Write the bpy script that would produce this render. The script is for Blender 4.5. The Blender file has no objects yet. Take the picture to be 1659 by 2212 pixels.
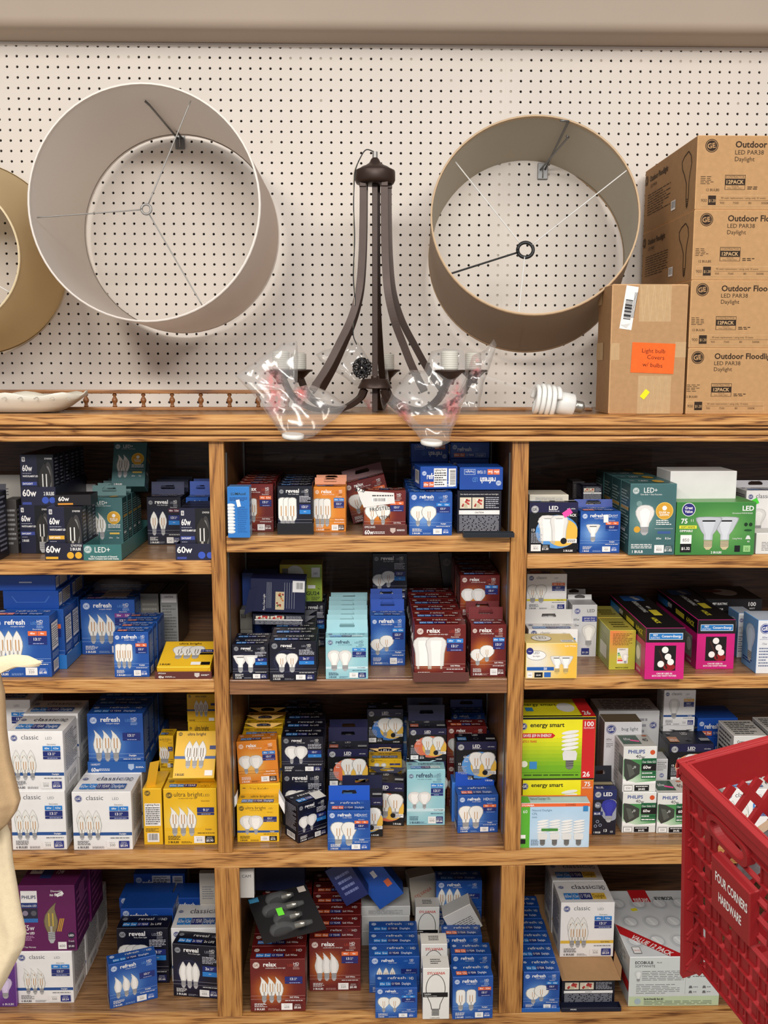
import bpy, bmesh, math, random
from mathutils import Vector, Matrix
R = random.Random(7)
S = bpy.context.scene
COL = S.collection
# ------------------------------------------------------------------ camera
FPX = 2150.0; WALL = 2.653; EYE = 1.75
_p = math.atan(311/FPX); _y = math.radians(1.2); _r = math.radians(0.08)
FW = Vector((math.sin(_y)*math.cos(_p), math.cos(_y)*math.cos(_p), -math.sin(_p)))
_r0 = Vector((math.cos(_y), -math.sin(_y), 0)); _u0 = _r0.cross(FW)
RT = _r0*math.cos(_r)+_u0*math.sin(_r); UP = RT.cross(FW)
CAM = Vector((0, -WALL, EYE))
cd = bpy.data.cameras.new('camera'); cam = bpy.data.objects.new('camera', cd); COL.objects.link(cam)
cam.matrix_world = Matrix(((RT.x, UP.x, -FW.x, CAM.x), (RT.y, UP.y, -FW.y, CAM.y), (RT.z, UP.z, -FW.z, CAM.z), (0, 0, 0, 1)))
cd.sensor_fit = 'VERTICAL'; cd.sensor_height = 36; cd.lens = FPX/2212*36; cd.clip_start = .05
S.camera = cam
S.view_settings.view_transform = 'Standard'; S.view_settings.look = 'None'; S.view_settings.gamma = 1
S.view_settings.use_curve_mapping = False; S.view_settings.exposure = EXPO = 0.16
# ------------------------------------------------------------------ light: shop ceiling fixtures and the bright room around
w = bpy.data.worlds.new('room_light'); S.world = w; w.use_nodes = True
w.node_tree.nodes['Background'].inputs[0].default_value = (.93, .95, 1, 1)
w.node_tree.nodes['Background'].inputs[1].default_value = .34
def lamp(loc, sx, sy, watt, col, tilt=0, rz=0):
    l = bpy.data.lights.new('ceiling_tube_light', 'AREA'); l.shape = 'RECTANGLE'; l.size = sx; l.size_y = sy; l.energy = watt; l.color = col
    o = bpy.data.objects.new('ceiling_tube_light', l); COL.objects.link(o); o.location = loc; o.rotation_euler = (math.radians(tilt), 0, math.radians(rz))
lamp((-1.25, -2.15, 3.05), .3, 1.3, 22, (1, .90, .78), 12)
lamp((1.25, -2.15, 3.05), .3, 1.3, 22, (1, .92, .82), 12)
lamp((0, -3.9, 3.0), 2.4, .4, 100, (1, .96, .91), 35)
# ------------------------------------------------------------------ projection helpers: a picture ray meets a real plane of the place
def ray(x, y): return FW+RT*((x-829.5)/FPX)-UP*((y-1106)/FPX)
def atY(x, y, Y): d = ray(x, y); return CAM+d*((Y-CAM.y)/d.y)
def atZ(x, y, Z): d = ray(x, y); return CAM+d*((Z-CAM.z)/d.z)
# ------------------------------------------------------------------ materials
def lin(c):
    o = []
    for v in c[:3]:
        v = v/255; o.append(v/12.92 if v <= .04045 else ((v+.055)/1.055)**2.4)
    return (*o, 1)
MATS = {}
def mat(name, col=None, rough=.5, metal=0, noise=0, nscale=60, bump=0, spec=.5, attr=False, trans=0, alpha=1, coat=0, bscale=200, stretch=None):
    if name in MATS: return MATS[name]
    m = bpy.data.materials.new(name); m.use_nodes = True; nt = m.node_tree; N = nt.nodes; L = nt.links
    b = N['Principled BSDF']; b.inputs['Roughness'].default_value = rough; b.inputs['Metallic'].default_value = metal
    b.inputs['Specular IOR Level'].default_value = spec; b.inputs['Transmission Weight'].default_value = trans
    b.inputs['Alpha'].default_value = alpha; b.inputs['Coat Weight'].default_value = coat
    tc = N.new('ShaderNodeTexCoord'); mp = N.new('ShaderNodeMapping'); L.new(tc.outputs['Object'], mp.inputs[0])
    if stretch: mp.inputs['Scale'].default_value = stretch
    if attr:
        src = N.new('ShaderNodeVertexColor'); src.layer_name = 'Col'; out = src.outputs[0]
    else:
        src = N.new('ShaderNodeRGB'); src.outputs[0].default_value = lin(col); out = src.outputs[0]
    no = N.new('ShaderNodeTexNoise'); no.inputs['Scale'].default_value = nscale; no.inputs['Detail'].default_value = 4; L.new(mp.outputs[0], no.inputs[0])
    mr = N.new('ShaderNodeMapRange'); mr.inputs[1].default_value = .25; mr.inputs[2].default_value = .75; mr.inputs[3].default_value = 1-noise; mr.inputs[4].default_value = 1+noise
    L.new(no.outputs[0], mr.inputs[0])
    mx = N.new('ShaderNodeVectorMath'); mx.operation = 'SCALE'; L.new(out, mx.inputs[0]); L.new(mr.outputs[0], mx.inputs['Scale']); L.new(mx.outputs[0], b.inputs['Base Color'])
    if bump:
        n2 = N.new('ShaderNodeTexNoise'); n2.inputs['Scale'].default_value = bscale; L.new(mp.outputs[0], n2.inputs[0])
        bp = N.new('ShaderNodeBump'); bp.inputs['Strength'].default_value = bump; bp.inputs['Distance'].default_value = .002
        L.new(n2.outputs[0], bp.inputs['Height']); L.new(bp.outputs[0], b.inputs['Normal'])
    MATS[name] = m; return m
def wood(name, light, mid, dark, axis, rough=.42):
    m = bpy.data.materials.new(name); m.use_nodes = True; nt = m.node_tree; N = nt.nodes; L = nt.links; b = N['Principled BSDF']
    b.inputs['Roughness'].default_value = rough; b.inputs['Coat Weight'].default_value = .15
    tc = N.new('ShaderNodeTexCoord')
    def mapped(al, ac):
        mp = N.new('ShaderNodeMapping'); mp.inputs['Scale'].default_value = tuple(al if i == axis else ac for i in range(3)); L.new(tc.outputs['Object'], mp.inputs[0]); return mp
    a = mapped(1.3, 17); n1 = N.new('ShaderNodeTexNoise'); n1.inputs['Scale'].default_value = 1; n1.inputs['Detail'].default_value = 3; n1.inputs['Distortion'].default_value = .6; L.new(a.outputs[0], n1.inputs[0])
    mu = N.new('ShaderNodeMath'); mu.operation = 'MULTIPLY'; mu.inputs[1].default_value = 9; L.new(n1.outputs[0], mu.inputs[0])
    si = N.new('ShaderNodeMath'); si.operation = 'PINGPONG'; si.inputs[1].default_value = .5; L.new(mu.outputs[0], si.inputs[0])
    c = mapped(14, 420); n2 = N.new('ShaderNodeTexNoise'); n2.inputs['Scale'].default_value = 1; n2.inputs['Detail'].default_value = 5; L.new(c.outputs[0], n2.inputs[0])
    ad = N.new('ShaderNodeMath'); ad.operation = 'MULTIPLY_ADD'; ad.inputs[1].default_value = .55; L.new(si.outputs[0], ad.inputs[0]); L.new(n2.outputs[0], ad.inputs[2])
    r = N.new('ShaderNodeValToRGB'); e = r.color_ramp.elements
    e[0].position = .42; e[0].color = lin(dark); e[1].position = .86; e[1].color = lin(light); k = e.new(.58); k.color = lin(mid)
    L.new(ad.outputs[0], r.inputs[0]); L.new(r.outputs[0], b.inputs['Base Color'])
    bp = N.new('ShaderNodeBump'); bp.inputs['Strength'].default_value = .15; bp.inputs['Distance'].default_value = .001; L.new(ad.outputs[0], bp.inputs['Height']); L.new(bp.outputs[0], b.inputs['Normal'])
    MATS[name] = m; return m
OAKX = wood('oak_grain_along_shelf', (214, 164, 102), (186, 130, 70), (100, 58, 26), 0)
OAKZ = wood('oak_grain_upright', (196, 142, 78), (168, 114, 56), (112, 68, 30), 2)
OAKT = wood('oak_shelf_top', (168, 128, 88), (144, 106, 70), (104, 72, 44), 0, .35)
OAKB = wood('shaded_oak_back', (110, 74, 44), (84, 54, 31), (50, 30, 17), 0, .5)  # same oak, with the shade of the deep bays put into its colour
OAKS = wood('shaded_oak_inside_wall', (150, 104, 60), (126, 84, 46), (92, 58, 30), 2, .45)  # same oak again, interior shade mixed into the tint
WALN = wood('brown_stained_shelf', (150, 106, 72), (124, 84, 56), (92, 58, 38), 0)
PRINT = mat('printed_card', attr=True, rough=.38, noise=.04, nscale=25, bump=.12, bscale=40)
KRAFT = mat('kraft_card', attr=True, rough=.75, noise=.07, nscale=90, bump=.15, bscale=350, spec=.25)
# ------------------------------------------------------------------ object helpers
def tag(o, label=None, cat=None, group=None, kind=None):
    if label: o['label'] = label
    if cat: o['category'] = cat
    if group: o['group'] = group
    if kind: o['kind'] = kind
    return o
def link(name, me, m=None, parent=None, loc=None):
    o = bpy.data.objects.new(name, me); COL.objects.link(o)
    if m is not None and me is not None:
        for x in (m if isinstance(m, (list, tuple)) else [m]): me.materials.append(x)
    if parent is not None: o.parent = parent
    if loc is not None: o.location = loc
    return o
def empty(name, loc=(0, 0, 0), rz=0):
    o = bpy.data.objects.new(name, None); COL.objects.link(o); o.location = loc; o.rotation_euler = (0, 0, rz); o.empty_display_size = .05; return o
class MB:
    def __init__(s): s.V = []; s.F = []; s.smooth = []
    def add(s, V, F, sm=False):
        k = len(s.V); s.V += [tuple(v) for v in V]; s.F += [tuple(i+k for i in f) for f in F]; s.smooth += [sm]*len(F); return s
    def box(s, x0, x1, y0, y1, z0, z1):
        return s.add([(x, y, z) for x in (x0, x1) for y in (y0, y1) for z in (z0, z1)],
                     [(0, 1, 3, 2), (4, 6, 7, 5), (0, 4, 5, 1), (2, 3, 7, 6), (0, 2, 6, 4), (1, 5, 7, 3)])
    def obox(s, P, a, b, c):   # corner P and three edge vectors
        P, a, b, c = map(Vector, (P, a, b, c))
        V = [P+a*i+b*j+c*k for i in (0, 1) for j in (0, 1) for k in (0, 1)]
        return s.add(V, [(0, 1, 3, 2), (4, 6, 7, 5), (0, 4, 5, 1), (2, 3, 7, 6), (0, 2, 6, 4), (1, 5, 7, 3)])
    def prism(s, prof, x0, x1):   # profile (y,z) swept along X
        n = len(prof); V = [(x0, y, z) for y, z in prof]+[(x1, y, z) for y, z in prof]
        F = [(i, (i+1) % n, n+(i+1) % n, n+i) for i in range(n)]+[tuple(range(n))[::-1], tuple(range(n, 2*n))]
        return s.add(V, F)
    def lathe(s, prof, c=(0, 0, 0), n=24, axis=None, cap=True):   # profile (r,h)
        c = Vector(c); ax = Vector(axis or (0, 0, 1)).normalized(); q = ax.to_track_quat('Z', 'Y'); V = []
        for r, h in prof:
            for i in range(n):
                a = 2*math.pi*i/n; V.append(c+q @ Vector((r*math.cos(a), r*math.sin(a), h)))
        F = []
        for j in range(len(prof)-1):
            for i in range(n): F.append((j*n+i, j*n+(i+1) % n, (j+1)*n+(i+1) % n, (j+1)*n+i))
        s.add(V, F, True)
        if cap:
            for j in (0, len(prof)-1):
                if prof[j][0] > 1e-5: s.add(V[j*n:(j+1)*n], [tuple(range(n))])
        return s
    def tube(s, pts, r, n=8, flat=None, cap=True):   # flat: (half width, half height) for a bar section
        pts = [Vector(p) for p in pts]; V = []; up = None
        for i, p in enumerate(pts):
            t = (pts[min(i+1, len(pts)-1)]-pts[max(i-1, 0)]).normalized()
            if up is None: up = Vector((0, 0, 1)) if abs(t.z) < .9 else Vector((0, 1, 0))
            x = t.cross(up).normalized(); up = x.cross(t).normalized()
            rr = r[i] if isinstance(r, (list, tuple)) else r
            for k in range(n):
                a = 2*math.pi*(k+.5)/n
                if flat: V.append(p+x*flat[0]*(1 if math.cos(a) > 0 else -1)+up*flat[1]*(1 if math.sin(a) > 0 else -1))
                else: V.append(p+(x*math.cos(a)+up*math.sin(a))*rr)
        m = len(pts); F = [(j*n+i, j*n+(i+1) % n, (j+1)*n+(i+1) % n, (j+1)*n+i) for j in range(m-1) for i in range(n)]
        if cap: F += [tuple(range(n))[::-1], tuple(range((m-1)*n, m*n))]
        return s.add(V, F, not flat)
    def mesh(s, name):
        me = bpy.data.meshes.new(name); me.from_pydata(s.V, [], s.F)
        me.polygons.foreach_set('use_smooth', s.smooth)
        bm = bmesh.new(); bm.from_mesh(me); bmesh.ops.recalc_face_normals(bm, faces=bm.faces); bm.to_mesh(me); bm.free(); return me
    def build(s, name, m, parent=None, loc=None): return link(name, s.mesh(name), m, parent, loc)
def bevel(o, w_=.003, seg=2):
    md = o.modifiers.new('edge', 'BEVEL'); md.width = w_; md.segments = seg; md.limit_method = 'ANGLE'; return o
def curve_pts(P, n=12):   # Catmull-Rom through points
    P = [Vector(p) for p in P]; P = [P[0]*2-P[1]]+P+[P[-1]*2-P[-2]]; out = []
    for i in range(1, len(P)-2):
        for k in range(n):
            t = k/n; a, b, c, d = P[i-1:i+3]
            out.append(.5*((2*b)+(c-a)*t+(2*a-5*b+4*c-d)*t*t+(3*b-a-3*c+d)*t**3))
    out.append(P[-2]); return out
# ------------------------------------------------------------------ lettering
_fc = bpy.data.curves.new('lettering', 'FONT'); _fo = bpy.data.objects.new('lettering', _fc); COL.objects.link(_fo)
_fc.resolution_u = 2
GC = {}
def glyphs(t, bold):
    k = (t, bold)
    if k not in GC:
        _fc.body = t; _fc.offset = .022 if bold else 0
        dg = bpy.context.evaluated_depsgraph_get(); dg.update(); e = _fo.evaluated_get(dg); me = e.to_mesh()
        V = [(v.co.x, v.co.y) for v in me.vertices]; F = [tuple(p.vertices) for p in me.polygons]; e.to_mesh_clear()
        x0 = min(v[0] for v in V); x1 = max(v[0] for v in V)
        GC[k] = ([(x-x0, y) for x, y in V], F, x1-x0)
    return GC[k]
W_ = (244, 242, 240); K_ = (16, 16, 20); NV = (30, 44, 116)
class Art:
    """one printed carton: a chamfered body and its print, in one mesh"""
    def __init__(s, W, D, H, base, inv=False, c=.0008):
        s.W, s.D, s.H = W, D, H; s.V = []; s.F = []; s.C = []; s.k = 0; s.inv = inv
        if not isinstance(base, dict): base = dict(front=base)
        b = lambda f: base.get(f, base['front'])
        s.side = b('side'); s.top_c = base.get('top', b('front'))
        idx = {}
        for sx in (-1, 1):
            for sy in (-1, 1):
                for sz in (-1, 1):
                    for ax in range(3):
                        p = [sx*W/2, D/2+sy*D/2, H/2+sz*H/2]
                        for q in range(3):
                            if q != ax: p[q] -= (sx, sy, sz)[q]*c
                        idx[(sx, sy, sz, ax)] = len(s.V); s.V.append(tuple(p))
        def f(ids, col): s.F.append(tuple(ids)); s.C.append(col)
        for ax in range(3):
            for sg in (-1, 1):
                q = [(-1, -1), (1, -1), (1, 1), (-1, 1)]; o = []
                for a_, b_ in q:
                    t = [0, 0, 0]; t[ax] = sg; r = [i for i in range(3) if i != ax]; t[r[0]] = a_; t[r[1]] = b_; o.append(idx[(*t, ax)])
                f(o, s.side if ax == 0 else (b('front') if ax == 1 and sg < 0 else (s.top_c if ax == 2 else b('back'))))
        for ax in range(3):
            r = [i for i in range(3) if i != ax]
            for a_ in (-1, 1):
                for b_ in (-1, 1):
                    t = [0, 0, 0]; t[r[0]] = a_; t[r[1]] = b_; t0 = t[:]; t0[ax] = -1; t1 = t[:]; t1[ax] = 1
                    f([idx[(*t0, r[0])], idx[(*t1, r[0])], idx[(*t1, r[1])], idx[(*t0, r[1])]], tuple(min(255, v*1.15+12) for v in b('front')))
        for sx in (-1, 1):
            for sy in (-1, 1):
                for sz in (-1, 1): f([idx[(sx, sy, sz, a)] for a in range(3)], b('front'))
    def fr(s, f):
        W, D, H = s.W, s.D, s.H
        O, u, v, n, w_, h = {'front': ((-W/2, 0, 0), (1, 0, 0), (0, 0, 1), (0, -1, 0), W, H), 'right': ((W/2, 0, 0), (0, 1, 0), (0, 0, 1), (1, 0, 0), D, H),
            'left': ((-W/2, D, 0), (0, -1, 0), (0, 0, 1), (-1, 0, 0), D, H), 'top': ((-W/2, 0, H), (1, 0, 0), (0, 1, 0), (0, 0, 1), W, D),
            'rside': ((W/2, 0, H), (0, 0, -1), (0, 1, 0), (1, 0, 0), H, D), 'lside': ((-W/2, 0, 0), (0, 0, 1), (0, 1, 0), (-1, 0, 0), H, D),
            'topx': ((-W/2, D, H), (0, -1, 0), (1, 0, 0), (0, 0, 1), D, W)}[f]
        O, u, v, n = map(Vector, (O, u, v, n))
        if s.inv and f == 'front': O = O+u*w_+v*h; u = -u; v = -v
        return O, u, v, n, w_, h
    def raw(s, f, P, F, col):   # P in metres on face f
        O, u, v, n, w_, h = s.fr(f); s.k += 1; off = n*(.00012+.000022*s.k); b = len(s.V)
        for x, y in P: s.V.append(tuple(O+u*x+v*y+off))
        for i, q in enumerate(F):
            s.F.append(tuple(j+b for j in q)); s.C.append(col[i] if isinstance(col, list) else col)
    def sz(s, f): q = s.fr(f); return q[4], q[5]
    def rect(s, f, x0, y0, x1, y1, col):
        w_, h = s.sz(f); s.raw(f, [(x0*w_, y0*h), (x1*w_, y0*h), (x1*w_, y1*h), (x0*w_, y1*h)], [(0, 1, 2, 3)], col)
    def poly(s, f, pts, col):
        w_, h = s.sz(f); s.raw(f, [(x*w_, y*h) for x, y in pts], [tuple(range(len(pts)))], col)
    def ell(s, f, cx, cy, rx, ry, col, n=24, clip=True):   # rx fraction of width, ry None = round
        w_, h = s.sz(f); ry_ = ry*h if ry is not None else rx*w_
        P = [(cx*w_+rx*w_*math.cos(2*math.pi*i/n), cy*h+ry_*math.sin(2*math.pi*i/n)) for i in range(n)]
        if clip: P = [(min(max(x, .002*w_), .998*w_), min(max(y, .002*h), .998*h)) for x, y in P]
        s.raw(f, P, [tuple(range(n))], col)
    def glow(s, f, c0, c1, cx=.38, cy=.45, rx=.6, ry=.5, n=10, y0=.005, y1=.995):
        w_, h = s.sz(f); P = []; F = []; C = []
        def cc(x, y):
            t = min(1, math.hypot((x-cx)/rx, (y-cy)/ry)); t = t*t*(3-2*t); return tuple(c1[i]*(1-t)+c0[i]*t for i in range(3))
        for j in range(n+1):
            for i in range(n+1): P.append((w_*(.005+.99*i/n), h*(y0+(y1-y0)*j/n)))
        for j in range(n):
            for i in range(n):
                q = [j*(n+1)+i, j*(n+1)+i+1, (j+1)*(n+1)+i+1, (j+1)*(n+1)+i]; F.append(tuple(q))
                C.append([cc(P[k][0]/w_, P[k][1]/h) for k in q])
        s.raw(f, P, F, C)
    def text(s, f, t, x, y, h, col, al='c', mw=None, bold=False, rot=0):   # y = baseline, h = cap height, fractions of the face height
        V, F, wd = glyphs(t, bold); w_, hh = s.sz(f); k = h*hh/.70; kx = k
        if mw and wd*k > mw*w_: kx = mw*w_/wd
        ox = {'c': -wd*kx/2, 'l': 0, 'r': -wd*kx}[al]; ca, sa = math.cos(math.radians(rot)), math.sin(math.radians(rot))
        P = []
        for a, b in V:
            X = ox+a*kx; Y = b*k; P.append((x*w_+X*ca-Y*sa, y*hh+X*sa+Y*ca))
        s.raw(f, P, F, col)
    def lines(s, f, x0, y0, x1, y1, n, col, fill=.45, rag=True):   # fine print too small to read
        w_, h = s.sz(f); P = []; F = []
        ph = (y1-y0)/n
        for i in range(n):
            x = x0; yb = y1-(i+1)*ph+ph*.25; end = x1-(R.random()*.35*(x1-x0) if rag and R.random() < .4 else 0)
            while x < end-.01:
                l = min((R.random()*.16+.05)*(x1-x0)+.01, end-x); k = len(P)
                P += [(x*w_, yb*h), ((x+l)*w_, yb*h), ((x+l)*w_, (yb+ph*fill)*h), (x*w_, (yb+ph*fill)*h)]; F.append((k, k+1, k+2, k+3)); x += l+.02*(x1-x0)+.004
        s.raw(f, P, F, col)
    def barcode(s, f, x0, y0, x1, y1, vert=False):
        s.rect(f, x0, y0, x1, y1, W_); w_, h = s.sz(f); P = []; F = []; t = .1
        while t < .9:
            l = R.choice((.012, .02, .03)); k = len(P)
            q = [(t, .2), (t+l, .2), (t+l, .92), (t, .92)]
            if vert: q = [(b, a) for a, b in q]
            P += [((x0+(x1-x0)*a)*w_, (y0+(y1-y0)*b)*h) for a, b in q]; F.append((k, k+1, k+2, k+3)); t += l+R.choice((.015, .02, .03))
        s.raw(f, P, F, K_)
    def sticker(s, f, cx, cy, hw, hh, rot, col, txt=None):
        w_, h = s.sz(f); c, q = math.cos(math.radians(rot)), math.sin(math.radians(rot))
        s.raw(f, [(cx*w_+a*c-b*q, cy*h+a*q+b*c) for a, b in ((-hw, -hh), (hw, -hh), (hw, hh), (-hw, hh))], [(0, 1, 2, 3)], col)
        if txt: s.text(f, txt, cx, cy-.35*hh/h, hh*.8/h, K_, mw=1.6*hw/w_, rot=rot)
    def logo(s, f, cx, cy, r, disc=W_, ink=NV):
        w_, h = s.sz(f); r = min(r, .42*h/w_)
        s.ell(f, cx, cy, r, None, disc); s.ell(f, cx, cy, r*.88, None, ink); s.ell(f, cx, cy, r*.8, None, disc)
        s.text(f, 'GE', cx, cy-.34*r*w_/h, .72*r*w_/h, ink, bold=True, mw=1.25*r, rot=8)
    def bulb(s, f, kind, cx, y0, h, fin='w', fil=(190, 132, 60), mir=1, body=None, basec=(178, 178, 180)):
        w_, hh = s.sz(f); X = cx*w_; Y = y0*hh; H = h*hh
        P = {'A': [(0, 1), (.13, .985), (.24, .92), (.3, .8), (.29, .68), (.22, .52), (.15, .4), (.13, .27)], 'G': [(0, 1), (.18, .975), (.31, .88), (.36, .72), (.33, .57), (.22, .42), (.12, .32), (.09, .27)],
             'O': [(0, 1), (.2, .97), (.36, .86), (.42, .68), (.38, .5), (.24, .35), (.12, .27)], 'C': [(0, 1), (.035, .95), (.1, .83), (.145, .68), (.15, .55), (.12, .42), (.09, .3), (.08, .26)],
             'F': [(0, 1), (.02, .94), (.06, .84), (.12, .7), (.155, .55), (.14, .42), (.1, .3), (.08, .26)], 'T': [(0, 1), (.08, .985), (.125, .94), (.13, .5), (.125, .36), (.09, .3), (.07, .27)],
             'U': [(0, 1), (.14, .98), (.2, .9), (.2, .42), (.13, .33), (.1, .27)], 'R': [(0, 1), (.3, .99), (.38, .96), (.37, .9), (.22, .58), (.13, .46), (.13, .3)],
             'S': [(0, .95), (.3, .99), (.36, .92), (.36, .84), (.22, .6), (.16, .42), (.16, .28)], 'B': [(0, 1), (.18, .985), (.28, .9), (.3, .78), (.27, .66), (.24, .5), (.23, .3), (.22, .12)],
             'P': [(0, 1), (.16, .97), (.24, .85), (.25, .68), (.2, .5), (.14, .34), (.12, .27)]}[kind]
        def sh(y): return (-(max(0, y-.72)/.28)**1.6*.13*mir if kind == 'F' else 0)
        def strip(k, g, col):
            Q = []
            for r, y in P: Q.append((X+(r*k+sh(y))*H, Y+(y+(g if y > .9 else 0))*H))
            for r, y in P[::-1]: Q.append((X+(-r*k+sh(y))*H, Y+(y+(g if y > .9 else 0))*H))
            n = len(P); s.raw(f, Q, [(i, i+1, 2*n-2-i, 2*n-1-i) for i in range(n-1)], col)
        w0 = P[-1][0]
        if fin == 'w': g = body or (228, 226, 222); strip(1.06, .012, tuple(v*.82 for v in g)); strip(.97, -.005, g); strip(.55, -.1, tuple(min(255, v*1.07+4) for v in g))
        else:
            g = body or (240, 238, 232); strip(1.07, .012, tuple(v*.72 for v in g)); strip(.95, -.008, g)
            if kind != 'S':
                m = .09 if kind in 'CFT' else .11
                for q in (-m/2, m/2): s.raw(f, [(X+(q-.013)*H, Y+.42*H), (X+(q+.013)*H, Y+.42*H), (X+(q+.013)*H, Y+.74*H), (X+(q-.013)*H, Y+.74*H)], [(0, 1, 2, 3)], fil)
                s.raw(f, [(X-.02*H, Y+.27*H), (X+.02*H, Y+.27*H), (X+.03*H, Y+.42*H), (X-.03*H, Y+.42*H)], [(0, 1, 2, 3)], (176, 170, 160))
        b0 = w0*.98
        if kind == 'B':
            for q in (-.16, .16): s.raw(f, [(X+(q-.03)*H, Y+.03*H), (X+(q+.03)*H, Y+.03*H), (X+(q+.03)*H, Y+.12*H), (X+(q-.03)*H, Y+.12*H)], [(0, 1, 2, 3)], (190, 180, 165))
            return
        Q = [(X-b0*H, Y+.28*H), (X+b0*H, Y+.28*H), (X+b0*H, Y+.09*H), (X+b0*.4*H, Y), (X-b0*.4*H, Y), (X-b0*H, Y+.09*H)]
        s.raw(f, Q, [(0, 1, 2, 3, 4, 5)], basec)
        for i in range(4): yy = .10+i*.045; s.raw(f, [(X-b0*H*1.08, Y+yy*H), (X+b0*H*1.08, Y+(yy+.012)*H), (X+b0*H*1.08, Y+(yy+.027)*H), (X-b0*H*1.08, Y+(yy+.015)*H)], [(0, 1, 2, 3)], (96, 94, 94))
    def spiral(s, f, cx, y0, h, k=1):
        w_, hh = s.sz(f); X = cx*w_; Y = y0*hh; H = h*hh
        for i in range(5):
            yy = .5+i*.095; r = .2*k; t = .042; P = []
            for j in range(12):
                a = 2*math.pi*j/12; P.append((X+(r*math.cos(a))*H, Y+(yy+t*math.sin(a)+.03*math.cos(a))*H))
            s.raw(f, P, [tuple(range(12))], (196, 194, 190)); s.raw(f, [(x, y+.008*H) for x, y in P], [tuple(range(12))], (240, 239, 236))
        q = [(-.13, .45), (.13, .45), (.17, .38), (.15, .22), (-.15, .22), (-.17, .38)]
        s.raw(f, [(X+a*k*H, Y+b*H) for a, b in q], [tuple(range(6))], (226, 225, 222)); q = [(-.09, .22), (.09, .22), (.08, .04), (.03, 0), (-.03, 0), (-.08, .04)]
        s.raw(f, [(X+a*k*H, Y+b*H) for a, b in q], [tuple(range(6))], (120, 118, 116))
        for i in range(3): s.raw(f, [(X-.09*k*H, Y+(.07+.05*i)*H), (X+.09*k*H, Y+(.085+.05*i)*H), (X+.09*k*H, Y+(.1+.05*i)*H), (X-.09*k*H, Y+(.085+.05*i)*H)], [(0, 1, 2, 3)], (60, 60, 60))
    def mesh(s, name, m=None):
        me = bpy.data.meshes.new(name); me.from_pydata(s.V, [], s.F)
        at = me.color_attributes.new('Col', 'FLOAT_COLOR', 'CORNER'); buf = []; cache = {}
        for f, c in zip(s.F, s.C):
            cs = c if isinstance(c, list) else [c]*len(f)
            for q in cs:
                if q not in cache: cache[q] = lin(q)
                buf += cache[q]
        at.data.foreach_set('color', buf); me.materials.append(m or PRINT); return me
# ------------------------------------------------------------------ carton prints
OR = (232, 112, 60); LB = (42, 128, 208)
def badge(a, f, x0, y0, x1, y1, bg, t, tc=W_, h=None, bold=True):
    a.rect(f, x0, y0, x1, y1, bg); hh = h or (y1-y0)*.42
    a.text(f, t, (x0+x1)/2, (y0+y1)/2-hh*.45, hh, tc, mw=(x1-x0)*.85, bold=bold)
def life(a, f, x0, y0, x1, y1, bg=NV, n='13', tc=W_):
    a.rect(f, x0, y0, x1, y1, bg); h = y1-y0; w_ = x1-x0
    a.text(f, n, x0+w_*.46, y0+h*.25, h*.5, tc, 'r', mw=w_*.36, bold=True)
    a.text(f, 'YEAR', x0+w_*.5, y0+h*.53, h*.2, tc, 'l', mw=w_*.4); a.text(f, 'LIFE', x0+w_*.5, y0+h*.24, h*.2, tc, 'l', mw=w_*.4)
def lum(a, f, x0, y0, y1, x1, v, cost, cb, wb=W_):
    m = x0+(x1-x0)*.52
    a.rect(f, x0, y0, m, y1, wb); h = y1-y0
    a.text(f, 'Brightness', (x0+m)/2, y0+h*.7, h*.13, (90, 90, 90), mw=(m-x0)*.8); a.text(f, v, (x0+m)/2, y0+h*.25, h*.34, (90, 90, 90), mw=(m-x0)*.75)
    a.rect(f, m+.01, y0, x1, y1, cb); a.text(f, 'Estimated', (m+x1)/2, y0+h*.76, h*.12, W_, mw=(x1-m)*.75); a.text(f, 'Energy Cost', (m+x1)/2, y0+h*.58, h*.12, W_, mw=(x1-m)*.8)
    a.text(f, cost, (m+x1)/2, y0+h*.2, h*.3, W_, mw=(x1-m)*.85, bold=True)
def facts(a, f, c, dark=True, white=False):
    if white: a.rect(f, .12, .42, .88, .86, W_); a.text(f, 'Lighting Facts', .16, .8, .035, K_, 'l', mw=.68, bold=True); a.lines(f, .16, .46, .84, .78, 9, K_); a.barcode(f, .2, .06, .8, .24); a.lines(f, .12, .28, .88, .38, 4, c)
    else: a.lines(f, .1, .3, .9, .93, 18, c); a.barcode(f, .2, .05, .8, .2)
def topstrip(a, f, title, tc, lc, logo, ba, hd=False):
    a.logo(f, .1, .68, .05, *logo)
    a.text(f, title, .52, .6, .2, tc, mw=.45); a.text(f, 'LED', .8, .6, .16, lc, mw=.1)
    x = .1
    for wd, bg, t, tc2 in ba:
        badge(a, f, x, .12, x+wd-.01, .4, bg, t, tc2, .16, False); x += wd
    if hd: a.text(f, 'HD', .88, .55, .2, tc, mw=.1)
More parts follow.
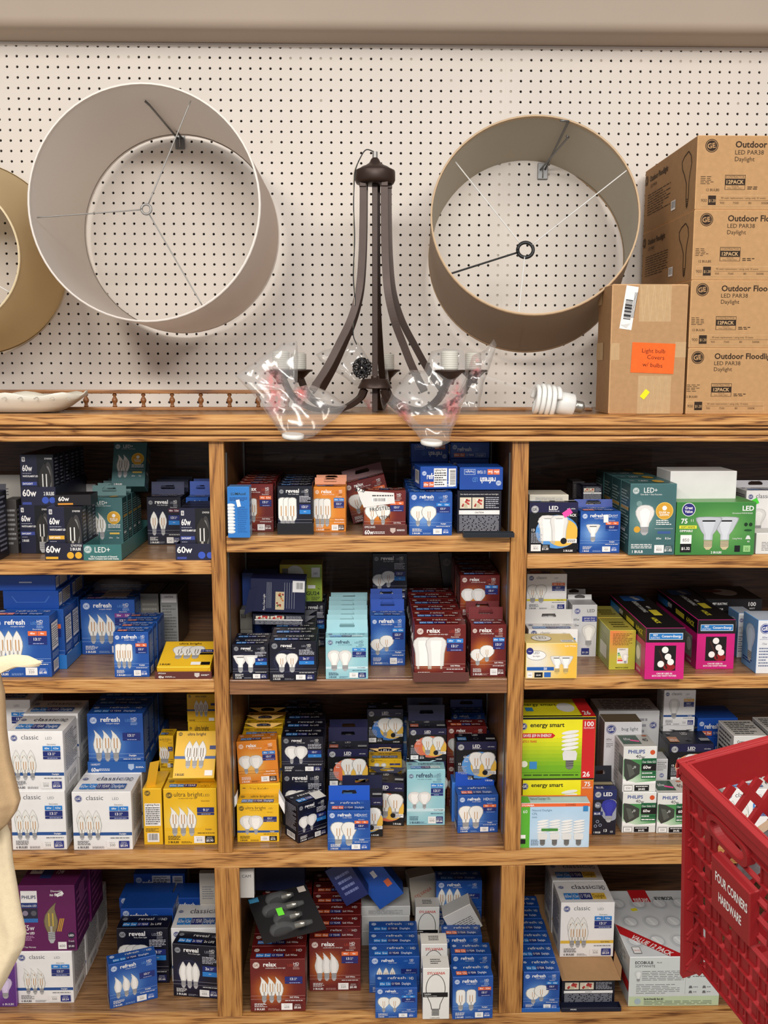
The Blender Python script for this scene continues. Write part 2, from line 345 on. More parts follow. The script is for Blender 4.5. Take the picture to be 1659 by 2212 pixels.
GES = {
 'refresh': dict(bg=(30, 80, 160), glow=(126, 168, 222), title='refresh', tc=W_, lc=(92, 146, 208), sub='energetic daylight', logo=((210, 222, 240), (26, 78, 168)), cb=(36, 88, 176), side=(28, 78, 160), line=(150, 180, 225), small=W_, white='Daylight'),
 'reveal': dict(bg=(12, 14, 32), glow=(30, 36, 78), title='reveal', tc=W_, lc=(150, 152, 165), sub='Pure, Clean Light', logo=((150, 152, 158), (12, 14, 32)), cb=(26, 34, 90), side=(13, 15, 32), line=(150, 150, 160), small=W_, white=None),
 'relax': dict(bg=(104, 26, 24), glow=(226, 140, 44), title='relax', tc=W_, lc=(176, 62, 44), sub='comfortable soft white light', logo=((232, 218, 208), (120, 36, 28)), cb=(92, 26, 24), side=(98, 30, 28), line=(190, 150, 140), small=W_, white='Soft White'),
 'orange': dict(bg=(222, 132, 40), glow=(240, 196, 110), title='relax', tc=W_, lc=(206, 96, 40), sub='inviting warm white light', logo=((246, 218, 190), (222, 120, 50)), cb=(70, 46, 36), side=(206, 120, 40), line=(120, 70, 30), small=W_, white='Warm White'),
 'teal': dict(bg=(150, 202, 212), glow=(196, 226, 230), title='refresh', tc=(48, 66, 92), lc=(70, 96, 124), sub='arctic white, cool daylight', logo=((40, 70, 120), (214, 234, 238)), cb=(30, 44, 110), side=(146, 196, 208), line=(80, 110, 140), small=(50, 70, 100), white='Cool Daylight', band=(206, 232, 238)),
 'ultra': dict(bg=(238, 186, 32), glow=(246, 214, 110), title='ultra bright', tc=(64, 48, 30), lc=(120, 92, 40), sub='exceptionally bright light', logo=((70, 52, 36), (238, 196, 60)), cb=(24, 24, 30), side=(226, 176, 34), line=(110, 84, 30), small=(60, 46, 30), white='Daylight', band=(44, 84, 150)),
 'classic': dict(bg=(244, 242, 240), glow=(246, 244, 242), title='classic', tc=(70, 72, 84), lc=(130, 132, 140), sub=None, logo=((40, 56, 128), (232, 232, 232)), cb=(40, 52, 132), side=(236, 234, 230), line=(120, 120, 126), small=(80, 82, 92), white='Daylight', band=(40, 84, 150)),
}
def GE(st, kind='A', n=2, fin='w', w=('60w', '5.5w'), wc=LB, nb='2 BULBS', lm='500', cost='$0.66', yr='13', bh=.5, bx=(.2, .46), by=.2, hd=True, stk=None, band=None, bandt=None, bandc=None, bulbc=None, dbl=False, sidew=False, tape=False, scr=None, dec='Decorative', bigHD=False):
    t = GES[st]
    def fn(a):
        f = 'front'; bg, tc, sm = t['bg'], t['tc'], t['small']
        a.glow(f, bg, t['glow'], cx=(bx[0]+bx[1])/2, cy=by+bh*.5, rx=.5, ry=.42)
        a.logo(f, .11, .885, .062, *t['logo'])
        a.text(f, t['title'], .2 if st == 'ultra' else .24, .862, .08, tc, 'l', mw=.54 if st == 'ultra' else .43, bold=st not in ('classic', 'ultra'))
        a.text(f, 'LED', .755 if st == 'ultra' else .685, .862, .045, t['lc'], 'l', mw=.12)
        if t['sub']: a.text(f, t['sub'], .46, .822, .022, sm, mw=.38)
        if hd and st != 'classic': a.text(f, 'HD', .84, .885, .05, sm, mw=.1); a.text(f, 'LIGHT', .84, .858, .022, sm, mw=.1); a.lines(f, .78, .8, .9, .85, 3, t['line'], rag=False)
        if bigHD: a.text(f, 'HD', .7, .86, .07, W_, 'c', mw=.13); a.text(f, 'LIGHT', .85, .88, .04, W_, mw=.16); a.lines(f, .78, .84, .93, .87, 2, t['line'])
        bc = bandc or t.get('band'); yb = .25
        if bc: a.rect(f, .003, yb, .997, yb+.055, bc); a.text(f, bandt or t['white'], .84, yb+.016, .024, W_ if bc not in ((206, 232, 238),) and bc[1] < 150 else (50, 50, 60), mw=.26, bold=True)
        else:
            for yy in (.3, .235): a.rect(f, .003, yy, .997, yy+.005, t['line'])
            if t['white']: a.text(f, t['white'], .8, .26, .026, sm, mw=.28, bold=True)
        if st == 'reveal':
            w_, h = a.sz(f)
            for q, col in ((1.0, (60, 64, 96)), (.97, (20, 23, 50))): a.ell(f, .34, .5, .24*q, None, col)
        fl = (190, 132, 60); m = n; kb = 1
        if n <= 2 and kind in 'AGO' and not bigHD: kb = min(1, .98*(.41 if kind == 'O' else .35)*a.W/(bh*a.H*{'A': .6, 'G': .72, 'O': .84}[kind]))
        if dbl:
            for i in range(m): x = bx[0]+(bx[1]-bx[0])*(i/(m-1)); a.bulb(f, kind, x-.015, by+.2*bh, bh, fin, fl)
        for i in range(m):
            x = bx[0]+(bx[1]-bx[0])*(i/(m-1) if m > 1 else .5)
            a.bulb(f, kind, x, by+bh*(1-kb)*.5-(.07 if (m == 2 and i == 0 and kind == 'O') else 0), bh*kb, fin, fl, body=bulbc)
        x0, x1 = .63, .95; y = .68
        if dec: a.text(f, dec, (x0+x1)/2, .775, .022, sm, mw=.26)
        if w: badge(a, f, x0, y, (x0+x1)/2-.004, y+.075, wc, w[0], tc=W_); badge(a, f, (x0+x1)/2+.004, y, x1, y+.075, wc, w[1], tc=W_)
        if st == 'reveal': a.lines(f, x0, .66, x1, .8, 5, (200, 200, 210)) if not w else None; life(a, f, x0, .52, x1, .62, n=yr); a.rect(f, x0, .42, x1, .51, LB); a.text(f, '60w', (x0+x1)/2, .46, .02, W_, mw=.2)
        else: life(a, f, x0, .58, x1, .67, n=yr, bg=NV); a.rect(f, x0, .535, x1, .573, NV if not bigHD else bg); a.lines(f, x0+.08, .54, x1-.03, .565, 1, (170, 180, 220))
        a.lines(f, x0, .2, x1, .225, 1, sm, rag=False)
        a.text(f, nb, .07, .035, .036, sm, 'l', mw=.26, bold=True); a.lines(f, .07, .09, .3, .17, 4, sm); a.lines(f, .32, .03, .52, .07, 3, t['line'])
        lum(a, f, .56, .035, .16, .95, lm, cost, t['cb'])
        ba = [(.15, wc, w[0] if w else '60w', W_), (.13, wc, w[1] if w else '5w', W_), (.24, NV, yr+' YEAR', W_), (.26, bc or t['bg'], t['white'] or '2x LIFE', W_ if not bc or bc[1] < 150 else K_)]
        topstrip(a, 'top', t['title'], tc, t['lc'], t['logo'], ba, hd)
        lc = t['line']
        for sd in ('left', 'right'): facts(a, sd, lc, white=sidew)
        for q in stk or []: a.sticker('front', *q)
        if tape: a.rect('front', .3, .8, .62, .995, tuple(min(255, v+14) for v in bg))
        if scr: a.text('front', scr, .5, .4, .06, K_, mw=.6, rot=-8)
    return dict(front=t['bg'], side=t['side'], top=tuple(v*.97 for v in t['bg'])), fn
def LED(oc=(226, 118, 84), w=('40w', '4w'), lm='300', cost='$0.48', kind='A', fin='c', nb='2 BULBS', title='LED', bx=(.5, .78), big=False, stk=None):
    bg = (9, 10, 16)
    def fn(a):
        f = 'front'; a.rect(f, .005, .8, .995, .995, (26, 26, 66)); a.logo(f, .12, .86, .075, (200, 200, 204), bg)
        a.text(f, title, .5, .85, .075, W_, mw=.24, bold=True); a.lines(f, .4, .815, .62, .835, 1, W_); a.text(f, 'soft white', .86, .86, .028, W_, mw=.2)
        if big: a.text(f, '2 PACK', .86, .72, .05, W_, mw=.22, bold=True)
        a.ell(f, .58, .42, .44, .33, oc); a.ell(f, .69, .4, .33, .27, (236, 188, 76))
        for i in (0, 1): a.bulb(f, kind, bx[i], .17, .57, fin)
        a.text(f, w[0], .25, .6, .055, W_, mw=.14); a.rect(f, .2, .575, .34, .58, W_); a.text(f, w[1], .25, .5, .055, W_, mw=.12)
        a.text(f, '13', .09, .43, .05, W_, mw=.1, bold=True); a.lines(f, .05, .2, .28, .41, 8, (180, 180, 188))
        a.ell(f, .72, .24, .065, None, K_); a.rect(f, .79, .2, .99, .28, W_); a.lines(f, .8, .21, .97, .27, 2, K_)
        a.text(f, nb, .72, .03, .036, W_, 'l', mw=.24, bold=True); lum(a, f, .05, .04, .17, .44, lm, cost, (30, 30, 36))
        a.rect('top', .04, .12, .26, .5, tuple(v*.9 for v in oc)); a.text('top', w[0], .15, .2, .16, W_, mw=.18); a.logo('top', .14, .75, .05, (150, 150, 156), bg); a.text('top', 'LED', .5, .65, .2, W_, mw=.14); a.ell('top', .5, .3, .06, None, (120, 120, 130)); a.ell('top', .5, .3, .05, None, bg); a.rect('top', .75, .2, .97, .4, (170, 170, 170))
        for sd in ('left', 'right'): facts(a, sd, (120, 120, 130))
        for q in stk or []: a.sticker('front', *q)
    return dict(front=bg, side=(20, 20, 34), top=(18, 18, 30)), fn
def LEDP(kind='F', n=2, big=False):
    bg = (64, 104, 106)
    def fn(a):
        f = 'front'; a.logo(f, .12, .9, .075 if not big else .07, (206, 216, 214), bg); a.text(f, 'LED', .4, .875, .07, W_, mw=.22); a.text(f, '+', .55, .88, .06, W_, mw=.07); a.text(f, 'One Bulb + One Function', .45, .84, .02, W_, mw=.5)
        a.glow(f, bg, (106, 142, 140), cx=.3, cy=.5, rx=.5, ry=.35, y0=.2, y1=.82)
        if not big:
            for i in (0, 1): a.bulb(f, kind, .24+.16*i, .2, .52, 'c', (150, 140, 110))
        else: a.ell(f, .2, .72, .06, None, (120, 150, 148)); a.ell(f, .17, .36, .07, None, (214, 160, 50)); a.bulb(f, 'A', .33, .28, .42)
        a.ell(f, .75, .62, .19, None, (236, 196, 92)); a.ell(f, .75, .62, .175, None, (214, 160, 50)); a.ell(f, .75, .66, .05, None, W_)
        a.text(f, 'DUSK to', .75, .585, .028, W_, mw=.24, bold=True); a.text(f, 'DAWN', .75, .55, .028, W_, mw=.22, bold=True)
        a.lines(f, .58, .42, .94, .5, 3, W_); a.rect(f, .55, .37, .95, .373, W_); a.rect(f, .62, .3, .9, .335, (224, 186, 88) if not big else (60, 90, 150)); a.text(f, '60w', .65, .22, .03, W_, mw=.14); a.text(f, '5w' if not big else '8.5w', .85, .22, .03, W_, mw=.14)
        a.text(f, '1 BULB' if big else '2 BULBS', .08, .03, .036, W_, 'l', mw=.25, bold=True)
        if big: lum(a, f, .56, .03, .14, .96, '800', '$1.02', (50, 84, 86)); a.lines(f, .05, .09, .5, .16, 3, W_)
        a.logo('top', .15, .6, .06, (150, 170, 168), bg); a.ell('top', .7, .5, .12, .3, (190, 150, 60)); a.text('top', 'LED', .4, .5, .2, W_, mw=.2)
        for sd in ('left', 'right'): a.lines(sd, .1, .12, .9, .9, 18, (150, 175, 172)); a.rect(sd, .1, .62, .9, .66, (190, 150, 70)); a.rect(sd, .12, .3, .6, .34, W_)
    return dict(front=bg, side=(52, 86, 88), top=(58, 96, 98)), fn
def LT60(bc=(60, 74, 150), dayl='DAYLIGHT'):
    bg = (28, 30, 54)
    def fn(a):
        f = 'front'; a.rect(f, .5, .003, .997, .997, (16, 16, 22)); a.rect(f, .06, .86, .15, .95, W_); a.rect(f, .075, .875, .135, .935, bg); a.text(f, 'LT', .105, .885, .04, W_, mw=.05, bold=True)
        a.text(f, '60w', .06, .67, .12, W_, 'l', mw=.3, bold=True); a.lines(f, .06, .61, .4, .64, 1, (150, 150, 165)); a.text(f, 'WHITE FILAMENT LED', .06, .55, .035, W_, 'l', mw=.46, bold=True)
        a.rect(f, .03, .385, .48, .455, bc); a.text(f, dayl, .06, .4, .035, W_, 'l', mw=.3, bold=True); a.lines(f, .06, .33, .3, .36, 1, (150, 150, 165)); a.text(f, '2 BULBS', .06, .25, .045, W_, 'l', mw=.22, bold=True)
        for k, c in enumerate(((60, 58, 58), (120, 118, 116), (190, 188, 184))): a.ell(f, .84-.02*k, .45, .14-.04*k, .4-.08*k, c)
        a.bulb(f, 'C', .72, .02, .8, 'c', (230, 230, 226), body=(44, 42, 40)); a.text(f, '5745958', .85, .9, .035, W_, mw=.22)
        for sd in ('left', 'right'): a.lines(sd, .2, .1, .8, .95, 12, (130, 132, 150))
    return dict(front=bg, side=(20, 20, 30), top=(22, 22, 36)), fn
def plain(c, side=None, top=None, ln=None, extra=None):
    def fn(a):
        if ln:
            for f in ('front', 'left', 'right', 'top'): a.lines(f, .1, .15, .9, .85, 8, ln)
        if extra: extra(a)
    return dict(front=c, side=side or tuple(v*.93 for v in c), top=top or c), fn
def backart(bg=(12, 14, 32), rot=False):
    def fn(a):
        f = 'front'; a.text(f, 'See clearly and experience more with our best light', .5, .9, .03, W_, mw=.86)
        for x in (.06, .34):
            a.rect(f, x, .58, x+.26, .84, (226, 214, 190)); R2 = random.Random(5)
            for i in range(12): a.ell(f, x+.04+R2.random()*.18, .64+R2.random()*.16, .022, None, R2.choice([(150, 30, 34), (190, 60, 56), (96, 120, 70), (240, 236, 226)]))
            a.poly(f, [(x+.1, .6), (x+.17, .6), (x+.18, .69), (x+.09, .69)], (200, 190, 160))
        a.lines(f, .64, .58, .94, .86, 6, (180, 182, 192)); a.rect(f, .04, .44, .96, .54, W_); a.text(f, 'CAUTION', .5, .47, .035, K_, mw=.2, bold=True)
        a.lines(f, .05, .05, .95, .42, 12, (170, 172, 182), rag=False); a.lines('top', .1, .2, .9, .8, 4, (120, 120, 140)); a.lines('left', .1, .1, .9, .9, 12, (120, 120, 140)); a.lines('right', .1, .1, .9, .9, 12, (120, 120, 140))
    return dict(front=bg), fn
def classic_white(kind, **k): return GE('classic', kind=kind, **k)
# ------------------------------------------------------------------ placing cartons
F = -.443
SH = {'L1': 1.3199, 'C1': 1.3755, 'R1': 1.3316, 'L2': 1.0432, 'C2': 1.041, 'R2': 1.0442, '3': .6201, '4': .2009}
ORD = ['', 'second', 'third', 'fourth', 'fifth', 'sixth', 'seventh', 'eighth', 'ninth']
def tabmesh(W, h, col, y, hole=True, t=.0008, lean=.004):
    """hang tab: a card tongue with a slotted hole"""
    m = MB(); hw, hh = min(.018, W*.22), .0032; cz = h*.52; n = 24; V = []; inner = []; outer = []
    for i in range(n):
        a = 2*math.pi*i/n; c, s_ = math.cos(a), math.sin(a)
        ix = (hw-hh)*(1 if c > 0 else -1)+hh*c; iz = cz+hh*s_*(1.9 if abs(c) < .5 and s_ > 0 else 1)
        k = min((W/2)/max(abs(c), 1e-6), (h/2)/max(abs(s_), 1e-6)); inner.append((ix, iz)); outer.append((c*k, h/2+s_*k))
    for sx in (-1, 1):
        for zz in (0, h):
            j = min(range(n), key=lambda q: (outer[q][0]-sx*W/2)**2+(outer[q][1]-zz)**2); outer[j] = (sx*W/2, zz)
    C4 = [(W/2, 0), (W/2, h), (-W/2, h), (-W/2, 0)]
    for d in (0, t):
        V += [(x, y+d+lean*z/h, z) for x, z in inner]+[(x, y+d+lean*z/h, z) for x, z in outer]
    Fc = []
    for i in range(n):
        j = (i+1) % n
        for b in (0, 2*n): Fc.append((b+i, b+j, b+n+j, b+n+i))
        Fc.append((i, j, 2*n+j, 2*n+i)); Fc.append((n+i, n+j, 3*n+j, 3*n+i))
    m.add(V, Fc); return m
def tabart(W, H, D, px_tab, col):
    m = tabmesh(W, px_tab, col, D-.001)
    me = m.mesh('hang_tab'); at = me.color_attributes.new('Col', 'FLOAT_COLOR', 'CORNER'); c = lin(col); at.data.foreach_set('color', list(c)*len(me.loops)); me.materials.append(PRINT)
    return me
REG = []
BAYS = [(-1.238, -.3440), (-.3080, .3310), (.3720, 1.343)]
def obb(loc, rot, w_, d, h):
    M = Matrix.Rotation(rot[2], 3, 'Z') @ Matrix.Rotation(rot[1], 3, 'Y') @ Matrix.Rotation(rot[0], 3, 'X')
    c = Vector(loc)+M @ Vector((0, d/2, h/2)); return c, [M.col[i].copy() for i in range(3)], (w_/2, d/2, h/2), math.sqrt(w_*w_+d*d+h*h)/2
def hits(A, tol=.0022):
    ca, XA, ea, ra0 = A
    for cb, XB, eb, rb0 in REG:
        dd = cb-ca
        if dd.length > ra0+rb0: continue
        sep = False
        for x in XA+XB+[p.cross(q) for p in XA for q in XB]:
            if x.length < 1e-3: continue
            x = x.normalized()
            if sum(abs(x.dot(XA[i]))*ea[i] for i in range(3))+sum(abs(x.dot(XB[i]))*eb[i] for i in range(3))-abs(dd.dot(x)) <= tol: sep = True; break
        if not sep: return True
    return False
def P(style, x0, x1, vt, vb, L, z=None, q=None, d=.062, yaw=0, roll=0, pitch=0, n=1, gap=.003, tab=None, tabc=None, row=None, fill=0, fillc=None, inv=False, nm='light_bulb_box', cat='light bulb box', grp=None, W=None, H=None, flaps=False, filld=None, fm=None, fdx=0):
    base, fn = style; xc = (x0+x1)/2
    if isinstance(z, str): z = SH[z]
    q0 = q if q is not None else max(atZ(xc, vb, z).y-F, -.02)
    rot = (math.radians(-pitch), math.radians(roll), math.radians(yaw)); zb = SH[filld] if filld else SH['3']
    rm = Matrix.Rotation(rot[2], 3, 'Z')
    def solve(qq):
        Y = F+qq; pt = atY(xc, vb, Y); zz = z if z is not None and not fill else pt.z
        w_ = W or (atY(x1, vb, Y).x-atY(x0, vb, Y).x)/math.cos(rot[2]); h = H or (atY(xc, vt, Y).z-zz)/max(.5, math.cos(rot[0]))
        X = pt.x; half = w_/2*math.cos(rot[2])+(d*abs(math.sin(rot[2])) if yaw else 0)+(h*abs(math.sin(rot[1]))*.5 if roll else 0)
        if zz < 1.55:
            lo, hi = min(BAYS, key=lambda b: 0 if b[0] < X < b[1] else abs(X-sum(b)/2))
            X = min(max(X, lo+half), hi-half)
        loc = Vector((X, Y, zz+(w_/2*abs(math.sin(rot[1])) if roll else 0)+max(0, d*math.sin(-rot[0]))+.0003)); return loc, zz, w_, h
    def column(loc, zz, w_, h):
        o = [obb(loc, rot, w_, d, h)]
        if fill: o.append(obb((loc.x+fdx, loc.y, zb+.001), (0, 0, rot[2]), w_*.98, d*.98, max(.004, zz-zb-.003)))
        return o
    qq = q0; got = None
    while qq < .43-d and qq < q0+.13:
        r = solve(qq)
        if r[3] > .004 and not any(hits(o) for o in column(*r)): got = r; break
        qq += .003
    if got is None:
        got = solve(q0); qq = q0; CL_.append(L)
    loc, zz, w_, h = got; Y = loc.y
    bs = base if isinstance(base, dict) else dict(front=base)
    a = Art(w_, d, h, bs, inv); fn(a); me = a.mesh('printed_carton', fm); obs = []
    step = d+gap; nn = max(1, min(n, int((-.012-Y-d)/step)+1)) if not yaw and not pitch else n
    kids = []
    if tab is not None:
        th = max(.008, atY(xc, tab, Y+d).z-zz-h); kids.append(('hang_tab', tabart(w_*.98, h, d, th, tabc or bs['front']), (0, 0, h)))
    if flaps:
        for sx in (-1, 1):
            m = MB(); m.obox((sx*w_/2, .004, h), (sx*.014, -.004, -.026), (0, .022, 0), (0, 0, .026)); me2 = m.mesh('side_flap'); at = me2.color_attributes.new('Col', 'FLOAT_COLOR', 'CORNER'); at.data.foreach_set('color', list(lin(W_))*len(me2.loops)); me2.materials.append(PRINT); kids.append(('side_flap', me2, (0, 0, 0)))
    for i in range(nn):
        l2 = loc+rm @ Vector((R.uniform(-.0015, .0015) if i else 0, i*step, 0))
        cols = column(l2, zz, w_, h)
        if i and any(hits(o) for o in cols): break
        REG.extend(cols)
        o = bpy.data.objects.new(nm, me); COL.objects.link(o); o.location = l2; o.rotation_euler = rot
        if i: o.rotation_euler.z += math.radians(R.uniform(-.8, .8))
        tag(o, L if i == 0 else f'{ORD[i]} from front, row of {row}', cat, row or grp)
        for kn, km, kl in kids:
            c = bpy.data.objects.new(kn, km); COL.objects.link(c); c.parent = o; c.location = kl
        obs.append(o)
        if fill and zz-zb > .012:
            k = fill; hh = (zz-zb-.0006)/k
            for j in range(k):
                o2 = bpy.data.objects.new(nm, fill_mesh(w_*.98, d*.98, hh-.0006, fillc or (bs, fn))); COL.objects.link(o2); o2.location = (l2.x+fdx, l2.y+.0005, zb+j*hh+.0003); o2.rotation_euler.z = rot[2]
                tag(o2, fill_label(L, j, i), cat, row or grp)
    return dict(top=zz+h, Y=Y, x=loc.x, w=w_, h=h, obs=obs, d=d)
CL_ = []
_FM = {}
def fill_mesh(w_, d, h, st):
    k = (round(w_, 4), round(d, 4), round(h, 4), id(st[1]))
    if k not in _FM:
        a = Art(w_, d, h, st[0]); st[1](a); _FM[k] = a.mesh('printed_carton')
    return _FM[k]
def fill_label(L, j, i):
    core = ' '.join(L.split()[:8])
    return f'{["box", "lower box", "lowest box"][min(j, 2)]} stacked beneath {"" if i == 0 else ORD[i]+" one back from "}the {core}'
def tray(x0, x1, vt, vb, L, z, d, col, art=None, q=None, back=None, nm='display_tray', t=.0015, yaw=0):
    xc = (x0+x1)/2
    if isinstance(z, str): z = SH[z]
    pt = atZ(xc, vb, z) if q is None else atY(xc, vb, F+q); Y = pt.y; w_ = atY(x1, vb, Y).x-atY(x0, vb, Y).x; h = max(.01, atY(xc, vt, Y).z-z)
    a = Art(w_, t, h, dict(front=col), c=.0003)
    if art: art(a)
    def bx(X0, X1, Y0, Y1, Z0, Z1, c):
        b = len(a.V); a.V += [(x, y, zz) for x in (X0, X1) for y in (Y0, Y1) for zz in (Z0, Z1)]
        for f in [(0, 1, 3, 2), (4, 6, 7, 5), (0, 4, 5, 1), (2, 3, 7, 6), (0, 2, 6, 4), (1, 5, 7, 3)]: a.F.append(tuple(i+b for i in f)); a.C.append(c)
    dk = tuple(v*.9 for v in col); bh = back or h
    bx(-w_/2, w_/2, t, d, 0, t*.6, dk); bx(-w_/2, w_/2, d, d+t, 0, bh, col)
    for sx in (-1, 1): bx(sx*w_/2-(t if sx > 0 else 0), sx*w_/2+(t if sx < 0 else 0), t, d, 0, h, col)
    o = link(nm, a.mesh('folded_card')); o.location = (pt.x, Y, z+.0002); o.rotation_euler.z = math.radians(yaw)
    tag(o, L, 'cardboard tray'); return dict(Y=Y, x=pt.x, w=w_, h=h, o=o, z=z)
# ------------------------------------------------------------------ setting: pegboard wall, soffit, floor
PEG = mat('painted_pegboard', (222, 214, 205), rough=.5, noise=.03, nscale=6, bump=.05, bscale=60)
PEGF = mat('painted_over_hole', (176, 166, 154), rough=.6)
DARK = mat('hole_shade', (24, 21, 19), rough=.9)  # near-black colour stands in for the shade inside the peg holes
SOFF = mat('taupe_painted_plaster', (176, 160, 144), rough=.7, noise=.05, nscale=3, bump=.1, bscale=30)
def pegboard():
    h0 = atY(7.16, 826.9, 0); p = .0254; r = .0033; n = 12; V = []; Fq = []; MI = []
    i0, i1, j0, j1 = -16, 100, -3, 33; rr = random.Random(3)
    zt = 2.556; circ = [(math.cos(2*math.pi*(k+.5)/n), math.sin(2*math.pi*(k+.5)/n)) for k in range(n)]
    seam = .366
    for i in range(i0, i1):
        for j in range(j0, j1+1):
            cx = h0.x+i*p; cz = h0.z+j*p
            top = min(cz+p/2, zt) if j == j1 else cz+p/2
            filled = abs(cx-seam) < .019 or (j >= j1-1 and rr.random() < .3) or rr.random() < .004
            b = len(V)
            for c, s in circ:
                k = (p/2)/max(abs(c), abs(s)); V.append((cx+c*k, 0, min(cz+s*k, top)))
            V += [(cx+c*r, 0, cz+s*r) for c, s in circ]; V += [(cx+c*r, .0055 if not filled else .0018, cz+s*r) for c, s in circ]
            for k in range(n):
                l = (k+1) % n; Fq.append((b+k, b+l, b+n+l, b+n+k)); MI.append(0); Fq.append((b+n+k, b+n+l, b+2*n+l, b+2*n+k)); MI.append(0)
            if filled: Fq.append(tuple(range(b+2*n, b+3*n))); MI.append(1)
    me = bpy.data.meshes.new('perforated_board'); me.from_pydata(V, [], Fq); me.polygons.foreach_set('material_index', MI)
    o = link('wall_back', me, [PEG, PEGF]); tag(o, 'white painted pegboard wall above the shelves', kind='structure')
    m = MB(); m.box(-1.45, 1.7, .0056, .012, 1.55, 2.56); m.build('hole_shade_sheet', DARK, o)  # dark sheet added behind the board so the holes read black
    m = MB(); m.box(seam-.0032, seam-.0008, -.0004, .005, 1.64, 2.556); m.build('board_seam', PEG, o)
    m = MB(); m.box(-1.45, 1.7, -.004, .012, 2.549, 2.5575); bevel(m.build('top_edge', PEG, o), .002)
pegboard()
pr = [(.012, 2.5575), (-.085, 2.5578)]+[(-.095-.022*math.sin(a*.314/2), 2.5808-.022*math.cos(a*.314/2)) for a in range(0, 11)]+[(-.118, 2.95), (.012, 2.95)]
MB().prism(pr, -1.6, 1.8).build('ceiling', SOFF); tag(bpy.data.objects['ceiling'], 'taupe soffit over the pegboard', kind='structure')
m = MB(); m.box(-2.2, 2.2, -4.5, .05, -.02, 0); tag(m.build('floor', mat('floor_tile', (150, 140, 126), rough=.5, noise=.08, nscale=8)), 'tiled shop floor', kind='structure')
# ------------------------------------------------------------------ oak display unit
unit = empty('shelving_unit', (0, 0, 0)); tag(unit, 'honey oak wall unit of three open bays under a moulded ledge', 'shelving unit')
XL, XR = -1.27, 1.37
def brd(nm, m_, *a, bw=.0015):
    return bevel(MB().box(*a).build(nm, m_, unit), bw, 2)
ZT = 1.6486; CY = F-.028
pr = [(F+.03, ZT), (CY+.004, ZT), (CY, ZT-.003), (CY, ZT-.0205), (CY+.002, ZT-.0225), (CY+.012, ZT-.023), (CY+.012, ZT-.0255), (CY+.003, ZT-.026), (CY+.0015, ZT-.028), (CY+.003, ZT-.030), (CY+.016, ZT-.0305), (CY+.016, ZT-.0335),
      (CY+.008, ZT-.034), (CY+.0085, ZT-.039), (CY+.011, ZT-.0435), (CY+.013, ZT-.0445), (CY+.023, ZT-.045), (CY+.023, ZT-.0478), (CY+.011, ZT-.048), (CY+.010, ZT-.050), (CY+.010, ZT-.0565), (CY+.012, ZT-.059), (F+.03, ZT-.059)]
MB().prism(pr, XL-.02, XR+.02).build('ledge_moulding', OAKX, unit)
MB().box(XL, XR, F+.0305, -.002, ZT-.0225, ZT-.0005).build('ledge_board', OAKT, unit)
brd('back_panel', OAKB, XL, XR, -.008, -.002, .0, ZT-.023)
brd('front_beam', OAKX, XL, XR, F, F+.022, .582, .62)
DV = [(-.3425, -.3095), (.3330, .3700)]
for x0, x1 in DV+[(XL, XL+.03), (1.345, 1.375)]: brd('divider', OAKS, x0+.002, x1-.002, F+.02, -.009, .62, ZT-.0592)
for x0, x1 in DV: brd('stile', OAKZ, x0, x1, F, F+.02, .62, ZT-.0592)
for x0, x1 in [(-.3530, -.2945), (.3265, .3825)]:
    brd('lower_stile', OAKZ, x0, x1, F, F+.02, .2, .582); brd('lower_divider', OAKS, (x0+x1)/2-.012, (x0+x1)/2+.012, F+.021, -.009, .2, .598)
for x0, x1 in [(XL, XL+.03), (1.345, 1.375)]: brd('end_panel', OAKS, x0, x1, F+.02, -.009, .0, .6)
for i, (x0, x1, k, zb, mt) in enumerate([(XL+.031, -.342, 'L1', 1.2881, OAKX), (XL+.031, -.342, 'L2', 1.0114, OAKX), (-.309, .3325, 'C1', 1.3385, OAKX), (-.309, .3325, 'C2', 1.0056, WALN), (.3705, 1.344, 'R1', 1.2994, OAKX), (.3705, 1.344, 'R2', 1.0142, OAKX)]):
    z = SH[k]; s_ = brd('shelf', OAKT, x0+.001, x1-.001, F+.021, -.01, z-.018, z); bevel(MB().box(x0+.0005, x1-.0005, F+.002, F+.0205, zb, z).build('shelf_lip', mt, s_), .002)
brd('counter_shelf', OAKT, XL+.031, 1.344, F+.0225, -.01, .6, .62)
brd('bottom_shelf', OAKT, XL+.031, 1.344, F+.0225, -.01, .18, .2009); brd('base_rail', OAKX, XL, XR, F, F+.022, .0, .2)
STEEL = mat('shelf_standard_steel', (150, 150, 148), rough=.35, metal=.9)
def standard(x, y, z0, z1, sx):
    m = MB(); m.box(min(x, x+sx*.002), max(x, x+sx*.002), y-.007, y+.007, z0, z1); m.build('shelf_standard', STEEL, unit)
for (x, sx, za, zb) in [(-.3095, 1, 1.3785, 1.56), (.333, -1, 1.3785, 1.56), (-.3095, 1, 1.045, 1.336), (.333, -1, 1.045, 1.336), (-.3095, 1, .64, 1.0), (.333, -1, .64, 1.0), (-.3425, -1, 1.325, 1.56), (.37, 1, 1.335, 1.56), (1.345, -1, 1.335, 1.56), (1.345, -1, 1.05, 1.29), (1.345, -1, .65, 1.0)]:
    for y in (F+.05, -.06): standard(x+sx*-.0015, y, za, zb, sx)
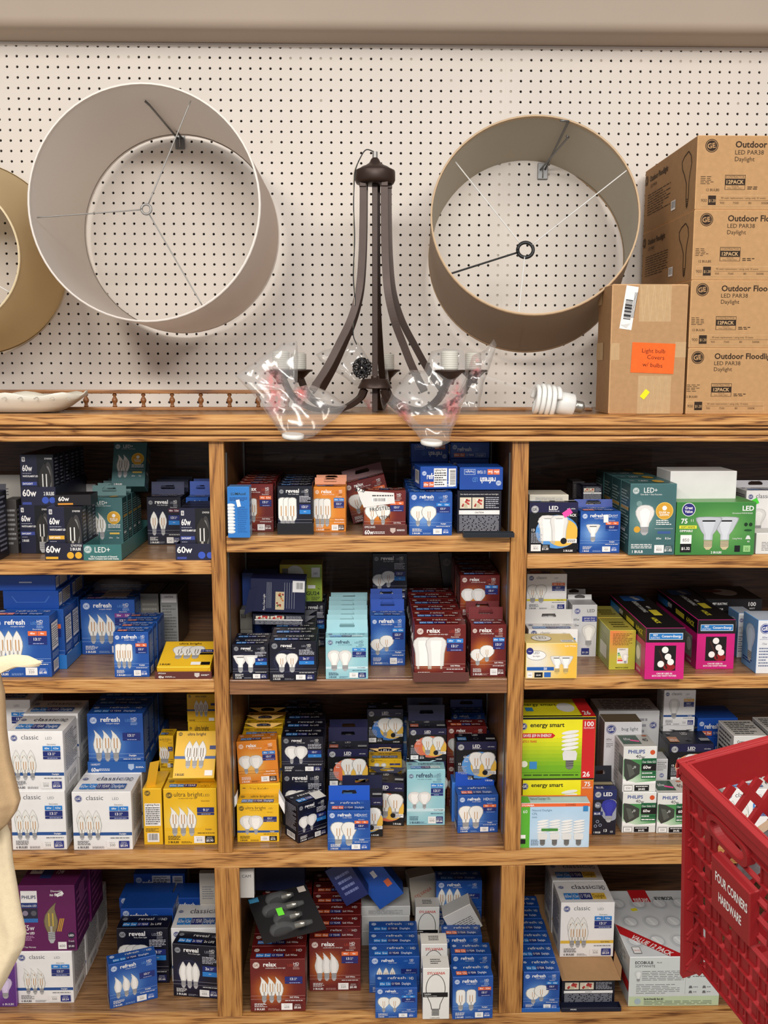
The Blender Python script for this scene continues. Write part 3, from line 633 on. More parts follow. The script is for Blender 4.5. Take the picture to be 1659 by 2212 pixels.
# ------------------------------------------------------------------ spindle gallery rail
YR = -.255
zr1, zr2, zr3 = atY(300, 879, YR).z, atY(300, 850, YR).z, atY(300, 842, YR).z
RAILW = wood('rail_oak', (170, 118, 66), (142, 92, 48), (92, 54, 26), 0)
rail = empty('gallery_rail', (-.8, YR, ZT)); tag(rail, 'low oak gallery rail with turned spindles on the ledge', 'rail')
def rl(nm, x0, x1, z0, z1, yw): return bevel(MB().box(x0+.8, x1+.8, -yw, yw, z0-ZT, z1-ZT).build(nm, RAILW, rail), .002)
rl('bottom_rail', -1.1, -.125, ZT+.0005, zr1, .012); rl('bottom_rail', .20, .55, ZT+.0005, zr1, .012); rl('top_rail', -1.1, -.14, zr2, zr3, .011)
sp = None
for k in range(15):
    X = atY(248-62*6+62*k, 868, YR).x
    if X > -.15: break
    if sp is None:
        h = zr2-zr1; pr = [(.0035, 0), (.0055, .03), (.0055, .1), (.003, .14), (.005, .2), (.0036, .26), (.0062, .36), (.0072, .5), (.0062, .6), (.0034, .74), (.003, .8), (.0052, .86), (.0055, .93), (.0035, 1)]
        sp = MB().lathe([(r, z*h) for r, z in pr], n=14).build('spindle', mat('turned_oak', (134, 84, 44), rough=.35, noise=.1, nscale=30), rail, (X+.8, 0, zr1-ZT)); c = sp
    else: c = sp.copy(); COL.objects.link(c); c.parent = rail; c.location = (X+.8, 0, zr1-ZT)
# ------------------------------------------------------------------ lamp shades on hooks
CHROME = mat('brushed_nickel_wire', (150, 148, 145), rough=.4, metal=.5)
HOOK = mat('galvanised_hook', (120, 120, 120), rough=.4, metal=.8)
def shade(nm, label, fx, fy, fr, Yf, bx_, by_, br, Yb, outer, inner, trim, ring, ringm, spokes, seam=None, tilt_trim=.0035, group=None, th=.0012):
    Pf = atY(fx, fy, Yf); Pb = atY(bx_, by_, Yb); root = empty(nm, Pb); tag(root, label, 'lamp shade')
    ax = (Pb-Pf); L = ax.length; ax.normalize(); q = ax.to_track_quat('Z', 'Y'); U, V_ = q @ Vector((1, 0, 0)), q @ Vector((0, 1, 0))
    def kf(x, Y): return (atY(x+100, fy, Y).x-atY(x, fy, Y).x)/100
    rf = fr*kf(fx, Yf); rb = br*kf(bx_, Yb); o = Pf-Pb; n = 72
    def pt(r, a, t): return o+ax*(t*L)+(U*math.cos(a)+V_*math.sin(a))*r
    for nm2, dr, m_ in (('outer_fabric', 0, outer), ('inner_lining', -th, inner)):
        m = MB(); V = []; Fc = []
        for j in range(5):
            t = j/4; r = rf+(rb-rf)*t+dr
            V += [pt(r, 2*math.pi*i/n, t) for i in range(n)]
        Fc = [(j*n+i, j*n+(i+1) % n, (j+1)*n+(i+1) % n, (j+1)*n+i) for j in range(4) for i in range(n)]
        m.add(V, Fc, True); m.build(nm2, m_, root)
    for nm2, r, t in (('front_trim', rf, 0), ('back_trim', rb, 1)):
        m = MB(); pr = [(r-th-.0014, -.0015), (r+.0012, -.0015), (r+.0014, .009), (r+.0002, .010)] if t == 0 else [(r+.0002, L-.010), (r+.0014, L-.009), (r+.0012, L+.001), (r-th-.0014, L+.001), (r-th-.0014, L-.008)]
        if t == 0: pr.append((r-th-.0014, .008)); pr.append(pr[0])
        m.lathe(pr, o, 72, ax, False); m.build(nm2, trim, root)
    if seam is not None: m = MB(); a = seam; e = U*math.cos(a)+V_*math.sin(a); s2 = ax.cross(e); m.obox(o+e*(rf-th-.0016)+ax*.01, s2*.0012, ax*(L-.02)+e*(rb-rf), e*.0005); m.build('lining_seam', trim, root)
    rp = atY(*ring, Yf+.02)-Pb; m = MB(); rr = .0105 if ringm == 'n' else .018
    fit = MB().tube([rp+(U*math.cos(a)+V_*math.sin(a))*rr for a in [2*math.pi*i/24 for i in range(25)]], .0028 if ringm == 'n' else .0042, 8).build('fitter_ring', CHROME if ringm == 'n' else BLACKM, root)
    for (x, y), mm in spokes:
        d = ray(x, y); best = None   # spoke end where the ray meets the inside of the shade wall near the front
        for k in range(400):
            p = CAM+d*(1.6+k*.003)-Pb; t = (p-o).dot(ax)/L; rad = ((p-o)-ax*(p-o).dot(ax)).length
            if t > .015 and abs(rad-(rf+(rb-rf)*t)+.003) < .006: best = p; break
        if best is None: e2 = (atY(x, y, Yf+.02)-Pb); best = e2
        dr = (best-rp).normalized(); mid = rp+dr*(.03); e3 = best-dr*.012
        MB().tube([rp+dr*rr, mid, e3, best], .0014 if mm is not BLACKM else .0022, 6).build('spoke', mm, root)
    return root
BLACKM = mat('black_powder_coat', (22, 22, 24), rough=.4)
WHITEM = mat('white_wire', (225, 224, 220), rough=.4)
def cloth(nm, c, t=.0):
    m = mat(nm, c, rough=.85, noise=.03, nscale=500, bump=.1, bscale=900); nt = m.node_tree; b = nt.nodes['Principled BSDF']
    if t:
        tr = nt.nodes.new('ShaderNodeBsdfTranslucent'); tr.inputs[0].default_value = lin(c); mx = nt.nodes.new('ShaderNodeMixShader'); mx.inputs[0].default_value = t
        nt.links.new(b.outputs[0], mx.inputs[1]); nt.links.new(tr.outputs[0], mx.inputs[2]); nt.links.new(mx.outputs[0], nt.nodes['Material Output'].inputs[0])
    return m
shade('lampshade', 'large white drum lampshade hanging on a pegboard hook, left of the chandelier', 311, 440, 252, -.42, 393, 507, 211, -.035, cloth('ivory_shade_fabric', (222, 208, 198), .55), cloth('shade_lining_white', (244, 242, 238), .6), cloth('white_shade_trim', (236, 228, 220)), (316, 452), 'n', [((412, 218), CHROME), ((80, 470), CHROME), ((437, 660), CHROME)], seam=2.5)
shade('lampshade', 'large taupe drum lampshade with beige trim hanging between chandelier and cartons', 1155, 462, 223, -.30, 1136, 556, 210, -.035, cloth('taupe_shade_fabric', (182, 164, 147), .35), cloth('shade_lining_grey', (226, 222, 208), .5), cloth('tan_shade_trim', (206, 178, 144)), (1135, 540), 'b', [((984, 350), WHITEM), ((1354, 368), WHITEM), ((971, 592), BLACKM), ((1120, 680), WHITEM)], seam=-1.5)
shade('lampshade', 'flared cream lampshade cut off by the left edge of the picture', -128, 545, 163, -.36, -62, 560, 205, -.035, cloth('cream_shade_fabric', (234, 214, 172), .5), cloth('shade_lining_cream', (236, 228, 212), .5), cloth('cream_shade_trim', (232, 214, 176)), (-120, 550), 'n', [((22, 632), WHITEM), ((-200, 420), WHITEM), ((-180, 690), WHITEM)])
def hook(label, plate, e1, e2, pw, ph, Yt):
    p0 = atY(*plate, -.004); root = empty('pegboard_hook', p0); tag(root, label, 'hook')
    bevel(MB().box(-pw/2, pw/2, -.004, .002, -ph/2, ph/2).build('back_plate', HOOK, root), .001)
    for (x, y), (tx, ty), off in ((e1[0], e1[1], .006), (e2[0], e2[1], -.006)):
        a = Vector((off, -.004, ph*.1)); c = atY(x, y, Yt)-p0; t = atY(tx, ty, Yt-.004)-p0
        MB().tube([a, a+(c-a)*.5, c, c+(t-c)*.5, t], .0026, 8).build('prong', HOOK, root)
    MB().tube([Vector((0, -.006, ph*.35)), Vector((0, -.008, 0)), Vector((0, -.006, -ph*.42))], .0016, 6).build('locking_pin', CHROME, root)
hook('grey double-prong hook holding the white lampshade', (389, 303), ((311, 187), (288, 186)), ((322, 226), (313, 218)), .024, .044, -.30)
hook('grey double-prong hook holding the taupe lampshade', (1172, 370), ((1228, 262), (1210, 260)), ((1228, 296), (1224, 294)), .026, .040, -.26)
# ------------------------------------------------------------------ chandelier standing on the ledge
BRZ = mat('dark_bronze', (56, 40, 33), rough=.42, metal=.35, noise=.1, nscale=40)
CERAM = mat('socket_plastic', (200, 198, 188), rough=.5)
YC = -.33
ch = empty('chandelier', (atY(810, 889, YC).x, YC, ZT)); C0 = ch.location; tag(ch, 'dark bronze chandelier standing on the ledge with plastic-bagged arms', 'chandelier')
def cz(v, Y=YC): return atY(810, v, Y).z-ZT
m = MB(); m.lathe([(.006, cz(343)), (.006, cz(328))], n=14); m.build('threaded_stem', CHROME, ch)
m = MB(); m.lathe([(.006, cz(341)), (.009, cz(344)), (.013, cz(352)), (.022, cz(358)), (.030, cz(361)), (.034, cz(364)), (.0445, cz(369)), (.0455, cz(372)), (.0455, cz(390)), (.042, cz(397)), (.012, cz(398))], n=40); m.build('canopy', BRZ, ch)
bevel(MB().box(-.0065, .0065, -.0065, .0065, .0006, cz(398)).build('centre_rod', BRZ, ch), .001)
m = MB(); m.lathe([(.009, cz(812)), (.009, cz(818)), (.030, cz(819)), (.0395, cz(837)), (.0395, cz(839)), (.012, cz(840))], n=36); m.build('lower_hub', BRZ, ch)
angs = [-62, 42, 100, -128, 172]; RA = .235; sock = []
zp = .1+ZT-ZT
for a in angs:
    d = Vector((math.sin(math.radians(a)), -math.cos(math.radians(a)), 0)); e = Vector((-d.y, d.x, 0))
    r_ = RA if abs(a) < 90 else RA
    plate = d*r_+Vector((0, 0, .096)); sock.append(plate)
    up = curve_pts([d*.030+Vector((0, 0, cz(392))), d*.031+Vector((0, 0, cz(480))), d*.034+Vector((0, 0, cz(560))), d*.042+Vector((0, 0, cz(630))), d*.062+Vector((0, 0, cz(690))), d*.093+Vector((0, 0, cz(745))), d*.124+Vector((0, 0, cz(795))), d*.160+Vector((0, 0, cz(842)))], 8)
    arm = MB().tube(up, 0, 4, flat=(.0080, .0050)).build('arm', BRZ, ch)
    bevel(MB().box(-.008, .008, -.008, .008, -.007, .007).build('arm_collar', BRZ, arm, d*.031+Vector((0, 0, cz(400)))), .0015)
    lo = curve_pts([d*.030+Vector((0, 0, cz(842))), d*.045+Vector((0, 0, cz(862))), d*.095+Vector((0, 0, cz(884))), d*.16+Vector((0, 0, cz(880))), d*.205+Vector((0, 0, cz(856))), d*.228+Vector((0, 0, cz(822))), d*r_+Vector((0, 0, .088))], 8)
    la = MB().tube(lo, 0, 4, flat=(.0080, .0050)).build('lower_arm', BRZ, ch)
    s_ = MB().lathe([(.009, -.03), (.012, -.02), (.028, -.004), (.034, -.003), (.034, .0015), (.012, .002)], n=28).build('cup', BRZ, ch, plate)
    pr = [(.018, 0)]
    for k in range(8): pr += [(.0185, .002+k*.0046), (.0195, .0035+k*.0046), (.0185, .005+k*.0046)]
    pr += [(.017, .039), (.012, .040)]
    MB().lathe(pr, n=24).build('socket', CERAM, s_, (0, 0, .002))
wr = random.Random(4)
for k in range(2):
    pts = [(0, -.002, cz(329)), (-.02, -.006, cz(325)), (-.034, -.008, cz(345)), (-.044-.002*k, -.02, cz(372)), (-.0465-.002*k, -.026, cz(400)), (-.048, -.03, cz(450)), (-.046-.003*k, -.03, cz(520)), (-.049+.004*k, -.028, cz(600)), (-.045-.002*k, -.028, cz(660)), (-.05, -.03, cz(720)), (-.042, -.03, cz(745))]
    MB().tube(curve_pts(pts, 6), .0013 if k == 0 else .0009, 6).build('wire', BLACKM if k == 0 else mat('clear_cord', (190, 180, 160), rough=.3), ch)
# coiled lead in a small bag behind
co = MB(); cp = []
for k in range(80):
    a = k*.5; rr = .014+.011*math.sin(k*1.7); cp.append((-.03+rr*math.cos(a)*.9, .01+.006*math.sin(k*.9), cz(795)+rr*math.sin(a)))
co.tube(curve_pts(cp, 3), .0019, 5).build('coiled_lead', BLACKM, ch)
# ------------------------------------------------------------------ clear plastic bags
def plastic():
    m = bpy.data.materials.new('clear_crinkled_plastic'); m.use_nodes = True; nt = m.node_tree; N = nt.nodes; L = nt.links; N.remove(N['Principled BSDF']); out = N['Material Output']
    tr = N.new('ShaderNodeBsdfTransparent'); tr.inputs[0].default_value = (.97, .97, .97, 1); gl = N.new('ShaderNodeBsdfGlossy'); gl.inputs['Roughness'].default_value = .12; df = N.new('ShaderNodeBsdfDiffuse')
    vc = N.new('ShaderNodeVertexColor'); vc.layer_name = 'Col'; L.new(vc.outputs[0], df.inputs[0])
    tc = N.new('ShaderNodeTexCoord'); vo = N.new('ShaderNodeTexNoise'); vo.noise_type = 'RIDGED_MULTIFRACTAL'; vo.inputs['Scale'].default_value = 16; vo.inputs['Detail'].default_value = 3; vo.inputs['Distortion'].default_value = .8; L.new(tc.outputs['Object'], vo.inputs[0])
    bp = N.new('ShaderNodeBump'); bp.inputs['Strength'].default_value = 1; bp.inputs['Distance'].default_value = .006; L.new(vo.outputs[0], bp.inputs['Height'])
    L.new(bp.outputs[0], gl.inputs['Normal'])
    lw = N.new('ShaderNodeLayerWeight'); lw.inputs[0].default_value = .3; L.new(bp.outputs[0], lw.inputs['Normal'])
    n2 = N.new('ShaderNodeTexNoise'); n2.noise_type = 'RIDGED_MULTIFRACTAL'; n2.inputs['Scale'].default_value = 34; n2.inputs['Detail'].default_value = 2; n2.inputs['Distortion'].default_value = 1.4; L.new(tc.outputs['Object'], n2.inputs[0])
    mr = N.new('ShaderNodeMapRange'); mr.inputs[1].default_value = .62; mr.inputs[2].default_value = 1.1; mr.inputs[3].default_value = .07; mr.inputs[4].default_value = .5; L.new(n2.outputs[0], mr.inputs[0])  # paints white highlight streaks along the crease ridges
    n3 = N.new('ShaderNodeTexNoise'); n3.inputs['Scale'].default_value = 90; L.new(tc.outputs['Object'], n3.inputs[0]); m3 = N.new('ShaderNodeMapRange'); m3.inputs[1].default_value = .45; m3.inputs[2].default_value = .6; L.new(n3.outputs[0], m3.inputs[0])
    m4 = N.new('ShaderNodeMath'); m4.operation = 'MULTIPLY'; L.new(vc.outputs[1], m4.inputs[0]); L.new(m3.outputs[0], m4.inputs[1])
    al = N.new('ShaderNodeMath'); al.operation = 'MULTIPLY_ADD'; al.use_clamp = True; al.inputs[1].default_value = .6; L.new(m4.outputs[0], al.inputs[0]); L.new(mr.outputs[0], al.inputs[2])
    m1 = N.new('ShaderNodeMixShader'); L.new(al.outputs[0], m1.inputs[0]); L.new(tr.outputs[0], m1.inputs[1]); L.new(df.outputs[0], m1.inputs[2])
    fr = N.new('ShaderNodeMapRange'); fr.inputs[3].default_value = .05; fr.inputs[4].default_value = .4; L.new(lw.outputs[1], fr.inputs[0])
    m2 = N.new('ShaderNodeMixShader'); L.new(fr.outputs[0], m2.inputs[0]); L.new(m1.outputs[0], m2.inputs[1]); L.new(gl.outputs[0], m2.inputs[2]); L.new(m2.outputs[0], out.inputs[0])
    MATS['plastic'] = m; return m
PLA = plastic()
def pillow(nm, poly, Y, thick, label, cat='plastic bag', seed=1, red=None, parent=None, m=None, amp=.006, rings=14):
    """a crumpled bag: an outline at distance Y, puffed to both sides and creased"""
    Pw = [atY(x, y, Y) for x, y in poly]; c = sum(Pw, Vector())/len(Pw); n0 = len(Pw); N_ = 60; out = []
    for k in range(N_):
        t = k/N_*n0; i = int(t); f = t-i; out.append(Pw[i]*(1-f)+Pw[(i+1) % n0]*f)
    rr = random.Random(seed); ph = [(rr.uniform(20, 120), rr.uniform(20, 120), rr.uniform(0, 6), rr.uniform(.3, 1)) for _ in range(9)]
    def nz(x, z): return sum(a*math.sin(x*fx+z*fz+p) for fx, fz, p, a in ph)/4
    V = []; Fc = []; C = []
    reds = [(atY(x, y, Y), r) for x, y, r in (red or [])]
    for side in (-1, 1):
        b = len(V)
        for j in range(rings+1):
            t = 1-j/rings*.97
            for k in range(N_):
                p = c+(out[k]-c)*t; dd = side*thick*(max(0, 1-t*t))**.5+amp*nz(p.x, p.z)*(1.2-t) 
                V.append((p.x-c.x+amp*.5*nz(p.z, p.x)*t, p.y-c.y+dd, p.z-c.z+amp*.5*nz(p.z+.3, p.x+.1)*t))
                rd = 0
                for q, r in reds:
                    l = ((p.x-q.x)**2+((p.z-q.z)*.55)**2)**.5
                    if l < r: rd = max(rd, min(1, 1.3*(1-l/r)))
                C.append((1-.15*rd, .98-.74*rd, .96-.72*rd, rd*.7))
        for j in range(rings):
            for k in range(N_): a0 = b+j*N_+k; a1 = b+j*N_+(k+1) % N_; Fc.append((a0, a1, a1+N_, a0+N_))
        Fc.append(tuple(range(b+rings*N_, b+rings*N_+N_)))
    me = bpy.data.meshes.new(nm); me.from_pydata(V, [], Fc); at = me.color_attributes.new('Col', 'FLOAT_COLOR', 'POINT'); at.data.foreach_set('color', [q for x in C for q in x])
    me.polygons.foreach_set('use_smooth', [True]*len(Fc)); o = link(nm, me, m or PLA, parent, c if parent is None else None)
    if parent is None: tag(o, label, cat)
    return o
WCAP = mat('white_plastic_cap', (232, 230, 224), rough=.35)
def cap(x, y, Y, rx, parent):
    p = atY(x, y, Y)-parent.location; r = rx/FPX*(Y+WALL); m = MB(); m.lathe([(r*.9, .007), (r, .006), (r, .0), (r*.9, -.003), (0, -.003)], p, 28, (0.06, -.12, 1)); m.lathe([(r*.9, .007), (r*.82, .003), (0, .003)], p, 28, (0.06, -.12, 1), False); m.build('end_cap', WCAP, parent)
b1 = pillow('plastic_bag', [(508, 812), (560, 772), (612, 742), (640, 734), (645, 772), (641, 836), (668, 830), (712, 846), (752, 876), (722, 906), (676, 944), (650, 951), (612, 945), (590, 914), (552, 858)], F-.055, .03, 'clear crinkled bag over the chandelier socket furthest left', seed=3, red=[(588, 828, .03), (594, 862, .03), (652, 848, .02)])
cap(633, 944, F-.055, 24, b1)
b2 = pillow('plastic_bag', [(930, 762), (962, 750), (1000, 758), (1014, 800), (1006, 860), (985, 910), (972, 955), (945, 968), (915, 960), (890, 930), (860, 900), (833, 874), (850, 842), (885, 800), (915, 800)], F-.05, .03, 'clear crinkled bag hanging over the ledge edge, right of the chandelier stem', seed=9, red=[(868, 900, .025), (978, 880, .03), (985, 845, .022)])
cap(932, 958, F-.05, 24, b2)
pillow('plastic_bag', [(1010, 800), (1020, 768), (1050, 755), (1065, 732), (1072, 745), (1060, 790), (1045, 830), (1035, 878), (1030, 893), (990, 893), (985, 860), (1000, 830)], YC+.02, .022, 'clear bag with upward twisted tip on the rightmost chandelier arm', seed=12, red=[(1026, 790, .022)])
pillow('plastic_bag', [(680, 765), (715, 752), (735, 756), (760, 735), (775, 742), (800, 778), (818, 812), (790, 826), (766, 834), (745, 815), (720, 800), (690, 778)], YC+.1, .02, 'small clear bag round the coiled black lead behind the stem', seed=22)
pillow('plastic_bag', [(782, 862), (790, 842), (800, 790), (822, 762), (838, 790), (842, 850), (838, 888), (795, 890)], YC+.2, .02, 'clear bag with red print low behind the chandelier stem', seed=25, red=[(790, 880, .03), (830, 875, .03)])
# ------------------------------------------------------------------ glass dish, bagged spiral bulb
DISH = mat('frosted_glass_dish', (226, 222, 208), rough=.28, coat=.3)
dp = atZ(60, 888, ZT); dish = empty('glass_light_dish', (dp.x, -.36, ZT)); tag(dish, 'frosted white glass ceiling light dish with scroll pattern lying on the ledge', 'glass dish')
V = []; Fc = []; n = 48; RX = atY(210, 860, -.36).x-dp.x; rows = [(.0, .0), (.45, 0), (.62, .003), (.78, .014), (.9, .028), (1, .041), (.985, .042), (.88, .031), (.75, .018), (.6, .007), (0, .005)]
for r, z in rows:
    for i in range(n):
        a = 2*math.pi*i/n; c, s_ = math.cos(a), math.sin(a); k = (abs(c)**4+abs(s_)**4)**-.25; lob = 1+.05*math.cos(4*a)
        V.append((RX*r*c*k*.84*lob, RX*.42*r*s_*k*.9, z*(1+.12*math.cos(8*a)*r**6)+.0005+(.004*abs(c)**6*r**6)))
Fc = [(j*n+i, j*n+(i+1) % n, (j+1)*n+(i+1) % n, (j+1)*n+i) for j in range(len(rows)-1) for i in range(n)]
MB().add(V, Fc, True).build('dish', DISH, dish)
SCR = mat('etched_scroll', (170, 166, 156), rough=.4); m = MB()
for k in range(9):
    x0 = -RX*.8+k*RX*.19; pts = [(x0+.012*t*math.cos(t*3)+.02*t, -RX*.372-.002+.004*0, .033+.004*math.sin(t*6)) for t in [i/14 for i in range(15)]]
    m.tube(pts, .0006, 4)
m.build('scroll_pattern', SCR, dish)
CLR = mat('clear_blister', (235, 238, 238), rough=.06, alpha=.045, spec=1)
SPW = mat('spiral_bulb_glass', (238, 238, 234), rough=.25); BASEP = mat('bulb_base_plastic', (230, 230, 226), rough=.4); SCREW = mat('screw_metal', (160, 158, 150), rough=.3, metal=.9)
bp0 = atY(1145, 858, F-.0); bp1 = atY(1278, 884, F-.0)
pk = empty('blister_pack', bp0); tag(pk, 'clear blister pack with a white spiral bulb leaning on the tan carton', 'blister pack')
ax = (bp1-bp0).normalized(); q = ax.to_track_quat('Z', 'Y'); Ln = (bp1-bp0).length; sp_ = []
r0 = .031; N_ = 4.5
off = Vector((0, .02, 0))
for k in range(int(N_*24)):
    t = k/24; a = 2*math.pi*t; r = r0*(1 if t > .4 else .6+t); sp_.append(q @ Vector((r*math.cos(a), r*math.sin(a), .012+t*.0118))+off)
bulb_o = MB().tube(sp_, .0055, 8).build('spiral_tube', SPW, pk)
MB().lathe([(.014, .062), (.024, .066), (.026, .072), (.026, .100), (.021, .104), (.013, .106)], off, 24, ax).build('bulb_base', BASEP, pk)
MB().lathe([(.0125, .106), (.0135, .109), (.0125, .111), (.0135, .114), (.0125, .117), (.0135, .120), (.012, .124), (.005, .128)], off, 20, ax).build('bulb_screw', SCREW, pk)
sh = MB(); sh.lathe([(.004, -.002), (.03, .0), (.0385, .008), (.0395, .06), (.033, .068), (.031, .105), (.02, .112), (.019, .128), (.004, .131)], off, 28, ax); sh.build('bubble', CLR, pk)
e = atY(1043, 818, F-.03)-bp0; f_ = atY(1292, 889, F-.03)-bp0; dn = (f_-e).normalized()
MB().obox(e, f_-e, Vector((0, .065, .004)), Vector((0, 0, .0016))).build('flange', CLR, pk)
MB().obox(e+Vector((0, .064, .0045)), f_-e, Vector((0, .0012, 0)), Vector((0, 0, .005))).build('flange_fold', CLR, pk)
# ------------------------------------------------------------------ cartons on the ledge
INK = (48, 34, 24); KR = (176, 138, 98)
def carton():
    x0, x1 = 1318, 1486; Y = -.432; pt = atY((1314+1476)/2, 892, Y); w_ = atY(1476, 892, Y).x-atY(1314, 892, Y).x; h = atY(1400, 614, Y).z-ZT; d = .125
    a = Art(w_, d, h, dict(front=KR, side=(160, 122, 84)), c=.002); f = 'front'
    tp = (188, 156, 116)
    for q in ((.36, .715, .78, .998), (.38, .003, .82, .30), (.003, .42, .12, .55), (.85, .44, .998, .56)):
        a.rect(f, *q, tp); 
    for k in range(9): x = .37+.045*k; a.poly(f, [(x, .72), (x+.006, .72), (x+.046, .99), (x+.04, .99)] if k % 2 else [(x+.04, .72), (x+.046, .72), (x+.006, .99), (x, .99)], (200, 172, 132))
    for k in range(9): x = .39+.045*k; a.poly(f, [(x, .01), (x+.006, .01), (x+.046, .29), (x+.04, .29)] if k % 2 else [(x+.04, .01), (x+.046, .01), (x+.006, .29), (x, .29)], (200, 172, 132))
    W0, H0 = w_, h
    a.sticker(f, .225, .82, .0135, .047, -8, (236, 234, 232)); Pq = []
    for k in range(16): zz = .735+k*.0095; a.sticker(f, .20+(zz-.735)*.2, zz, .008, R.choice((.0006, .001, .0015)), -8, K_)
    for k in range(3): a.sticker(f, .27+.015*k+.01, .84, .0005, .028, -8, (60, 60, 60))
    a.poly(f, [(.12, .69), (.2, .665), (.25, .70)], (206, 204, 200))
    a.sticker(f, .565, .435, .048, .033, -2, (252, 104, 40))
    a.text(f, 'Light bulb', .57, .475, .033, (60, 24, 14), mw=.46, rot=-2); a.text(f, 'Covers', .6, .425, .033, (60, 24, 14), mw=.3, rot=-3); a.text(f, "w/ bulbs", .56, .366, .033, (60, 24, 14), mw=.4, rot=-4)
    a.sticker(f, .475, .155, .006, .0105, -38, (240, 226, 40))
    a.rect('left', .0, .42, .5, .56, tp); a.rect('left', .0, .86, .3, .97, tp)
    o = link('cardboard_carton', a.mesh('carton', KRAFT)); o.location = (pt.x, Y, ZT+.0003); o.rotation_euler.z = math.radians(0); tag(o, 'tan taped carton with an orange handwritten note on its front', 'cardboard box')
    return o
carton()
def flood():
    q = [(292, 453, 1508), (453, 605, 1497), (605, 752, 1488), (752, 892, 1478)]; Yb = atZ(1560, 892, ZT).y; z = ZT; d = .40; w_ = .52
    Y = F+.01; hs = []
    x0 = atY(1481, 892, Y).x; prev = ZT
    for i, (vt, vb, xb) in enumerate(q[::-1]):
        zt = atY(1560, vt, Y).z; h = zt-prev-.0006; a = Art(w_, d, h, dict(front=(182, 142, 98), side=(164, 126, 86)), c=.0012); f = 'front'
        def X(px): return (atY(px, (vt+vb)/2, Y).x-x0)/w_
        dx = xb-1478
        def T(t, px, vf, hh, al='l', mw=None, b=False): a.text(f, t, X(px+dx*.5), vf, hh, INK, al, mw, b)
        a.logo(f, X(1505+dx), .86, .027, INK, (182, 142, 98))
        T('Outdoor Floodlight', 1541+dx, .84, .085, b=True, mw=.52); T('LED PAR38', 1541+dx, .745, .06, mw=.2); T('Daylight', 1541+dx, .655, .06, mw=.16)
        x1, x2 = X(1537+dx), X(1581+dx); a.rect(f, x1, .27, x2, .47, INK); a.rect(f, x1+.002, .42, x2-.002, .462, (182, 142, 98)); a.rect(f, x1+.002, .275, x2-.002, .33, (182, 142, 98))
        a.text(f, 'CONTRACTOR', (x1+x2)/2, .43, .026, INK, mw=(x2-x1)*.9); a.text(f, '12PACK', (x1+x2)/2, .35, .05, (200, 165, 120), mw=(x2-x1)*.85, bold=True); a.text(f, 'SOLD IN', (x1+x2)/2, .307, .018, INK, mw=(x2-x1)*.5); a.text(f, 'FULL CASES ONLY', (x1+x2)/2, .281, .018, INK, mw=(x2-x1)*.9)
        T('12 BULBS', 1482+dx, .25, .034, mw=.1); a.lines(f, X(1484+dx), .34, X(1512+dx), .46, 5, INK, .3); a.lines(f, X(1586+dx), .27, X(1612+dx), .32, 2, INK)
        a.rect(f, X(1486+dx), .05, X(1653+dx), .2, (196, 158, 114)); a.rect(f, X(1486+dx)+.003, .058, X(1653+dx)-.003, .192, (182, 142, 98)); a.rect(f, X(1502+dx), .06, X(1519+dx), .19, INK)
        a.text(f, '900', X(1493+dx), .1, .045, INK, mw=.025); a.text(f, '$1.20', X(1511+dx), .1, .04, (200, 165, 120), mw=.028); a.rect(f, X(1526+dx), .122, X(1652+dx), .126, INK)
        a.text(f, '90 watt replacement / using only 10 watts', X(1530+dx), .145, .026, INK, 'l', mw=.24)
        for t, pxx in (('900', 1528), ('7500', 1556), ('80', 1590), ('5000K', 1618)): a.text(f, t, X(pxx+dx), .075, .03, INK, 'l', mw=.06)
        g = 'left'; P_ = [(.86, .86), (.905, .78), (.92, .66), (.90, .56), (.885, .42), (.885, .2), (.865, .07), (.845, .2), (.842, .42), (.80, .56), (.76, .66), (.75, .76), (.79, .82)]
        for k in range(len(P_)):
            (xa, ya), (xb_, yb_) = P_[k], P_[(k+1) % len(P_)]; L_ = math.hypot(xb_-xa, yb_-ya)+1e-6; nx, ny = -(yb_-ya)/L_*.004, (xb_-xa)/L_*.008
            a.poly(g, [(xa-nx, ya-ny), (xb_-nx, yb_-ny), (xb_+nx, yb_+ny), (xa+nx, ya+ny)], INK)
        for k in range(4): a.rect(g, .845, .1+.03*k, .885, .108+.03*k, INK)
        a.text(g, 'Outdoor Floodlight', .3, .78, .085, INK, mw=.42, bold=True); a.logo(g, .04, .83, .03, INK, (164, 126, 86)); a.text(g, 'LED PAR38', .2, .68, .05, INK, mw=.18); a.lines(g, .08, .25, .55, .6, 9, INK, .25); a.barcode(g, .58, .14, .66, .28)
        o = link('cardboard_case', a.mesh('case', KRAFT)); o.location = (x0+w_/2, Y, prev+.0003); prev = zt
        tag(o, ['tan floodlight case on the ledge, bottom of the stack of four', 'tan floodlight case second from bottom of the stack of four', 'tan floodlight case second from top of the stack of four', 'topmost tan floodlight case of the stack of four'][i], 'cardboard box', 'stacked floodlight cases')
flood()
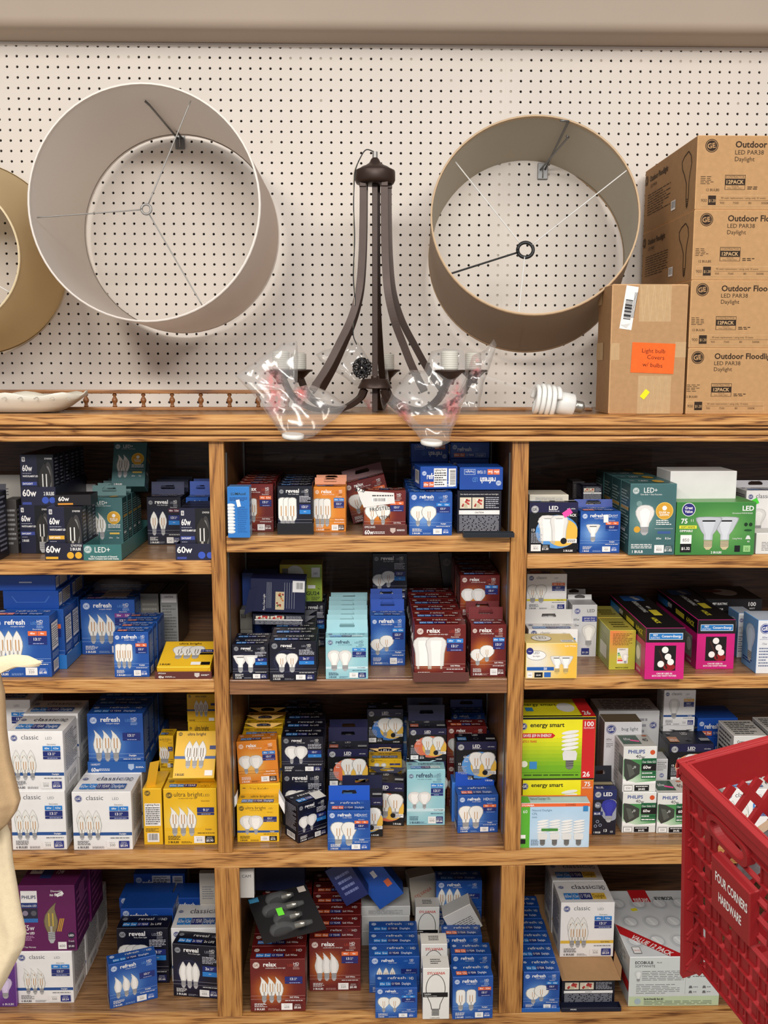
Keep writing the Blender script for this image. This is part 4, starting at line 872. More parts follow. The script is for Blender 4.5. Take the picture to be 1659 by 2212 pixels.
# ------------------------------------------------------------------ custom prints
def greatvalue():
    def fn(a):
        f = 'front'; a.glow(f, (60, 128, 60), (110, 170, 90), cx=.55, cy=.5, rx=.6, ry=.6)
        a.ell(f, .15, .86, .085, None, W_); a.ell(f, .15, .86, .078, None, (40, 40, 120)); a.text(f, 'Great', .15, .87, .05, W_, mw=.1, bold=True); a.text(f, 'Value', .15, .8, .05, W_, mw=.1, bold=True)
        a.text(f, '75', .1, .6, .09, W_, mw=.09, bold=True); a.text(f, '11', .2, .63, .05, W_, mw=.05); a.rect(f, .04, .5, .26, .56, (230, 226, 60)); a.text(f, 'SOFT WHITE', .15, .512, .032, (40, 90, 40), mw=.18, bold=True); a.text(f, 'DIMMABLE', .13, .44, .038, W_, mw=.16, bold=True)
        lumv(a, f, .06, .05, .2, .38, '850', '$1.32')
        a.text(f, 'LED', .9, .84, .09, W_, mw=.16, bold=True); a.text(f, 'Directional PAR30 BULB', .83, .78, .026, W_, mw=.28); a.bulb(f, 'R', .62, .1, .62, 'w', body=(196, 200, 206), basec=(206, 190, 150)); a.bulb(f, 'R', .41, .1, .62, 'w', body=(190, 194, 202), basec=(206, 190, 150))
        a.text(f, '2 BULBS', .52, .03, .04, W_, mw=.18, bold=True); a.rect(f, .75, .06, .82, .18, K_); a.rect(f, .86, .06, .95, .18, (150, 200, 130)); a.text(f, '22', .905, .09, .05, (40, 90, 40), mw=.06); a.text(f, 'Long Neck', .78, .3, .03, W_, mw=.12); a.text(f, '40', .92, .24, .035, W_, mw=.05)
        a.poly(f, [(.88, .3), (.95, .3), (.93, .37), (.9, .37)], (220, 226, 220)); a.ell(f, .91, .47, .05, .02, (30, 80, 40))
        for x in (.88, .94): a.ell(f, x, .58, .022, .035, (20, 50, 24))
        a.lines('left', .1, .1, .9, .9, 12, (180, 210, 160)); a.text('left', 'LED', .3, .8, .06, W_, mw=.3)
    return dict(front=(60, 128, 60), side=(70, 120, 56), top=(88, 150, 74)), fn
def lumv(a, f, x0, y0, x1, y1, v, cost):
    m = (y0+y1)/2; a.rect(f, x0, m, x1, y1, W_); a.text(f, v, (x0+x1)/2, m+.04, .06, (70, 70, 70), mw=(x1-x0)*.8); a.rect(f, x0, y0, x1, m, K_); a.text(f, cost, (x0+x1)/2, y0+.05, .05, W_, mw=(x1-x0)*.8, bold=True)
def spot():
    def fn(a):
        f = 'front'; a.glow(f, (240, 190, 70), (234, 230, 220), cx=.2, cy=.5, rx=.75, ry=1.1); a.ell(f, .2, .66, .19, .14, (60, 60, 60)); a.ell(f, .2, .66, .185, .13, W_); a.ell(f, .07, .78, .07, None, (40, 44, 120)); a.text(f, 'Value', .07, .76, .03, W_, mw=.1)
        a.text(f, 'LED', .2, .7, .07, K_, mw=.2); a.text(f, 'Spotlight', .2, .62, .04, K_, mw=.22); a.text(f, 'Soft White', .86, .9, .05, W_, mw=.24)
        a.rect(f, .02, .23, .55, .33, (30, 90, 170)); a.text(f, '50', .38, .25, .065, W_, mw=.14, bold=True); a.rect(f, .03, .03, .13, .18, W_); a.text(f, '500', .08, .08, .04, K_, mw=.1); a.rect(f, .17, .03, .33, .18, K_); a.text(f, '$0.84', .25, .08, .04, W_, mw=.14); a.rect(f, .36, .04, .49, .18, (40, 100, 180))
        a.bulb(f, 'R', .61, .14, .5, 'w', basec=(214, 184, 110)); a.bulb(f, 'R', .78, .14, .5, 'w', basec=(214, 184, 110)); a.text('top', 'LED', .35, .4, .25, K_, mw=.2); a.ell('top', .35, .5, .2, .3, (60, 60, 60)); a.ell('top', .35, .5, .19, .28, (236, 232, 222)); a.text('top', 'LED', .35, .4, .25, K_, mw=.2); a.barcode('top', .7, .1, .95, .3)
    return dict(front=(236, 214, 150), side=(240, 196, 80), top=(228, 200, 120)), fn
def garage():
    def fn(a):
        f = 'front'; a.logo(f, .2, .88, .12, (50, 66, 140), W_); a.text(f, 'LED', .75, .86, .06, (60, 60, 70), mw=.36); a.rect(f, .4, .68, .99, .78, (60, 72, 150)); a.text(f, 'garage door', .7, .735, .03, W_, mw=.5); a.text(f, 'opener bulb', .7, .69, .03, W_, mw=.5)
        a.text(f, '60w', .17, .7, .045, (60, 60, 70), mw=.25); a.text(f, '10w', .17, .59, .045, (60, 60, 70), mw=.25); a.bulb(f, 'A', .68, .2, .42); a.rect(f, .4, .04, .72, .17, NV); a.text(f, '$1.20', .56, .07, .035, W_, mw=.26); a.lines('left', .1, .1, .9, .8, 12, (120, 120, 130)); a.rect('left', .1, .4, .8, .6, (60, 72, 150))
    return dict(front=(214, 214, 216), side=(190, 192, 198), top=(206, 206, 208)), fn
def rainbow():
    def fn(a):
        f = 'front'; a.glow(f, (186, 180, 60), (226, 130, 70), cx=.1, cy=1, rx=1.1, ry=.9); a.lines(f, .12, .62, .88, .93, 8, (110, 80, 30)); a.rect(f, .3, .16, .72, .55, (232, 230, 222)); a.text(f, 'ENERGY', .5, .5, .03, K_, mw=.36, bold=True)
        for i, c in enumerate([(60, 140, 70), (120, 180, 70), (220, 220, 60), (240, 170, 50), (220, 60, 50)]): a.rect(f, .32, .4-.045*i, .4+.03*i, .435-.045*i, c)
        a.bulb(f, 'A', .62, .16, .24); a.text(f, 'MADE IN CHINA', .5, .04, .03, K_, mw=.6, bold=True); a.lines('left', .3, .15, .7, .8, 9, (160, 160, 120)); a.rect('left', .25, .2, .8, .55, (206, 206, 190)); a.lines('top', .25, .2, .85, .7, 3, (90, 80, 30))
    return dict(front=(186, 180, 60), side=(150, 156, 84), top=(170, 158, 70)), fn
def conserv():
    PK = (206, 28, 122)
    def fn(a):
        f = 'front'; a.rect(f, .003, .72, .997, .997, (18, 18, 20)); a.rect(f, .08, .775, .94, .905, (224, 234, 240)); a.rect(f, .09, .785, .93, .895, (38, 120, 190)); a.text(f, 'FEIT', .24, .845, .035, W_, mw=.2, bold=True); a.text(f, 'ELECTRIC', .24, .8, .028, W_, mw=.24); a.text(f, 'Conserv-Energy', .65, .82, .045, W_, mw=.5, bold=True)
        a.rect(f, .23, .17, .78, .66, (22, 14, 16)); a.glow(f, (22, 14, 16), (22, 14, 16)) if False else None; a.ell(f, .62, .24, .15, .07, (150, 24, 30))
        a.poly(f, [(.33, .56), (.36, .58), (.58, .22), (.54, .2)], (60, 26, 20))
        for x, y in ((.5, .575), (.58, .44), (.65, .34), (.4, .3)): a.ell(f, x, y, .085, None, (246, 240, 236))
        a.text(f, 'CAN BE USED IN', .5, .1, .03, W_, mw=.4, bold=True); a.text(f, 'BATH AND VANITY FIXTURES', .5, .055, .03, W_, mw=.62, bold=True)
        g = 'lside'; 
        a.rect('top', .2, .78, .8, .95, (30, 90, 160)); g = 'topx'
        a.text(g, '40W', .42, .62, .1, W_, mw=.12); a.text(g, 'ENERGY SAVING', .4, .4, .12, (210, 210, 205), mw=.34, bold=True); a.rect(g, .5, .58, .66, .8, (222, 204, 60)); a.text(g, '4-PACK', .8, .4, .13, (226, 214, 60), mw=.16, bold=True)
        for x in (.1, .17, .14): a.ell(g, x, .45+x, .02, None, (190, 186, 186))
        a.rect('left', .0, .003, 1, .72, (190, 26, 112)); a.rect('left', .3, .15, .9, .6, (150, 150, 146)); 
        for x in (.4, .55, .7, .83): a.ell('left', x, .4, .05, None, (225, 225, 220))
        a.text('left', '40W', .35, .82, .1, W_, mw=.14, bold=True); a.rect('left', .5, .8, .7, .9, (222, 204, 60)); a.text('left', '4-PACK', .84, .8, .1, (226, 214, 60), mw=.2, bold=True); a.text('left', 'LONGER', .85, .05, .05, W_, mw=.22); a.rect('left', .04, .78, .3, .92, (38, 120, 190))
    return dict(front=PK, side=(20, 20, 22), top=(20, 20, 22)), fn
def feit100():
    def fn(a):
        f = 'front'; a.text(f, 'FEIT ELECTRIC', .25, .55, .16, W_, mw=.26, bold=True); a.text(f, 'enhance', .2, .15, .2, W_, mw=.28); a.text(f, '100', .82, .45, .3, W_, mw=.18, bold=True); a.text(f, 'WATT', .82, .2, .12, W_, mw=.1)
        a.ell('top', .5, .5, .22, .25, (200, 196, 190)); a.ell('top', .3, .6, .2, .1, (120, 50, 30)); a.lines('left', .1, .2, .9, .8, 5, (140, 140, 140))
    return dict(front=(20, 18, 20), side=(26, 22, 24), top=(34, 24, 22)), fn
def bluebox():
    def fn(a):
        f = 'front'; a.rect(f, .003, .003, .4, .997, (226, 228, 232)); a.logo(f, .2, .84, .14, (50, 66, 140), W_); a.text(f, '60w', .2, .66, .04, NV, mw=.24); a.rect(f, .06, .64, .34, .645, NV); a.text(f, '15w', .2, .54, .04, (90, 90, 100), mw=.24); a.lines(f, .06, .12, .34, .5, 7, (110, 120, 150)); a.bulb(f, 'A', .7, .25, .5); a.lines('left', .1, .1, .9, .2, 2, NV); a.bulb('left', 'A', .55, .15, .7, body=(196, 212, 232))
    return dict(front=(60, 130, 196), side=(110, 156, 206), top=(190, 200, 214)), fn
def esmart(w1='100', w2='26', rc=(206, 32, 36), save=True):
    def fn(a):
        f = 'front'; w_, h = a.sz(f); a.rect(f, .003, .003, .997, .997, (116, 176, 30)); n = 8
        for i in range(n): t = i/n; a.rect(f, .003, .15+.85*i/n*.6, .997, .15+.85*(i+1)/n*.6+.003, tuple(int((116, 176, 30)[k]*(1-t)+(240, 232, 30)[k]*t) for k in range(3)))
        a.rect(f, .003, .66, .997, .997, (242, 232, 34)); a.rect(f, .003, .96, .997, .997, K_); a.rect(f, .82, .003, .997, .955, rc)
        a.logo(f, .03, .85, .05, (30, 40, 110), W_); a.text(f, 'energy smart', .12, .84, .07, K_, 'l', mw=.46, bold=True); a.text(f, w1, .91, .85, .075, W_, mw=.14, bold=True); a.text(f, 'EQUIVALENT', .91, .81, .025, W_, mw=.14)
        if save: a.poly(f, [(.003, .66), (.42, .66), (.46, .7), (.42, .74), (.003, .74)], rc); a.text(f, 'SAVES $59 IN ENERGY', .22, .68, .045, W_, mw=.38, bold=True); a.text(f, 'LASTS 5 YEARS', .1, .59, .035, rc, mw=.22, bold=True); a.text(f, w2, .89, .03, .08, W_, mw=.1, bold=True)
        a.spiral(f, .66, .15, .68); a.ell(f, .05, .24, .045, None, (240, 240, 220)); a.rect(f, .12, .16, .22, .28, (60, 140, 200)); a.rect(f, .02, .1, .8, .103, (50, 80, 20)); a.lines(f, .05, .04, .78, .08, 1, (50, 80, 20))
        a.rect('top', .82, .0, 1, 1, rc); a.text('top', 'energy smart', .3, .6, .14, K_, mw=.5); a.rect('top', .1, .3, .2, .5, (60, 140, 200)); a.ell('top', .66, .5, .12, .25, (230, 230, 226)); a.text('top', w2, .9, .1, .2, W_, mw=.1, bold=True); a.rect('top', .003, .0, .82, .06, K_)
    return dict(front=(242, 232, 34), side=rc, top=(236, 226, 40)), fn
def sylcfl():
    def fn(a):
        f = 'front'; a.glow(f, (180, 210, 234), (220, 230, 238), cx=.6, cy=.3, rx=.6, ry=.6); a.rect(f, .003, .003, .13, .92, (90, 176, 50)); a.rect(f, .003, .92, .997, .997, (236, 104, 52)); a.text(f, 'SYLVANIA', .1, .935, .04, W_, mw=.18, bold=True)
        a.text(f, 'LOWES', .72, .935, .045, K_, mw=.2); a.text(f, 'Natural Daylight', .16, .82, .045, (60, 100, 130), 'l', mw=.3); a.text(f, 'CFL', .16, .74, .05, (60, 100, 130), 'l', mw=.12); a.text(f, '60', .06, .78, .07, W_, mw=.1); a.text(f, '5000K', .16, .67, .03, (60, 100, 130), 'l', mw=.1)
        for i in range(4): a.spiral(f, .32+.175*i, .05, .62)
        a.rect(f, .3, .38, .54, .44, (70, 140, 60)); a.rect(f, .9, .82, .97, .94, (50, 130, 190)); a.rect(f, .0, .22, .07, .3, W_); a.rect(f, .0, .1, .07, .2, K_); a.lines(f, .15, .06, .26, .2, 4, (100, 120, 140)); a.text('top', 'Natural Daylight CFL', .3, .4, .3, (60, 100, 130), mw=.3); a.rect('top', 0, .85, 1, 1, (236, 104, 52)); a.rect('top', 0, 0, .13, .9, (90, 176, 50))
    return dict(front=(180, 210, 234), side=(150, 190, 110), top=(176, 200, 206)), fn
def philips(scr='40w', stk=True):
    GN = (22, 92, 56)
    def fn(a):
        f = 'front'; a.glow(f, (70, 140, 80), (206, 224, 200), cx=.2, cy=.2, rx=.9, ry=.5, y0=.18, y1=.74); a.text(f, 'PHILIPS', .14, .85, .08, (36, 70, 140), 'l', mw=.5, bold=True); a.ell(f, .87, .87, .075, None, (206, 82, 40)); a.text(f, scr, .5, .74, .08, K_, mw=.3, rot=-6)
        a.rect(f, .0, .72, .997, .74, (228, 228, 224)); a.poly(f, [(.003, .18), (.997, .18), (.997, .24), (.7, .22), (.4, .2), (.1, .26), (.003, .3)], W_)
        a.rect(f, .55, .5, .997, .74, GN); a.text(f, 'Clear Globe G25', .77, .64, .045, W_, mw=.4); a.rect(f, .55, .46, .997, .62, K_); a.text(f, '60w', .72, .51, .07, W_, mw=.24, bold=True); a.rect(f, .55, .38, .997, .45, GN); a.rect(f, .55, .29, .997, .37, GN); a.lines(f, .57, .3, .97, .36, 1, W_, rag=False); a.lines(f, .57, .39, .9, .44, 1, W_)
        pts = [(.03, .74), (.2, .72), (.5, .6), (.5, .4), (.3, .3), (.12, .24), (.03, .36)]; a.poly(f, pts, (60, 62, 58)); a.poly(f, [(.1, .62), (.24, .6), (.36, .4), (.2, .32)], (88, 92, 86)); a.ell(f, .35, .55, .04, None, (150, 156, 150)); a.ell(f, .3, .52, .012, None, W_)
        a.rect(f, .04, .02, .3, .15, (60, 60, 60)); a.rect(f, .05, .03, .29, .14, W_); a.text(f, '550', .17, .06, .05, (70, 70, 70), mw=.18); a.rect(f, .36, .02, .8, .15, K_); a.text(f, '$4.82', .58, .04, .045, W_, mw=.24, bold=True); a.lines(f, .4, .1, .76, .14, 1, W_)
        a.rect('top', .05, .2, .6, .9, (50, 84, 66)); a.text('top', '60w', .25, .5, .2, W_, mw=.2); a.text('top', '40', .78, .4, .25, K_, mw=.16); a.ell('top', .85, .85, .08, .06, (190, 110, 80))
        if stk: a.sticker('top', .45, .45, .011, .004, -25, (255, 70, 160))
        a.lines('left', .1, .12, .5, .9, 10, (140, 140, 136)); a.rect('left', .55, .35, .95, .75, (90, 96, 90))
    return dict(front=(222, 222, 218), side=(196, 196, 192), top=(196, 196, 190)), fn
def buglight():
    def fn(a):
        a.logo('front', .18, .88, .13, (40, 56, 128), W_); a.text('front', 'bug light', .68, .86, .055, (70, 72, 84), mw=.46); a.text('front', '60w', .13, .7, .035, (70, 72, 84), mw=.18); a.lines('front', .06, .58, .24, .66, 3, (120, 120, 130)); a.rect('front', .05, .68, .24, .683, (120, 120, 130))
    return dict(front=(222, 222, 224), side=(170, 168, 160), top=(120, 106, 84)), fn
def blueled():
    def fn(a):
        f = 'front'; a.rect(f, .003, .78, .997, .997, (30, 40, 92)); a.logo(f, .2, .89, .13, (200, 200, 204), (16, 18, 40)); a.text(f, 'LED', .62, .86, .08, W_, mw=.38, bold=True); a.ell(f, .2, .66, .14, None, (120, 124, 140)); a.text(f, '3w', .18, .63, .05, W_, mw=.18); a.ell(f, .75, .55, .42, .24, (150, 154, 170)); a.bulb(f, 'A', .68, .28, .5, 'w', body=(46, 50, 150)); a.rect(f, .02, .44, .42, .52, (40, 50, 110)); a.text(f, 'BLUE', .18, .455, .04, W_, mw=.26, bold=True)
        for x, y in ((.2, .3), (.32, .22), (.12, .2)): a.ell(f, x, y, .07, None, (150, 154, 176)); a.ell(f, x, y, .045, None, (20, 22, 40))
        a.text(f, '1 BULB', .2, .04, .04, W_, mw=.28, bold=True); a.text(f, '13', .55, .07, .06, W_, mw=.14, bold=True); a.text(f, '10', .82, .05, .045, W_, mw=.12); a.rect('top', .0, .0, 1, .4, (26, 36, 90)); a.text('top', 'BLUE', .3, .1, .2, W_, mw=.3); a.rect('top', .05, .5, .95, .8, (150, 140, 110))
    return dict(front=(18, 20, 36), side=(20, 22, 40), top=(26, 26, 34)), fn
def philpurple():
    PU = (98, 24, 84)
    def fn(a):
        f = 'front'; a.rect(f, .04, .74, .33, .92, W_); a.text(f, 'PHILIPS', .185, .8, .05, (40, 50, 90), mw=.25, bold=True); a.rect(f, .04, .66, .33, .74, (40, 60, 120)); a.text(f, 'Dimmable LED', .185, .68, .03, W_, mw=.26); a.rect(f, .04, .5, .33, .655, (40, 40, 60)); a.ell(f, .11, .58, .05, None, (140, 130, 150)); a.ell(f, .26, .58, .05, None, (90, 90, 100)); a.rect(f, .04, .44, .33, .5, (50, 110, 180))
        a.text(f, 'Dimmable', .68, .9, .03, W_, mw=.2); a.text(f, 'no flicker', .68, .84, .04, W_, mw=.24, bold=True); a.text(f, '75w', .06, .32, .08, W_, 'l', mw=.2); a.text(f, '6.0w LED', .06, .26, .035, W_, 'l', mw=.2, bold=True); a.lines(f, .06, .16, .25, .24, 4, (200, 150, 190)); a.text(f, '7 Year Warranty', .05, .05, .025, W_, 'l', mw=.22)
        a.bulb(f, 'F', .56, .12, .62, 'c', (206, 176, 70), body=(134, 120, 86), mir=-1)
        for k in range(3): a.poly(f, [(.66+.03*k, .3), (.68+.03*k, .3), (.74+.03*k, .5), (.72+.03*k, .5)], (200, 150, 60))
        a.ell(f, .91, .24, .06, None, (40, 40, 60)); a.text(f, 'LED', .91, .225, .03, W_, mw=.09, bold=True); a.text(f, '3 pack', .91, .14, .025, W_, mw=.1); a.rect(f, .67, .03, .82, .14, W_); a.text(f, '600', .745, .06, .04, (70, 70, 70), mw=.1); a.rect(f, .84, .03, .97, .14, (60, 16, 60)); a.text(f, '$0.80', .905, .06, .03, W_, mw=.1)
        a.sticker(f, .74, .87, .009, .004, 28, W_, '4.99'); a.rect('top', .08, .5, .3, .95, W_); a.text('top', 'PHILIPS', .19, .62, .2, (40, 50, 90), mw=.2, bold=True); a.rect('top', .3, .3, .5, .8, (40, 60, 120)); a.text('top', '75w', .62, .5, .25, W_, mw=.14)
        for s in ('right',): a.lines(s, .1, .1, .9, .9, 8, (140, 70, 120)); a.rect(s, .3, .6, .7, .9, (130, 60, 110))
    return dict(front=PU, side=(84, 22, 74), top=(104, 34, 88)), fn
def sylv(mod='LU150/MED'):
    def fn(a):
        f = 'front'; a.text(f, 'SYLVANIA', .5, .88, .05, (196, 50, 36), mw=.86, bold=True)
        O = []
        for k in range(20): t = 2*math.pi*k/20; O.append((.48+.36*math.cos(t)*(1 if math.sin(t) > -.2 else .7), .6+.26*math.sin(t)))
        O = [(.48+.36*math.cos(math.radians(q)), .6+.28*math.sin(math.radians(q))) for q in range(-20, 201, 11)]+[(.16, .46), (.3, .3), (.33, .2), (.63, .2), (.66, .3), (.8, .46)]
        for k in range(len(O)):
            (xa, ya), (xb, yb) = O[k], O[(k+1) % len(O)]; l = math.hypot(xb-xa, yb-ya)+1e-6; nx, ny = -(yb-ya)/l*.012, (xb-xa)/l*.005; a.poly(f, [(xa-nx, ya-ny), (xb-nx, yb-ny), (xb+nx, yb+ny), (xa+nx, ya+ny)], K_)
        a.rect(f, .003, .44, .94, .53, K_); a.text(f, 'Lumalux', .06, .49, .025, W_, 'l', mw=.3, bold=True); a.text(f, 'High Pressure Sodium', .06, .455, .018, W_, 'l', mw=.6)
        for k in range(5): a.rect(f, .34, .08+.028*k, .62, .095+.028*k, K_)
        a.text(f, '1 LAMP/LAMPE', .45, .02, .02, K_, mw=.7); a.lines('top', .3, .3, .7, .75, 3, (90, 90, 90)); a.lines('left', .2, .2, .8, .9, 8, (150, 150, 150)); a.text('left', mod, .5, .5, .03, K_, mw=.6)
    return dict(front=(232, 230, 224), side=(204, 200, 192), top=(224, 220, 212)), fn
def ecobulb():
    def fn(a):
        f = 'front'; a.rect(f, .003, .003, .997, .2, (196, 214, 176)); a.text(f, 'ECOBULB', .06, .86, .055, K_, 'l', mw=.24, bold=True); a.text(f, 'SOFTWHITE', .06, .79, .05, K_, 'l', mw=.22); a.text(f, 'PLUS', .3, .87, .03, K_, 'l', mw=.06)
        a.lines(f, .14, .52, .6, .73, 6, (110, 110, 110), .3, False); a.lines(f, .08, .25, .56, .46, 6, (120, 120, 120), .3); a.rect(f, .62, .24, .622, .78, (150, 150, 150)); a.lines(f, .7, .68, .9, .72, 1, (120, 120, 120)); a.lines(f, .7, .58, .9, .62, 1, (120, 120, 120))
        for y in (.7, .6): a.ell(f, .655, y, .02, None, (120, 110, 110))
        a.bulb(f, 'A', .1, .5, .22, body=(216, 220, 218))
        for x, y in ((.68, .36), (.83, .36), (.68, .26), (.83, .26)): a.poly(f, [(x-.02, y), (x+.02, y), (x+.012, y+.05), (x-.012, y+.05)], (110, 110, 110)); a.lines(f, x+.03, y+.01, x+.08, y+.04, 1, (120, 120, 120))
        a.ell(f, .1, .1, .035, None, (170, 190, 200)); a.text(f, 'Earth-friendly fact #1:', .17, .13, .04, (60, 60, 60), 'l', mw=.22, bold=True); a.lines(f, .17, .03, .92, .12, 3, (110, 120, 110), .3, False)
        t = 'top'
        w_, h = a.sz(t)
        for i in range(3):
            for j in range(4):
                x, y = .14+.25*j+.05*(i % 2), .22+.28*i
                a.ell(t, x, y, .1, .1, (206, 210, 212)); a.ell(t, x, y, .085, .08, (188, 192, 196)); a.ell(t, x, y, .07, .062, (222, 226, 228)); a.poly(t, [(x-.05, y+.05), (x-.02, y+.05), (x+.03, y-.05), (x, y-.05)], (240, 242, 242))
        a.poly(t, [(0, .32), (0, .46), (.62, .0), (.44, .0)], (190, 30, 36)); ang = math.degrees(math.atan2(-.39*h, .53*w_))
        a.text(t, 'VALUE 12 PACK', .27, .13, .06, W_, mw=.5, bold=True, rot=ang); a.rect(t, .33, .8, .55, 1, (190, 30, 36)); a.text(t, 'SAVE $1016', .44, .86, .06, W_, mw=.18, bold=True, rot=180); a.rect(t, .62, .02, .68, .08, (50, 120, 190)); a.rect(t, .06, .04, .15, .13, (60, 60, 60)); a.rect(t, .065, .045, .145, .125, W_); a.text(t, 'SAVES', .105, .07, .02, (190, 30, 36), mw=.07); a.sticker(t, .3, .68, .008, .006, 15, (240, 226, 50))
        a.text(t, 'ECOBULB', .72, .88, .05, K_, mw=.22, bold=True, rot=180)
        a.rect('left', .0, .3, 1, .5, (190, 30, 36)); a.lines('left', .1, .6, .9, .9, 4, (140, 140, 140))
    return dict(front=(216, 222, 220), side=(180, 184, 184), top=(216, 220, 222)), fn
def gu24():
    def fn(a):
        f = 'front'; a.glow(f, (150, 176, 60), (232, 190, 60), cx=.2, cy=.7, rx=.8, ry=.7); a.ell(f, .36, .74, .22, None, (180, 180, 160)); a.ell(f, .36, .74, .21, None, (226, 224, 214)); a.rect(f, .75, .66, .95, .92, W_); a.text(f, 'LED', .85, .74, .05, K_, mw=.16); a.rect(f, .66, .36, .84, .45, W_); a.text(f, '9w', .93, .33, .045, K_, mw=.1)
        a.text(f, 'GU24', .78, .18, .1, (40, 60, 30), mw=.36, bold=True); a.text(f, '2', .64, .05, .06, K_, mw=.06); a.rect(f, .06, .6, .2, .9, (120, 120, 110)); a.lines(f, .75, .04, .95, .14, 3, K_)
    return dict(front=(196, 176, 60), side=(150, 130, 50), top=(170, 160, 90)), fn
def compact():
    def fn(a):
        f = 'front'; a.text(f, 'Compact Fluorescent', .5, .86, .05, K_, mw=.8, bold=True); a.lines(f, .15, .7, .85, .82, 2, (120, 120, 120)); a.text(f, 'Energy', .5, .55, .08, K_, mw=.6, bold=True); a.lines(f, .1, .1, .9, .5, 7, (110, 110, 110)); a.lines('left', .1, .62, .9, .95, 4, (60, 60, 60)); a.rect('left', .1, .1, .9, .58, (40, 40, 42)); a.lines('left', .15, .14, .85, .54, 9, (190, 190, 190)); a.lines('top', .1, .1, .9, .9, 7, (80, 80, 80), .5)
    return dict(front=(220, 218, 214), side=(196, 194, 190), top=(206, 204, 198)), fn
def lumacoil():
    def fn(a):
        f = 'front'; a.text(f, 'LUMAcoil', .5, .84, .05, (40, 60, 60), mw=.7, bold=True); a.lines(f, .1, .72, .9, .8, 3, (20, 60, 120)); a.lines(f, .45, .1, .9, .62, 14, (30, 90, 160), .4)
        for i in range(9): a.ell(f, .14, .12+.065*i, .2, .036, (206, 212, 218)); a.ell(f, .13, .125+.065*i, .17, .022, W_)
        a.sticker(f, .5, .68, .004, .008, 12, W_); a.lines('right', .2, .2, .8, .8, 5, (70, 110, 150))
    return dict(front=(46, 120, 196), side=(120, 150, 180), top=(90, 130, 180)), fn
def whitetxt(c=(224, 222, 220), ln=(140, 140, 144), t=None, barc=None):
    def fn(a):
        if t: a.text('front', t, .5, .7, .1, (70, 72, 84), mw=.6)
        a.lines('front', .15, .15, .85, .6, 6, ln) if ln else None
        if barc: a.barcode('front', *barc)
    return dict(front=c), fn
def bluelay(bar=False, inv=False):
    def fn(a):
        f = 'front'; a.text(f, 'refresh', .35, .45, .26, W_, mw=.36, bold=True); a.text(f, 'LED', .65, .45, .2, (92, 146, 208), mw=.12); a.logo(f, .1, .7, .06, (210, 222, 240), (26, 78, 168)); badge(a, f, .08, .08, .22, .32, OR, '60w', h=.12); badge(a, f, .23, .08, .36, .32, OR, '5w', h=.12); a.text(f, '13 YEAR', .5, .14, .14, W_, mw=.2); a.rect(f, .64, .08, .9, .32, (180, 200, 230)); a.rect(f, .65, .1, .89, .3, (26, 78, 168)); a.text(f, 'Daylight', .77, .15, .1, W_, mw=.2)
        if bar:
            a.rect(f, .36, .08, .72, .92, W_); a.text(f, 'Lighting Facts', .38, .8, .08, K_, 'l', mw=.3, bold=True); a.lines(f, .38, .14, .7, .76, 6, K_); a.barcode(f, .76, .1, .96, .9, True)
        a.lines('right', .1, .1, .5, .9, 6, (150, 180, 225)); a.rect('right', .55, .1, .95, .9, W_); a.lines('right', .6, .15, .9, .85, 6, K_); a.barcode('left', .2, .2, .8, .8)
    return dict(front=(24, 74, 164), side=(26, 78, 168), top=(28, 84, 176)), fn
BOX = 'light bulb box'
g = 'left bay'
# ================================================================== top shelf, left bay
CW = LT60(); CY_ = LT60((226, 172, 50), 'SOFT WHITE')
P(CW, -66, -3, 1066, 1212, 'dark box with white side label, cut by the left picture edge on top shelf', z='L1', d=.07, tab=1046, tabc=(22, 24, 44))
P(plain((70, 66, 64), ln=(150, 150, 150)), 14, 40, 1080, 1196, 'narrow grey box behind the leftmost top-shelf boxes', z='L1', d=.06)
P(whitetxt((176, 172, 164), None, 'GE'), -30, 46, 1026, 1090, 'pale grey box with round emblem at the back of the top left shelf', z='L1', q=.26, d=.09)
tr1 = P(CW, 46, 112, 1092, 1196, 'navy box with dark candle bulb, lower left of the top-left stack', z='L1', d=.045, n=5, row='navy candle bulb boxes low on the top left shelf')
t2 = tray(46, 121, 1052, 1088, 'navy display tray printed 60w under the upper row of navy boxes', tr1['top'], .262, (34, 35, 58), lambda a: (a.text('front', '60w', .05, .5, .36, W_, 'l', mw=.4, bold=True), a.text('front', '2 BULBS', .66, .55, .18, W_, 'l', mw=.3, bold=True), a.ell('front', .7, .28, .1, None, (60, 90, 190)), a.ell('front', .9, .28, .09, None, (60, 90, 190)), a.rect('front', .04, .04, .3, .18, (60, 74, 150))), q=tr1['Y']-F)
P(CW, 47.5, 119, 982, 1088, 'navy candle bulb box at the front of the upper row, top left shelf', z=tr1['top']+.0015, q=tr1['Y']-F+.004, d=.04, n=6, gap=.0025, row='upper navy candle bulb boxes, top left shelf')
t3 = tray(98, 181, 1174, 1210, 'navy display tray printed 60w with yellow icons', 'L1', .14, (30, 30, 48), lambda a: (a.text('front', '60w', .03, .45, .4, W_, 'l', mw=.38, bold=True), a.text('front', '5745958', .68, .8, .14, W_, 'l', mw=.28), a.text('front', '2 BULBS', .66, .58, .16, W_, 'l', mw=.28, bold=True), a.ell('front', .66, .28, .09, None, (226, 172, 50)), a.ell('front', .87, .28, .09, None, (226, 172, 50)), a.rect('front', .02, .06, .34, .2, (226, 172, 50))))
y3 = P(CY_, 106, 180, 1095, 1209, 'navy candle bulb box with a yellow stripe standing in its tray', z='L1', q=t3['Y']-F+.006, d=.04, n=3, gap=.002, row='yellow striped navy boxes in the tray')
